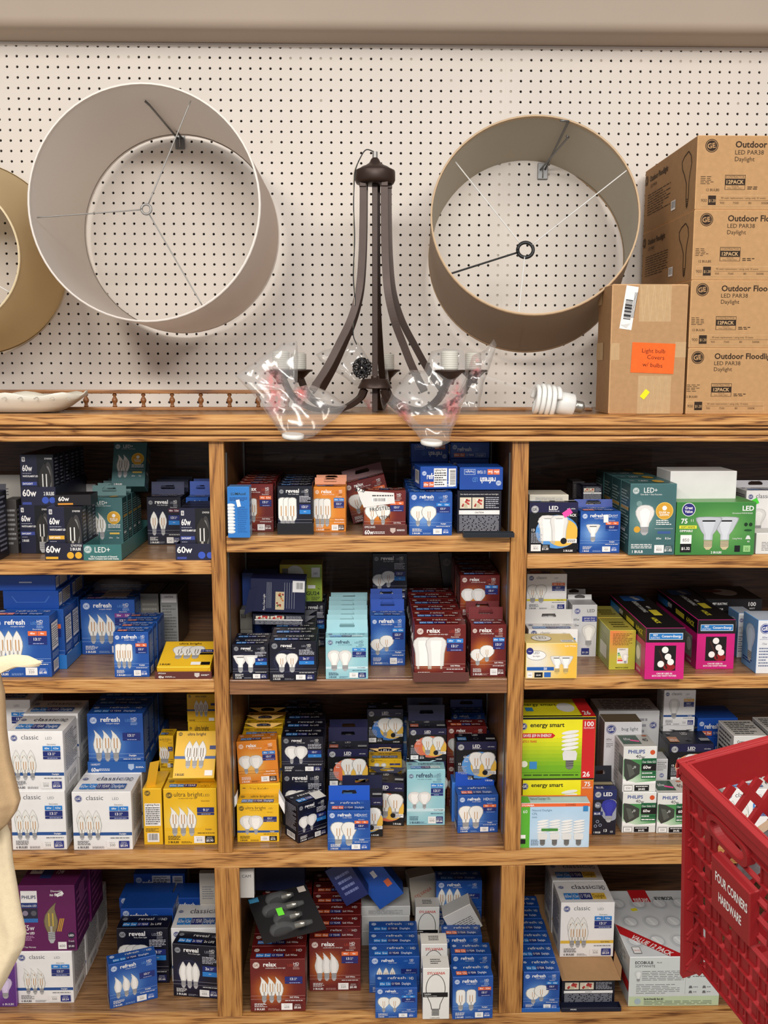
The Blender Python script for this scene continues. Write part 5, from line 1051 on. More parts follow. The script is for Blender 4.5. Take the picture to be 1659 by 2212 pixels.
P(plain((26, 24, 28), extra=lambda a: (a.text('front', '60w', .1, .45, .4, W_, 'l', mw=.3, bold=True), a.rect('front', .08, .1, .5, .25, (226, 150, 50)))), 119, 197, 1070, 1092, 'black box lying flat on the yellow striped navy boxes', z=y3['top'], q=y3['Y']-F+.012, d=.06, pitch=0, roll=-1)
P(whitetxt(ln=None), 142, 208, 1046, 1092, 'plain white box behind the black one lying flat', z='L1', q=.30, d=.08)
t4 = tray(181, 263, 1177, 1211, 'teal display tray printed LED in front of teal boxes', 'L1', .37, (58, 112, 110), lambda a: (a.logo('front', .12, .7, .1, (200, 214, 212), (58, 112, 110)), a.text('front', 'LED+', .5, .52, .34, W_, mw=.4), a.text('front', 'GE is a trademark of General', .53, .2, .1, W_, mw=.7, bold=True), a.text('front', 'Electric Company used under license.', .53, .07, .1, W_, mw=.8, bold=True)))
y4 = P(LEDP('F'), 193, 268, 1076, 1209, 'teal box of two flame bulbs at the front of its tray', z='L1', q=t4['Y']-F+.006, d=.048, n=4, gap=.002, tab=1049, tabc=(84, 124, 124), row='teal flame bulb boxes with hang tabs')
P(LEDP('F'), 240, 312, 975, 1052, 'teal box tilted back on top of the teal row', z=y4['top'], q=.22, d=.045, pitch=24)
P(GE('reveal', 'C', 2, 'c', w=('40w', '3.2w'), wc=(90, 40, 60), lm='240', band=None), 320, 393, 1074, 1177, 'dark navy hang-tab box of two clear candle bulbs, top left shelf', z='L1', d=.055, n=3, tab=1041, tabc=(24, 32, 78), row='dark navy candle hang boxes')
P(GE('refresh', 'C', 2, 'c'), 404, 452, 1075, 1172, 'bright blue hang-tab box behind the rightmost navy box, top left shelf', z='L1', q=.17, d=.055, n=2, tab=1040, tabc=(24, 76, 176), row='bright blue hang boxes by the left divider')
t5 = tray(380, 458, 1175, 1210, 'navy display tray printed 60w beside the left divider', 'L1', .13, (34, 35, 58), lambda a: (a.text('front', '60w', .04, .45, .38, W_, 'l', mw=.42, bold=True), a.ell('front', .72, .3, .1, None, (60, 90, 190)), a.ell('front', .95, .3, .09, None, (60, 90, 190)), a.rect('front', .04, .06, .3, .2, (60, 74, 150))))
P(CW, 390, 457, 1098, 1209, 'navy candle bulb box in the tray beside the left divider', z='L1', q=t5['Y']-F+.006, d=.04, n=3, gap=.002, row='navy boxes in the tray by the divider')
# ================================================================== top shelf, middle bay
mdl = 'top shelf of the middle bay'
P(lumacoil(), 493, 540, 1052, 1162, 'slim light blue coil bulb pack at the left end of the middle top shelf', z='C1', d=.045)
P(GE('relax', 'T', 3, 'c', w=('40w', '5.5w'), wc=OR, lm='450'), 513, 591, 1046, 1152, 'maroon box partly behind the slim light blue pack', z='C1', q=.062, d=.05, n=6, row='maroon boxes, left end of middle top shelf')
t6 = tray(599, 677, 1131, 1155, 'black display tray under the reveal tube bulb boxes'.replace('reveal ', ''), 'C1', .33, (20, 20, 26), None)
P(GE('reveal', 'T', 3, 'c', w=None, bx=(.14, .42), by=.1, bh=.66, lm='500'), 601, 675, 1050, 1153, 'navy black box of three tube bulbs standing in a black tray', z='C1', q=t6['Y']-F+.006, d=.048, n=5, row='navy black tube bulb boxes')
P(GE('orange', 'T', 3, 'c', bx=(.12, .42), by=.12, bh=.62), 678, 747, 1052, 1149, 'orange box of three tube bulbs on the middle top shelf', z='C1', d=.055, n=2, tab=1032, tabc=(220, 120, 34), row='orange hang boxes')
t7 = tray(784, 879, 1134, 1157, 'maroon display tray holding the boxes marked FROSTED ITEM', 'C1', .16, (92, 44, 38), lambda a: (a.text('front', '0952445', .04, .7, .2, W_, 'l', mw=.3), a.text('front', '60w', .04, .12, .4, W_, 'l', mw=.2, bold=True), a.lines('front', .24, .15, .5, .4, 2, W_), a.poly('front', [(.62, .7), (.74, .7), (.74, .4), (.68, .2), (.62, .4)], (200, 180, 170)), a.lines('front', .77, .4, .95, .6, 2, W_)))
def frost(a):
    GE('relax', 'G', 2, 'c', w=('40w', '4w'), wc=OR)[1](a); f = 'front'
    a.poly(f, [(-.2, 1.12), (.02, .99), (.72, .95), (.74, .72), (.0, .62), (-.08, .8)], (232, 230, 226)); a.text(f, '$7.0', -.1, .98, .09, K_, mw=.3, rot=-12, bold=True); a.barcode(f, .2, .74, .55, .84); a.lines(f, .2, .86, .7, .92, 1, (60, 60, 60)); a.text(f, 'FROSTED', .4, .56, .08, K_, mw=.5, rot=6); a.text(f, 'ITEM', .5, .36, .08, K_, mw=.25, rot=4)
P((dict(front=(116, 48, 36), side=(98, 40, 32), top=(98, 40, 32)), frost), 786, 876, 1060, 1156, 'maroon box marked FROSTED ITEM with a wrapped white label', z='C1', q=t7['Y']-F+.008, d=.055)
P(GE('relax', 'G', 2, 'c', w=('40w', '4w'), wc=OR), 762, 852, 1040, 1130, 'maroon box leaning left behind the one marked FROSTED ITEM', z='C1', q=t7['Y']-F+.075, d=.05, roll=-14, tab=1016, tabc=(100, 26, 30), H=.10)
P(GE('refresh', 'G', 2, 'c'), 884, 976, 1064, 1157, 'blue box of two clear globe bulbs, right part of middle top shelf', z='C1', d=.055, n=5, gap=.002, row='blue globe bulb boxes on the middle top shelf')
zt = 1.3755+.1052
P(bluelay(True), 908, 988, 1008, 1062, 'blue box on its side showing a barcode, on the blue globe boxes', z=zt-.002, q=.03, d=.075, yaw=8, inv=False)
P(bluelay(), 993, 1086, 1010, 1056, 'blue box lying upside down above the black fine-print box', z=1.4757, q=.035, d=.09, inv=True)
bb = P(backart(), 987, 1082, 1060, 1148, 'black box with two small vase pictures and fine print, middle top shelf', z='C1', d=.06, q=.036, n=2, row='black boxes behind the fine print one')
P(bluelay(), 888, 968, 958, 998, 'blue box upside down at the very top back, left of its twin', z=None, q=.22, d=.09, inv=True, fill=3, filld='C1', fillc=bluelay())
P(bluelay(), 974, 1057, 956, 990, 'topmost blue box at the back right of the middle top shelf', z=None, q=.22, d=.09, fill=3, filld='C1', fillc=bluelay())
t8 = tray(1001, 1111, 1155, 1179, 'empty black tray sticking out past the shelf lip', 1.3765, .025, (30, 36, 44), lambda a: [a.rect('front', .02+.04*k, .05, .025+.04*k, .95, (18, 22, 28)) for k in range(24)], q=-.03)
# ================================================================== top shelf, right bay
P(LED((88, 150, 214), ('60w', '10w'), '800', '$1.20', kind='B', fin='w', big=True, bx=(.38, .62), stk=[(.78, .79, .0105, .0065, 35, (255, 80, 170))]), 1141, 1246, 1085, 1195, 'black two-pack box with a pink price sticker, right bay top shelf', z='R1', d=.07, n=2, row='black two-pack boxes behind the pink-stickered one')
P(whitetxt((206, 200, 184)), 1144, 1228, 1069, 1083, 'thin white leaflet pack lying on the black two-pack', z=None, q=.04, d=.09)
P(plain((30, 26, 26), ln=(90, 86, 86)), 1236, 1262, 1040, 1082, 'small dark box at the back between the two-pack and the teal row', z=None, q=.22, d=.07, fill=2, filld='R1')
P(backart(), 1258, 1300, 1050, 1080, 'small black fine-print box behind the blue reflector bulb box', z=None, q=.15, d=.07, fill=2, filld='R1')
P(GE('refresh', 'R', 1, 'w', w=('45w', '5w'), wc=OR, nb='1 BULB', lm='450', cost='$0.60', bx=(.3, .34), bh=.42, by=.27, hd=False, bigHD=True, stk=[(.63, .83, .0055, .009, 2, W_)]), 1252, 1338, 1105, 1195, 'blue box of one reflector bulb with white sticker, right bay top shelf', z='R1', d=.075, tab=1079, tabc=(20, 60, 150))
P(LEDP('A', 1, True), 1357, 1456, 1045, 1199, 'large teal box of one bulb with a gold disc, right bay top shelf', z='R1', d=.082, n=4, gap=.002, row='large teal boxes in the right bay')
gv = P(greatvalue(), 1458, 1628, 1085, 1199, 'wide green box of two flood bulbs, right bay top shelf', z='R1', d=.11)
P(whitetxt(ln=None), 1446, 1590, 1018, 1078, 'plain white folded-end box on top of the wide green one', z=gv['top'], q=gv['Y']-F+.008, d=.1, yaw=1.5)
P(GE('classic', 'A', 1, 'w', nb='1 BULB', stk=[(.18, .78, .012, .007, 28, (80, 226, 60))]), 1606, 1692, 1060, 1190, 'white hang-tab box with a green sticker at the right picture edge', z='R1', q=.125, d=.07, tab=1038, tabc=(206, 204, 208))
P(whitetxt((226, 222, 216)), 1632, 1712, 1152, 1197, 'small white box lying in front of the green-stickered one', z='R1', d=.07)
# ================================================================== second shelf, left bay
rf = GE('refresh', 'C', 3, 'c', w=('40w', '4w'), wc=OR, nb='3 BULBS', lm='320', cost='$0.48', bx=(.16, .44), bh=.56, sidew=True)
P(rf, -14, 112, 1331, 1463, 'large blue box of three candle bulbs at the left picture edge', z='L2', d=.06)
t9 = tray(18, 145, 1416, 1447, 'light blue display tray behind the large blue candle box', 'L2', .345, (42, 118, 196), q=.085)
rr_ = P(rf, 20, 142, 1317, 1444, 'blue candle box at the front of the light blue tray', z='L2', q=.09, d=.06, n=5, row='blue candle boxes in the light blue tray')
b5 = P(plain((22, 72, 160), side=(34, 84, 170), extra=lambda a: (a.barcode('right', .05, .15, .25, .85), a.rect('right', .3, .15, .85, .9, (196, 190, 180)), a.lines('right', .33, .2, .82, .85, 6, (60, 60, 60)), a.poly('front', [(.15, .72), (.17, .72), (.25, .4), (.75, .4), (.83, .72), (.85, .72), (.77, .36), (.23, .36)], (60, 104, 180)))), 8, 127, 1277, 1315, 'blue box lying flat, lower of two on the blue candle boxes', z=rr_['top'], q=.095, d=.11, n=2, row='lower flat blue boxes')
P(plain((22, 72, 160), side=(34, 84, 170), extra=lambda a: (a.barcode('right', .05, .15, .25, .85), a.rect('right', .3, .15, .85, .9, (196, 190, 180)), a.rect('front', .38, .5, .6, .58, (190, 200, 214)))), -6, 120, 1243, 1276, 'blue box lying flat, topmost on the blue candle boxes', z=b5['top'], q=.1, d=.11, n=2, row='topmost flat blue boxes')
fr3 = P(GE('refresh', 'F', 3, 'c', w=('25w', '2.5w'), wc=(130, 60, 140), nb='3 BULBS', lm='250', cost='$0.30', bx=(.22, .54), bh=.54), 178, 294, 1296, 1414, 'large blue box of three flame bulbs with purple wattage badges', z='L2', d=.06, n=3, row='large blue flame bulb boxes')
P(GE('refresh', 'T', 3, 'c', w=('40w', '4w'), wc=OR, nb='3 BULBS', lm='320', cost='$0.48', bx=(.14, .44), bh=.54), 248, 323, 1366, 1463, 'blue box of three tube bulbs leading a long row', z='L2', d=.045, n=5, gap=.002, row='blue tube bulb boxes on the left second shelf')
P(plain((120, 118, 112), side=(60, 56, 50), top=(48, 42, 36), ln=(150, 148, 140)), 306, 345, 1283, 1390, 'grey carton behind the blue tube row, left of its neighbour', z='L2', q=.265, d=.15)
P(plain((150, 152, 150), side=(70, 62, 52), top=(52, 44, 36), extra=lambda a: (a.rect('front', .06, .84, .94, .99, W_), a.text('front', 'CAUTION', .5, .93, .03, K_, mw=.5, bold=True), a.lines('front', .1, .05, .9, .8, 14, (110, 110, 110)))), 349, 386, 1283, 1392, 'tall grey carton with a caution label behind the blue tube row', z='L2', q=.262, d=.15)
t10 = tray(335, 457, 1451, 1471, 'maroon display tray holding the tilted yellow box', 'L2', .135, (96, 48, 44), lambda a: (a.text('front', '0952454', .06, .68, .2, W_, 'l', mw=.16), a.text('front', '40w', .06, .12, .34, W_, 'l', mw=.1, bold=True), a.lines('front', .18, .2, .36, .4, 2, W_), a.poly('front', [(.7, .82), (.79, .82), (.79, .4), (.745, .2), (.7, .4)], (210, 196, 190)), a.lines('front', .82, .4, .96, .65, 2, W_)), q=.004, back=.05)
def laid(a):
    st = GE('ultra', 'A', 3, 'c', w=None, nb='3 BULBS', bx=(.2, .5))[1]; t = 'top'
    a.text(t, 'ultra bright', .5, .87, .07, (64, 48, 30), mw=.5, bold=True)
    for i in range(3): a.bulb(t, 'A', .34+.16*i, .3, .5, 'c', (80, 60, 30))
    a.rect(t, .74, .55, .99, .66, NV); a.text(t, '13 YEAR', .86, .58, .05, W_, mw=.2); a.rect(t, .74, .46, .99, .53, K_); a.text(t, '3 BULBS', .14, .07, .05, (60, 46, 30), mw=.2, bold=True); a.rect(t, .62, .07, .8, .18, W_); a.rect(t, .81, .07, .98, .18, K_)
    a.poly('front', [(.0, .95), (.12, .1), (.88, .1), (1, .95), (.985, .95), (.87, .14), (.13, .14), (.015, .95)], (220, 168, 30))
P((dict(front=(238, 186, 34), side=(220, 168, 30), top=(238, 190, 44)), laid), 340, 455, 1428, 1452, 'yellow box of three bulbs lying tilted in the maroon tray', z=1.0432+.005, q=.01, d=.118, pitch=-14, H=.024)
def dome(x0, x1, vt, vb, q_, z, L):
    p = atY((x0+x1)/2, vb, F+q_); o = empty('blister_pack', (p.x, F+q_, z)); w_ = atY(x1, vb, F+q_).x-atY(x0, vb, F+q_).x
    MB().box(-w_/2, w_/2, 0, .09, .0005, .0015).build('backing_card', mat('pale_card', (190, 180, 170), rough=.5), o)
    for k in (-1, 1):
        b = MB().lathe([(.003, -.045), (.012, -.038), (.019, -.02), (.02, 0), (.014, .02), (.011, .03), (.011, .045), (.004, .05)], (k*w_*.2, .045, .022), 16, (1, .1, 0)).build('clear_bulb', CLR, o)
    tag(o, L, 'blister pack')
dome(216, 270, 1250, 1290, .22, fr3['top']+.0006, 'clear blister pack of bulbs lying on the blue flame bulb boxes')
# ================================================================== second shelf, middle bay
P(GE('reveal', 'R', 2, 'w', w=None, yr='3x', lm='330', cost='$0.72', bx=(.22, .5), by=.2, bh=.5), 503, 581, 1393, 1468, 'black box of two reflector bulbs at the left end, middle second shelf', z='C2', d=.05, n=2, row='black reflector bulb boxes, middle second shelf')
rv = P(GE('reveal', 'A', 2, 'c', w=None, yr='2x', lm='500', cost='$0.60', bx=(.26, .48), by=.22, bh=.48), 583, 684, 1386, 1471, 'navy box of two clear bulbs marked 2x LIFE, middle second shelf', z='C2', d=.062, n=2, row='navy 2x life boxes')
hb = P(GE('reveal', 'A', 2, 'c', w=None), 588, 682, 1356, 1420, 'navy hang-tab box behind the 2x life box in the middle bay', z='C2', q=.14, d=.055, tab=1331, tabc=(22, 24, 48), n=2, row='navy hang-tab boxes behind')
bk_ = P(GE('reveal', 'A', 2, 'c', w=None), 655, 703, 1302, 1404, 'black box standing right of the tilted navy pile', z='C2', q=.27, d=.05, n=2, row='black boxes right of the tilted pile')
bx1 = P(backart(), 546, 658, 1318, 1352, 'lower dark navy box of the tilted pile on the middle second shelf', z=hb['top']+.002, q=.15, d=.07, yaw=4, roll=2, H=.026)
def openback(a):
    f = 'front'; 
    for k in range(9): x = .3+.025*k if k < 4 else .62+.045*(k-4); a.rect(f, x, .12, x+.007, .9, (150, 154, 166))
    a.rect(f, .46, .08, .62, .62, (214, 196, 160)); R2 = random.Random(2)
    for i in range(14): a.ell(f, .48+.12*R2.random(), .12+.44*R2.random(), .018, None, R2.choice([(150, 30, 34), (200, 120, 50), (96, 120, 70)]))
    a.rect(f, .77, .62, .99, .96, W_); a.barcode(f, .82, .66, .97, .93); a.text(f, 'Pure, Clean Light', .27, .3, .06, W_, mw=.3, rot=90)
ob = P((dict(front=(22, 28, 66)), openback), 540, 658, 1253, 1318, 'open dark navy box with barcode tilted on top of the pile', z=bx1['top']+.006, q=.148, d=.07, roll=2)
fl = MB().obox((-.07, 0, 0), (-.022, -.004, -.01), (.012, 0, .062), (0, .0008, 0)).build('open_flap', mat('navy_card', (22, 28, 66), rough=.4), ob['obs'][0], (.012, 0, .002))
P(plain((36, 66, 140)), 524, 598, 1238, 1300, 'blue box behind the open navy box', z='C2', q=.25, d=.05)
P(plain((120, 118, 112), extra=lambda a: a.text('front', 'BULB', .3, .6, .2, K_, mw=.4, bold=True)), 519, 545, 1318, 1360, 'grey box marked with black letters behind the tilted navy pile', z=None, q=.2, d=.05, fill=1, filld='C2')
P(gu24(), 605, 696, 1220, 1298, 'yellow green box printed GU24 at the back of middle second shelf', z=bk_['top'], q=.28, d=.07)
P(GE('teal', 'A', 2, 'w'), 704, 795, 1378, 1467, 'pale aqua hang-tab box of two frosted bulbs, middle second shelf', z='C2', d=.045, n=7, gap=.002, tab=1339, tabc=(160, 206, 214), row='pale aqua hang-tab boxes')
P(GE('refresh', 'O', 2, 'c'), 801, 875, 1331, 1438, 'blue hang-tab box of two large globes, middle second shelf', z='C2', d=.055, n=3, tab=1295, tabc=(24, 76, 176), row='blue globe hang boxes')
P(GE('reveal', 'O', 2, 'c', w=None), 805, 879, 1196, 1296, 'navy box of globe bulbs standing high at the back centre', z=None, q=.285, d=.05, fill=1, filld='C2')
rel = GE('relax', 'B', 2, 'w', w=('60w', '10w'), lm='800', cost='$1.20', bx=(.18, .42), bh=.58)
t11 = tray(893, 1013, 1453, 1473, 'brown display tray under the wide maroon boxes, middle second shelf', 'C2', .415, (96, 54, 48))
P(rel, 895, 1005, 1350, 1470, 'wide maroon box of two frosted bulbs in the brown tray', z='C2', q=t11['Y']-F+.006, d=.062, n=6, row='wide maroon boxes on the middle second shelf')
rg = GE('relax', 'O', 2, 'c')
P(rg, 1016, 1092, 1350, 1462, 'maroon box of clear globes beside the right divider, middle second shelf', z='C2', d=.058, n=2, tab=1312, tabc=(110, 22, 26), row='maroon globe hang boxes')
P(GE('relax', 'G', 2, 'w'), 1004, 1089, 1243, 1331, 'maroon box of frosted bulbs stacked upper right, middle second shelf', z=None, q=.15, d=.06, n=4, row='upper maroon boxes by the right divider', fill=1, filld='C2')
P(plain((40, 26, 26), extra=lambda a: a.logo('front', .5, .8, .3, (110, 100, 96), (40, 26, 26))), 962, 990, 1195, 1300, 'dark narrow box leaning at the back beside upper maroon boxes', z=None, q=.36, d=.03, roll=-8, fill=0)
# ================================================================== second shelf, right bay
P(spot(), 1133, 1243, 1390, 1466, 'white and yellow box of two spotlight bulbs, right bay second shelf', z='R2', d=.085)
cb = P(GE('classic', 'A', 2, 'c'), 1140, 1246, 1360, 1446, 'white hang-tab box behind the white and yellow spotlight box', z='R2', q=.105, d=.06, tab=1317, tabc=(222, 220, 216))
P(GE('classic', 'A', 2, 'c', w=('40w', '3.5w'), wc=OR, band=None, bandc=(232, 214, 60), bandt='Bright White', bx=(.15, .36)), 1137, 1223, 1240, 1318, 'white box with a yellow band at the back left, right bay second shelf', z=None, q=.19, d=.06, fill=1, filld='R2')
P(garage(), 1234, 1287, 1307, 1414, 'narrow white box printed garage door opener bulb', z='R2', d=.06, q=.15, n=2, row='narrow white garage bulb boxes', tab=1285, tabc=(214, 212, 210))
P(rainbow(), 1315, 1371, 1362, 1447, 'shiny yellow green box wrapped in cellophane beside the pink box', z='R2', d=.12, n=2, row='cellophane wrapped yellow boxes')
P(conserv(), 1392, 1476, 1357, 1470, 'long black and pink four-pack box, left of the pair', z='R2', d=.34, yaw=0)
P(conserv(), 1503, 1584, 1339, 1446, 'long black and pink four-pack box, right of the pair', z='R2', d=.33, q=.055)
P(feit100(), 1524, 1646, 1294, 1322, 'black box printed 100 watt lying at the back right', z=None, q=.2, d=.15, fill=1, filld='R2')
P(bluebox(), 1632, 1712, 1340, 1455, 'light blue and white box cut by the right picture edge, second shelf', z='R2', d=.09)
P(bluebox(), 1590, 1622, 1325, 1440, 'blue box squeezed between the pink box and right edge box', z='R2', q=.15, d=.07)
# ================================================================== third shelf, left bay
cl = GE('classic', 'C', 3, 'c', dbl=True, w=('60w', '4.5w'), nb='6 BULBS', lm='500', cost='$0.54', bx=(.15, .42), bh=.42, by=.18)
cA = P(cl, 28, 145, 1709, 1836, 'white six-bulb box with blue band, bottom left on the third shelf', z='3', d=.105)
P(cl, 23, 141, 1580, 1709, 'white six-bulb box with blue band stacked on its twin, left edge', z=cA['top'], q=cA['Y']-F+.004, d=.105, yaw=-1)
cB = P(cl, 160, 287, 1711, 1836, 'white six-bulb box with blue band under the blue flame box', z='3', d=.105, n=2, row='white six-bulb boxes under the blue flame row')
P(cl, 55, 172, 1542, 1636, 'white six-bulb box at the upper back of the left third shelf', z=None, q=.16, d=.1, fill=1, filld='3')
P(cl, -40, 70, 1512, 1620, 'white six-bulb box behind, cut by the left picture edge', z=None, q=.175, d=.1, fill=1, filld='3')
t12 = tray(190, 315, 1646, 1669, 'blue display tray printed 60w on the white six-bulb box', cB['top'], .3, (34, 90, 164), lambda a: (a.text('front', '1608297', .06, .68, .18, W_, 'l', mw=.16), a.text('front', '60w', .06, .1, .36, W_, 'l', mw=.14, bold=True), a.lines('front', .2, .16, .38, .4, 2, W_), a.poly('front', [(.7, .8), (.8, .8), (.8, .4), (.75, .2), (.7, .4)], (170, 190, 220)), a.lines('front', .83, .4, .97, .6, 2, W_)))
P(GE('refresh', 'F', 3, 'c', w=None, nb='3 BULBS', bx=(.19, .5), bh=.55, by=.17, hd=True, dec=None), 193, 312, 1542, 1667, 'blue box of three flame bulbs in the blue tray, third shelf', z=cB['top']+.0016, q=t12['Y']-F+.006, d=.06, n=5, gap=.002, row='blue flame bulb boxes on the third shelf')
us = P(plain((236, 182, 34), extra=lambda a: (a.logo('front', .25, .92, .16, (70, 52, 36), (238, 196, 60)), a.rect('front', .08, .34, .92, .74, W_), a.text('front', 'Lighting Facts', .5, .7, .03, K_, mw=.76, bold=True), a.lines('front', .12, .36, .88, .68, 9, K_), a.barcode('front', .18, .05, .82, .21), a.lines('front', .1, .23, .8, .3, 3, (60, 46, 30)))), 312, 352, 1704, 1825, 'narrow side of a yellow box with lighting facts, third shelf', z='3', d=.105)
MB().obox((-.016, .01, us['h']), (.02, .012, .0), (.012, -.002, .062), (0, .0008, 0)).build('open_flap', mat('yellow_card', (226, 172, 40), rough=.5), us['obs'][0])
ub = GE('ultra', 'F', 3, 'c', w=None, nb='3 BULBS', lm='810', cost='$0.90', yr='9', bx=(.2, .52), bh=.52, by=.16, hd=False, band=None, bandc=(238, 186, 32), bandt='')
u1 = P(ub, 356, 470, 1704, 1825, 'large yellow box of three candle bulbs against the left divider', z='3', d=.06, n=3, row='large yellow candle boxes')
def laid2(a):
    f = 'front'; a.logo(f, .1, .93, .05, (70, 52, 36), (238, 196, 60)); a.text(f, 'ultra bright', .5, .9, .06, (64, 48, 30), mw=.5, bold=True); a.rect(f, .003, .4, .997, .46, (44, 84, 150))
    for i in range(3): a.bulb(f, 'C', .34+.16*i, .2, .58, 'c', (110, 80, 40))
    a.text(f, '3 BULBS', .16, .05, .045, (60, 46, 30), mw=.22, bold=True); a.rect(f, .76, .05, .95, .16, W_); a.rect(f, .84, .6, .99, .68, NV)
P((dict(front=(238, 186, 32), side=(226, 176, 34)), laid2), 372, 462, 1550, 1660, 'yellow box leaning back with its lower end toward the viewer', z=u1['top']+.001, q=.05, d=.036, pitch=38, H=.115)
P((dict(front=(238, 186, 32), side=(226, 176, 34)), laid2), 405, 466, 1500, 1560, 'yellow box standing highest at the back beside the left divider', z=None, q=.27, d=.06, fill=1, filld='3')
P(ub, 345, 376, 1590, 1660, 'yellow box wedged behind the leaning yellow one', z=None, q=.2, d=.05, fill=1, filld='3')
# ================================================================== third shelf, middle bay
uf = GE('ultra', 'G', 2, 'w', w=None, nb='2 BULBS', lm='1050', cost='$0.96', bx=(.24, .45), hd=False)
u2 = P(uf, 513, 603, 1737, 1819, 'yellow hang-tab box of two frosted bulbs with open ears, lower left', z='3', d=.06, tab=1692, tabc=(232, 180, 36), flaps=True)
P(GE('refresh', 'A', 2, 'c', w=('40w', '4w'), wc=OR, lm='320', cost='$0.48', bx=(.25, .5), bh=.6, by=.12, hd=False, bigHD=True), 708, 800, 1752, 1837, 'bright blue hang-tab box at the front centre of the third shelf', z='3', d=.06, tab=1698, tabc=(24, 84, 190))
for k, (x, L) in enumerate([(1000, 'blue hang-tab box at the front right of the middle third shelf')]):
    P(GE('refresh', 'A', 2, 'c', w=('40w', '4w'), wc=OR, lm='320', cost='$0.48', bx=(.2, .45), bh=.6, by=.12, hd=False, bigHD=True), 1000, 1087, 1718, 1799, L, z='3', d=.058, yaw=2, tab=1668, tabc=(22, 78, 184))
co_ = P(GE('reveal', 'G', 2, 'w', w=None, lm='500'), 630, 722, 1712, 1812, 'navy box turned corner-on with barcode side showing, third shelf', z='3', yaw=36, W=.084, H=.098, d=.060)
MB().obox((.008, -.001, .099), (.03, 0, 0), (0, .03, .004), (0, 0, .0006)).build('torn_flap', mat('white_card_inside', (214, 212, 206), rough=.7), co_['obs'][0])
P(GE('orange', 'G', 2, 'w', w=('60w', '5.5w')), 517, 603, 1603, 1694, 'orange box of two frosted bulbs tilted, middle bay third shelf', z=None, q=.075, d=.05, roll=-3, fill=1, filld='3', fillc=uf)
P(uf, 524, 609, 1589, 1690, 'yellow hang-tab box behind the orange tilted one', z=None, q=.135, d=.055, n=3, tab=1563, tabc=(228, 174, 34), row='yellow hang-tab boxes behind the orange one', fill=1, filld='3')
rvf = GE('reveal', 'G', 2, 'w', w=None, lm='500', cost='$0.60', bx=(.24, .46), by=.24, bh=.5)
P(rvf, 609, 699, 1592, 1668, 'navy box of two frosted bulbs atop the dark stack, third shelf', z=None, q=.11, d=.058, n=3, tab=None, row='upper navy boxes of the dark stack', fill=1, filld='3', fillc=rvf)
P(rvf, 610, 697, 1532, 1600, 'navy hang-tab box high at the back of the dark stack', z=None, q=.36, d=.045, tab=1516, tabc=(20, 24, 56))
P(LED((88, 150, 214), ('60w', '5w')), 738, 827, 1723, 1805, 'black box right behind the bright blue front one', z='3', d=.055, q=.075, tab=1676, tabc=(22, 24, 58))
P(LED(), 789, 872, 1690, 1776, 'black box with orange oval turned slightly, behind the blue front box', z='3', d=.06, q=.137, yaw=-7, tab=1658, tabc=(22, 24, 58))
P(GE('teal', 'G', 2, 'w'), 879, 961, 1663, 1743, 'pale aqua hang-tab box of frosted bulbs, third shelf', z='3', d=.05, q=.135, tab=1641, tabc=(160, 206, 214))
ld = LED(); P(ld, 708, 795, 1618, 1700, 'black box with red oval and two clear bulbs, tall dark stack', z=None, q=.1, d=.055, n=2, tab=1572, tabc=(26, 26, 70), row='black red-oval boxes', fill=1, filld='3', fillc=ld)
P(LED((60, 120, 196), ('60w', '5.5w'), '500', '$0.66', 'G'), 793, 871, 1532, 1606, 'black box with blue oval high at the back centre, third shelf', z=None, q=.3, d=.055, n=1, fill=1, filld='3')
P(uf, 797, 868, 1640, 1668, 'yellow hang-tab box between the two black boxes', z=None, q=.235, d=.05, tab=1624, tabc=(214, 162, 34), fill=1, filld='3')
P(LED((226, 118, 84), ('40w', '3.5w')), 883, 964, 1573, 1643, 'black box with orange oval above the pale aqua box', z=None, q=.17, d=.055, n=2, tab=1524, tabc=(26, 26, 62), row='black orange-oval boxes above aqua', fill=1, filld='3', fillc=ld)
P(GE('refresh', 'G', 2, 'w'), 870, 884, 1548, 1650, 'narrow glimpse of a light blue box at the back', z=None, q=.35, d=.05)
P(GE('relax', 'G', 2, 'w', w=('40w', '4w'), wc=OR), 965, 1050, 1570, 1650, 'maroon box behind the black boxes, right side of third shelf', z=None, q=.24, d=.055, fill=1, filld='3')
lb = LED((88, 150, 214), ('60w', '5w'))
P(lb, 993, 1080, 1602, 1690, 'black box with blue oval beside the right divider, third shelf', z=None, q=.11, d=.055, n=2, row='black blue-oval boxes beside the right divider', fill=1, filld='3', fillc=plain((58, 120, 206), side=(58, 116, 204), extra=lambda a: a.lines('left', .2, .2, .8, .8, 5, (200, 214, 236))), fdx=-.010)
P(ld, 990, 1070, 1578, 1640, 'black hang-tab box above the blue-oval box', z=None, q=.235, d=.055, tab=1546, tabc=(22, 24, 64), fill=1, filld='3')
P(GE('refresh', 'A', 2, 'c'), 975, 1046, 1541, 1600, 'blue hang-tab box highest at the back right, third shelf', z=None, q=.33, d=.05, tab=1512, tabc=(14, 50, 140), fill=1, filld='3')
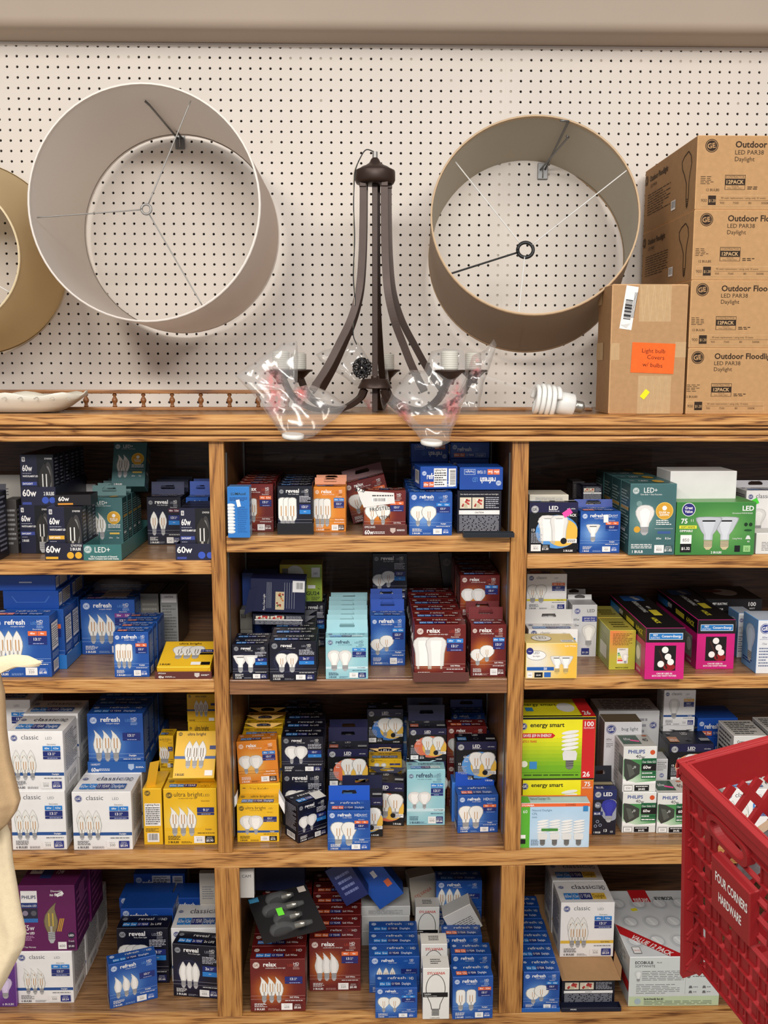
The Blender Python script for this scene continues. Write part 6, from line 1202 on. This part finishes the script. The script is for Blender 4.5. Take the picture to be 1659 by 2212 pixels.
# ================================================================== third shelf, right bay
P(sylcfl(), 1124, 1272, 1735, 1818, 'pale blue box of four spiral bulbs with orange top band', z='3', d=.04, q=.012)
e2 = P(esmart('75', '20', (226, 110, 40), False), 1127, 1279, 1680, 1795, 'yellow and green box with an orange edge printed 75', z='3', d=.13, q=.08)
P(esmart(), 1124, 1284, 1549, 1667, 'yellow and green box with a red edge printed 100, upper left', z=e2['top'], q=.075, d=.13)
bl = P(buglight(), 1302, 1382, 1560, 1690, 'open white box printed bug light, right bay third shelf', z=None, q=.17, d=.06, fill=1, filld='3')
MB().obox((-.045, .002, bl['h']), (.09, 0, 0), (0, .001, 0), (0, .022, .02)).build('open_flap', mat('grey_card_inside', (160, 150, 130), rough=.8), bl['obs'][0]) if False else None
P(plain((212, 212, 212), extra=lambda a: (a.logo('front', .9, .75, .06, (40, 56, 128), W_), a.lines('front', .3, .3, .8, .9, 6, (150, 150, 156)), a.lines('top', .1, .1, .9, .9, 6, (90, 90, 96)), a.sticker('front', .93, .3, .006, .008, 0, (240, 226, 60)))), 1290, 1420, 1536, 1660, 'large white box with small emblem behind the bug light box', z=None, q=.26, d=.1, fill=1, filld='3')
ph_ = P(philips(), 1343, 1415, 1712, 1799, 'white and green globe bulb box, lower left of three', z='3', d=.082)
P(philips(), 1344, 1416, 1613, 1708, 'white and green globe bulb box stacked on top of its twin', z=ph_['top'], q=ph_['Y']-F+.004, d=.082, yaw=1)
P(philips(), 1418, 1491, 1714, 1800, 'white and green globe bulb box beside the red basket', z='3', d=.082)
P(plain((206, 206, 206), extra=lambda a: (a.logo('front', .5, .3, .2, (40, 56, 128), W_), a.lines('front', .1, .5, .9, .9, 5, (130, 130, 130)))), 1416, 1441, 1640, 1690, 'small white box above the right green globe box', z=None, q=.17, d=.05, fill=1, filld='3')
P(blueled(), 1280, 1330, 1706, 1786, 'black box of one blue bulb between yellow and green boxes', z='3', d=.055, q=.075, tab=1655, tabc=(24, 26, 36))
P(GE('classic', 'P', 1, 'w', w=('100w', '13w'), wc=(230, 170, 60), nb='1 BULB', bx=(.3, .36), bh=.55), 1432, 1500, 1491, 1568, 'white box of one large bulb touching the shelf above', z=None, q=.26, d=.06, fill=1, filld='3')
P(bluelay(), 1506, 1592, 1552, 1592, 'blue box lying at the back beside compact fluorescent cartons', z=None, q=.26, d=.1, fill=2, filld='3')
P(LED((236, 160, 110), ('40w', '4.5w'), '350'), 1443, 1538, 1607, 1692, 'wide black hang-tab box just behind the red basket corner', z=None, q=.17, d=.09, tab=1571, tabc=(18, 18, 26), fill=1, filld='3')
P(compact(), 1580, 1652, 1590, 1700, 'white carton printed compact fluorescent behind the basket', z=None, q=.1, d=.11, n=1, fill=1, filld='3')
P(compact(), 1656, 1728, 1582, 1690, 'white carton with black print at the right edge behind basket', z=None, q=.13, d=.11, fill=1, filld='3')
P(GE('classic', 'C', 3, 'c', dbl=True, w=('60w', '4.5w'), nb='6 BULBS'), 1560, 1660, 1705, 1800, 'white box with blue band seen through the basket holes', z='3', q=.012, d=.075)
# ================================================================== bottom shelf, left bay
bc_ = GE('classic', 'F', 3, 'c', dbl=True, w=('60w', '4.5w'), nb='6 BULBS', lm='500', cost='$0.54', bx=(.2, .44), bh=.42, by=.18)
c4 = P(bc_, 39, 160, 2056, 2167, 'white six-bulb box under the purple box, bottom shelf', z='4', d=.11, n=3, row='white six-bulb boxes on the bottom shelf')
pp = P(philpurple(), 45, 166, 1913, 2040, 'purple box of clear flame bulbs atop the white box', z=c4['top'], q=c4['Y']-F+.003, d=.11, n=2, row='purple boxes', gap=.02)
P(plain((150, 96, 176), side=(110, 60, 140), extra=lambda a: (a.glow('front', (96, 50, 130), (190, 150, 210), cx=.3, cy=.5, rx=.6, ry=.6), a.bulb('front', 'A', .75, .2, .5, body=(206, 190, 220)), a.text('front', '6 BULBS', .8, .04, .05, W_, mw=.3))), -56, 37, 2086, 2177, 'lilac box at the left picture edge on the bottom shelf', z='4', d=.09)
P(GE('refresh', 'F', 3, 'w', w=None, nb='3 BULBS', bx=(.18, .52), bh=.5, by=.2, dec=None), 230, 350, 2058, 2168, 'blue box of three frosted flame bulbs turned outward at shelf front', z='4', yaw=21, W=.115, H=.116, d=.042)
P(GE('reveal', 'C', 3, 'w', w=None, yr='2x', nb='3 BULBS', bx=(.22, .48), bh=.5, by=.17, lm='600'), 374, 478, 2042, 2155, 'navy black box of three candle bulbs against the lower left stile', z='4', d=.058, yaw=-8)
c5 = P(bc_, 372, 478, 2005, 2100, 'white six-bulb box behind the navy candle box', z='4', q=.14, d=.11)
P(GE('reveal', 'A', 3, 'w', w=None, nb='3 BULBS', lm='600'), 256, 366, 2005, 2116, 'navy black box standing behind the outward-turned blue box', z='4', d=.058, q=.135, n=1)
z_ = .2009
for i, (x0, x1, vt, vb, q_, L) in enumerate([(262, 374, 1963, 1998, .2, 'blue box lying flat just above the navy black one'), (258, 368, 1940, 1961, .245, 'blue box lying flat, second layer of the back pile'), (372, 466, 1940, 1975, .26, 'blue box lying flat beside the back pile'), (290, 400, 1888, 1932, .3, 'blue box on its side showing barcode, topmost back pile')]):
    P(bluelay(i == 3), x0, x1, vt, vb, L, z=None, q=q_, d=.08 if i != 3 else .07, fill=2 if i != 1 else 3, filld='4')
P(whitetxt((196, 190, 180)), 432, 468, 1887, 1953, 'pale printed sheet box hanging over the back boxes, bottom left', z=None, q=.2, d=.02, fill=2, filld='4')
# ================================================================== bottom shelf, middle bay
P(GE('relax', 'F', 3, 'c', w=None, nb='3 BULBS', lm='600', bx=(.25, .52), by=.17, bh=.5, dec=None), 542, 660, 2072, 2185, 'maroon box of three clear flame bulbs at front left, bottom shelf', z='4', d=.052, n=7, row='maroon flame boxes, left row, bottom shelf')
P(GE('relax', 'F', 3, 'w', w=('40w', '4w'), wc=OR, nb='3 BULBS', lm='320', cost='$0.48', bx=(.2, .48), by=.2, bh=.54), 669, 779, 2028, 2141, 'maroon box of three frosted flame bulbs right of the blister pack', z='4', d=.052, n=7, row='maroon frosted flame boxes, bottom shelf', yaw=0)
# black blister card
p = [atY(x, y, Y_) for (x, y), Y_ in (((545, 1957), -.33), ((672, 1925), -.36), ((713, 2013), -.46), ((583, 2054), -.46))]
c = sum(p, Vector())/4; bl = empty('blister_pack', c); tag(bl, 'black blister pack of clear bulbs with a green sticker on maroon boxes', 'blister pack')
u = (p[1]-p[0]); v = (p[3]-p[0]); n_ = u.cross(v).normalized(); n_ = n_ if n_.y < 0 else -n_; o0 = p[0]-c+n_*.03
MB().obox(o0, u, v, n_*.001).build('backing_card', mat('black_card', (26, 26, 28), rough=.4), bl)
for k, t in enumerate((.2, .42, .64, .84)):
    s_ = o0+v*t+u*(.18 if k % 2 else .3)+n_*.012; e_ = o0+v*t+u*(.85 if k % 2 else .75)+n_*.012; L_ = (e_-s_).length
    MB().lathe([(.004, 0), (.013, .006), (.016, .02), (.015, .04), (.009, .06), (.008, L_*.8), (.005, L_)], s_, 16, (e_-s_)).build('bulb_bubble', CLR, bl)
    MB().lathe([(.0075, 0), (.008, .012), (.0075, .02), (.004, .024)], s_+(e_-s_)*.62, 14, (e_-s_)).build('bulb_screw', SCREW, bl)
MB().obox(o0+u*.42+v*.5+n_*.028, u*.1, v*.16, n_*.0004).build('price_sticker', mat('green_sticker', (110, 226, 60), rough=.5), bl)
MB().obox(o0+u*.02+v*.02+n_*.0012, u*.16, v*.1, n_*.0004).build('blue_label', mat('blue_label', (60, 130, 170), rough=.5), bl); MB().obox(o0+u*.84+v*.02+n_*.0012, u*.12, v*.12, n_*.0004).build('barcode_label', mat('pale_card', (200, 198, 190), rough=.5), bl)
P(plain((20, 26, 60)), 552, 658, 1872, 1925, 'dark navy box highest behind the blister pack', z=None, q=.3, d=.06, roll=1)
P(whitetxt((216, 212, 206), None, 'CAM'), 517, 549, 1877, 1940, 'white slip printed CAM standing at the lower left stile', z=None, q=.06, d=.02)
GB = GE('refresh', 'G', 2, 'c')
P(GB, 811, 901, 2123, 2199, 'blue box of two clear globes, front centre of bottom shelf', z='4', d=.055, H=.078)
G3 = GE('refresh', 'C', 3, 'c', w=None, nb='3 BULBS', dec=None)
P(G3, 798, 906, 2067, 2170, 'blue box right behind the front centre globe box', z='4', q=.085, d=.052, n=3, row='blue boxes behind the globe box', stk=None) if False else P(G3, 798, 906, 2067, 2170, 'blue box right behind the front centre globe box', z='4', q=.085, d=.052, n=3, row='blue boxes behind the globe box')
P(whitetxt((214, 214, 210)), 780, 886, 1958, 1978, 'flat white box behind the blue centre row', z=None, q=.29, d=.1, fill=2, filld='4')
P(sylv(), 913, 970, 2092, 2205, 'tall white lamp box with red lettering at the very front', z='4', d=.052, n=1)
P(sylv(), 909, 965, 2040, 2165, 'tall white lamp box, second in the narrow line', z='4', d=.05, q=.075)
P(sylv(), 897, 948, 1960, 2100, 'tall white lamp box with torn open top, third in line', z='4', d=.05, q=.17)
P(plain((190, 180, 164), extra=lambda a: a.text('front', 'SYLVANIA', .5, .5, .1, (180, 60, 44), mw=.7, rot=20)), 892, 948, 1893, 1975, 'grey white lamp box tilted at the back of the line', z=None, q=.33, d=.05, roll=-6, yaw=12)
GT = GE('refresh', 'U', 2, 'c', w=('40w', '5.5w'), wc=OR, lm='450')
P(GT, 977, 1064, 2110, 2203, 'blue box of two long clear bulbs at the lower right stile', z='4', d=.052, yaw=2)
P(GT, 974, 1060, 2062, 2150, 'blue box second from the front beside the lower right stile', z='4', q=.085, d=.052)
P(GT, 955, 1040, 2022, 2110, 'blue box third from the front beside the lower right stile', z='4', q=.15, d=.052)
P(GE('refresh', 'C', 3, 'c', w=None, nb='3 BULBS', bx=(.12, .46), bh=.6, dec=None), 942, 1040, 1903, 1985, 'blue box of three candles standing high at the back right', z=None, q=.25, d=.055, fill=1, filld='4')
P(whitetxt((206, 204, 198), (110, 110, 110), None), 1000, 1066, 1975, 2030, 'white lamp box tumbled sideways beside the blue high box', z=None, q=.18, d=.055, roll=-28)
P(plain((26, 40, 100), extra=lambda a: (a.rect('top', .1, .1, .4, .9, (200, 200, 200)), a.lines('front', .2, .2, .8, .8, 4, (120, 130, 180)))), 745, 800, 1870, 1958, 'dark blue box tilted left at the top back centre', z=None, q=.2, d=.05, roll=-30)
P(plain((28, 84, 176), extra=lambda a: (a.rect('front', .7, .3, .9, .45, OR), a.rect('front', .5, .6, .65, .75, W_))), 815, 878, 1862, 1965, 'blue box tilted left beside the dark tilted one', z=None, q=.18, d=.06, roll=-36)
# ================================================================== bottom shelf, right bay
t13 = tray(1126, 1209, 2187, 2205, 'blue display tray beside the lower right stile', .2009, .42, (30, 96, 180), q=.002)
P(GE('refresh', 'O', 2, 'c', bx=(.28, .5)), 1129, 1207, 2100, 2200, 'blue box of two big globes in the blue tray, bottom shelf', z=.2009+.0016, q=.007, d=.056, n=6, row='blue globe boxes in the blue tray')
br = P(backart(), 1212, 1326, 2113, 2190, 'navy box with two vase pictures under the brown cardboard sheet', z=.2009, q=.028, d=.06, n=5, row='navy boxes under the brown sheet')
t14 = tray(1212, 1341, 2193, 2206, 'navy tray printed with a code at the bottom picture edge', .2009, .022, (22, 26, 48), lambda a: a.text('front', '0952432', .2, .5, .3, W_, mw=.2, bold=True), q=.001)
zt = .2009+br['h']+.0035; qc = atZ(1266, 2067, zt).y-F
fb = MB(); fb.box(-.064, .080, 0, .40, 0, .0015); fo = fb.build('cardboard_liner', mat('brown_card_plain', (176, 136, 94), rough=.8, noise=.05), None, (atY(1268, 2112, F+.03).x, F+.016, zt-.0022)); tag(fo, 'flat brown cardboard sheet under the white yellow-band boxes', 'cardboard')
MB().obox((.0805, .004, .0005), (.010, .03, .012), (0, .07, 0), (0, 0, .0015)).build('folded_flap', MATS['brown_card_plain'], fo)
cs = GE('classic', 'C', 3, 'c', dbl=True, w=('60w', '4.5w'), nb='6 BULBS', lm='500', cost='$0.54', bx=(.22, .44), bh=.46, by=.18, bandc=(232, 190, 70), bandt='Soft White')
P(cs, 1209, 1324, 1950, 2067, 'white six-bulb box with yellow band on the navy boxes', z=zt, q=qc, d=.105, n=3, row='white yellow-band boxes, bottom right')
P(ecobulb(), 1357, 1552, 2067, 2173, 'large pale twelve-pack box with red diagonal ribbon on top', z='4', d=.31)
# ================================================================== foreground: red shopping basket and a cloth garment
RED = mat('red_plastic', (146, 24, 29), rough=.55, noise=.1, nscale=14, bump=.1, bscale=120)
WHT = mat('white_lettering', (236, 234, 230), rough=.5)
bp = Vector((.34027, -1.63976, 1.33198)); e1 = Vector((.30329, -.92901, -.21204)).normalized(); e2 = Vector((.95167, .284, .11691)).normalized(); e3 = Vector((.04839, .23725, -.97024)).normalized()
bk = empty('shopping_basket', bp+e2*.019-e1*.018+Vector((0, 0, -.016))); tag(bk, 'red plastic shopping basket with white FOUR CORNERS HARDWARE lettering', 'shopping basket')
LA, LB_, HB, TP = .46, .33, .285, .028
def face_pt(o, du, dn, s, t, off=0, nrm=None): return o+du*s+dn*t+(nrm*off if nrm else Vector())
nA = -e2; nB = -e1   # outward normals of long side A (along e1) and short side B (along e2)
dnA = (e3*HB+e2*TP); dnB = (e3*HB+e1*TP)
def lattice(nm, o, du, dn, L_, nout, brick=True, holes=None):
    m = MB(); H = dn.length; d_ = dn.normalized(); th = .0022; inn = -nout
    def bar(s0, t0, s1, t1, w_, dep, out=0):
        a_ = o+du*s0+d_*t0+nout*out; b_ = o+du*s1+d_*t1+nout*out; q = (b_-a_).normalized(); pw = nout.cross(q).normalized()*w_
        m.obox(a_-pw*.5, b_-a_, pw, inn*dep)
    if brick:
        rows = 10; rh = H*.87/rows; t0 = H*.12
        for r_ in range(rows+1): bar(.008, t0+rh*r_, L_-.008, t0+rh*r_, .0020, .0060, .0040)
        for r_ in range(rows):
            s = .004+(.012 if r_ % 2 else 0)
            k = 0
            while s < L_-.004:
                wd = .0135 if k % 3 == 0 else .0085
                ok = True
                if holes:
                    for (h0, h1, g0, g1) in holes:
                        tm = t0+rh*(r_+.5)
                        if h0 < s+wd/2 < h1 and g0 < tm < g1: ok = False
                if ok:
                    bar(s+wd/2, t0+rh*r_, s+wd/2, t0+rh*(r_+1), wd, .002, .001)
                    if k % 3 != 1: bar(s, t0+rh*r_, s, t0+rh*(r_+1), .0016, .0045, .003)
                s += wd+(.0065 if k % 3 != 1 else .004); k += 1
        bar(0, H*.065, L_, H*.065, H*.13, .002)
    else:
        st = .036; k = int(-H/st)-1; t0 = .045; Hh = H-t0
        while k*st < L_:
            for sg in (0, 1):
                s0 = k*st; s1 = k*st+Hh*.85
                a0, b0, a1, b1 = (s0, t0, s1, H) if sg == 0 else (s1, t0, s0, H)
                # clip to [0,L]
                def clip(a0, b0, a1, b1):
                    if a0 > a1: a0, b0, a1, b1 = a1, b1, a0, b0
                    if a1 <= .008 or a0 >= L_-.008: return None
                    if a0 < .007: b0 += (b1-b0)*(.007-a0)/(a1-a0); a0 = .007
                    if a1 > L_-.007: b1 = b0+(b1-b0)*(L_-.007-a0)/(a1-a0); a1 = L_-.007
                    return a0, b0, a1, b1
                c_ = clip(a0, b0, a1, b1)
                if c_: bar(*c_, .0105, .0045)
            k += 1
        bar(0, t0/2, L_, t0/2, t0, .003)
    for s in (.006, L_-.006): bar(s, 0, s, H, .013, .006, .0035)
    bar(0, H-.004, L_, H-.004, .010, .004, .0015)
    return m.build(nm, RED, bk)
O = Vector((0, 0, 0))
holes = [(.045, .125, .03, .075), (.058, .165, .115, .198)]
lattice('long_side', O, e1, dnA, LA, nA, True, [(.035, .13, .0, .062), (.058, .136, .066, .152)])
lattice('long_side', e2*LB_, e1, e3*HB-e2*TP, LA, e2, True)
lattice('short_side', O, e2, dnB, LB_, nB, False)
lattice('short_side', e1*LA, e2, e3*HB-e1*TP, LB_, e1, False)
m = MB(); bo = dnA+e1*TP; m.obox(bo, e1*(LA-2*TP), e2*(LB_-2*TP), e3*.004); m.build('bottom', RED, bk)
def rim(nm, P0, du, L_, nout):
    m = MB(); m.obox(P0-e3*.001, du*L_, nout*.007, e3*.003); m.obox(P0+nout*.007, du*L_, -nout*.002, e3*.010); m.obox(P0+nout*.005+e3*.010, du*L_, -nout*.002, e3*.012); m.obox(P0+nout*.001, du*L_, -nout*.003, e3*.014); return bevel(m.build(nm, RED, bk), .0012)
rim('rim', O-e2*.0, e1, LA, nA); rim('rim', O-e2*.007, e2, LB_+.014, nB); rim('rim', e2*LB_, e1, LA, e2); rim('rim', e1*LA-e2*.007, e2, LB_+.014, e1)
dA = dnA.normalized()
# oval hand grip hole surround
m = MB(); n_ = 32; V = []; Fc = []
for off, gr in ((.008, 0), (.008, .006), (-.003, .006), (-.003, 0)):
    for k in range(n_):
        t = 2*math.pi*k/n_; cs_, sn = math.cos(t), math.sin(t); s_ = .083+(.028+gr)*math.copysign(abs(cs_)**.5, cs_); tt = .040+(.010+gr)*math.copysign(abs(sn)**.8, sn); V.append(e1*s_+dA*tt+nA*off)
for j in range(4):
    for k in range(n_): Fc.append((j*n_+k, j*n_+(k+1) % n_, ((j+1) % 4)*n_+(k+1) % n_, ((j+1) % 4)*n_+k))
m.add(V, Fc); m.build('hand_grip', RED, bk)
# raised name plate
m = MB(); q0 = e1*.064+dA*.072; m.obox(q0, e1*.064, dA*.074, nA*.013); pl = bevel(m.build('name_plate', RED, bk), .0015)
a = MB()
for t_, s_, tt, hgt, mw in (('FOUR CORNERS', .0985, .089, .0125, .053), ('HARDWARE', .0965, .1145, .0125, .038)):
    V, Fc, wd = glyphs(t_, True); k = hgt/.7; kx = mw/wd
    for t2 in range(1): a.add([e1*(s_-mw/2+x*kx)+dA*(tt+hgt-y*k)+nA*.0134 for x, y in V], Fc)
a.build('lettering', WHT, pl)
# grey mottled sheet inside
GALV = mat('galvanised_mottle', (120, 122, 124), rough=.35, metal=.5, noise=.5, nscale=60)
p0 = atY(1600, 1760, -1.62); gp = empty('metal_sheet', p0); tag(gp, 'grey mottled metal item lying inside the red basket', 'metal item')
m = MB(); m.obox(Vector((.012, .02, -.045)), Vector((.16, .02, .105)), Vector((-.01, .0, -.06)), Vector((0, .003, .0008))); bevel(m.build('sheet', GALV, gp), .001)
m = MB(); m.obox(Vector((.010, .016, -.047)), Vector((.16, .02, .105)), Vector((0, .008, .0)), Vector((0, 0, .006))); m.build('rolled_edge', mat('tan_edge', (176, 156, 130), rough=.6), gp)
# pale cloth at the left edge
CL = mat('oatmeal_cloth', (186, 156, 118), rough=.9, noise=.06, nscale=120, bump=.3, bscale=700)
CL2 = mat('cream_cloth', (228, 210, 176), rough=.9, noise=.05, nscale=120, bump=.3, bscale=700)
def cloth_strip():
    root = empty('cloth_garment', atY(-40, 1440, -1.15)); c0 = root.location.copy(); tag(root, 'pale oatmeal cloth garment hanging close at the left picture edge', 'cloth garment')
    def part(nm, out, Yc, m_, wd, dp, sd):
        cp = []
        for i in range(len(out)-1):
            for k in range(5): t = k/5; cp.append((out[i][0]*(1-t)+out[i+1][0]*t, out[i][1]*(1-t)+out[i+1][1]*t))
        cp.append(out[-1]); nc = 40; V = []
        for i, (x, y) in enumerate(cp):
            p = atY(x, y, Yc)
            for j in range(nc):
                a = 2*math.pi*j/nc; ex = math.copysign(abs(math.cos(a))**.7, math.cos(a)); fold = .007*math.sin(a*4+i*.05+sd)+.003*math.sin(a*9-i*.12)
                V.append((p.x-wd+wd*ex-c0.x, Yc-c0.y+(dp+fold)*math.sin(a), p.z-c0.z))
        n = len(cp); Fc = [(j*nc+i, j*nc+(i+1) % nc, (j+1)*nc+(i+1) % nc, (j+1)*nc+i) for j in range(n-1) for i in range(nc)]+[tuple(range(nc)), tuple(range((n-1)*nc, n*nc))]
        return MB().add(V, Fc, True).build(nm, m_, root)
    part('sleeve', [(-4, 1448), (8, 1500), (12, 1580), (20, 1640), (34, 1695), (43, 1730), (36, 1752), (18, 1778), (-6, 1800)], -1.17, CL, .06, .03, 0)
    part('hem_panel', [(-6, 1700), (6, 1760), (22, 1800), (28, 1860), (38, 1915), (46, 1965), (57, 2012), (53, 2042), (36, 2075), (14, 2118), (-10, 2160)], -1.13, CL2, .08, .022, 2)
    pts = [(-30, 1432), (0, 1418), (30, 1413), (62, 1416), (92, 1430), (84, 1440), (72, 1436), (40, 1440), (20, 1447), (0, 1456), (-30, 1470)]
    m2 = pillow('pointed_fold', pts, -1.16, .010, None, parent=root, m=CL2, amp=.001, rings=8); m2.location = sum([atY(x, y, -1.16) for x, y in pts], Vector())/len(pts)-c0
cloth_strip()
bpy.data.objects.remove(_fo, do_unlink=True)
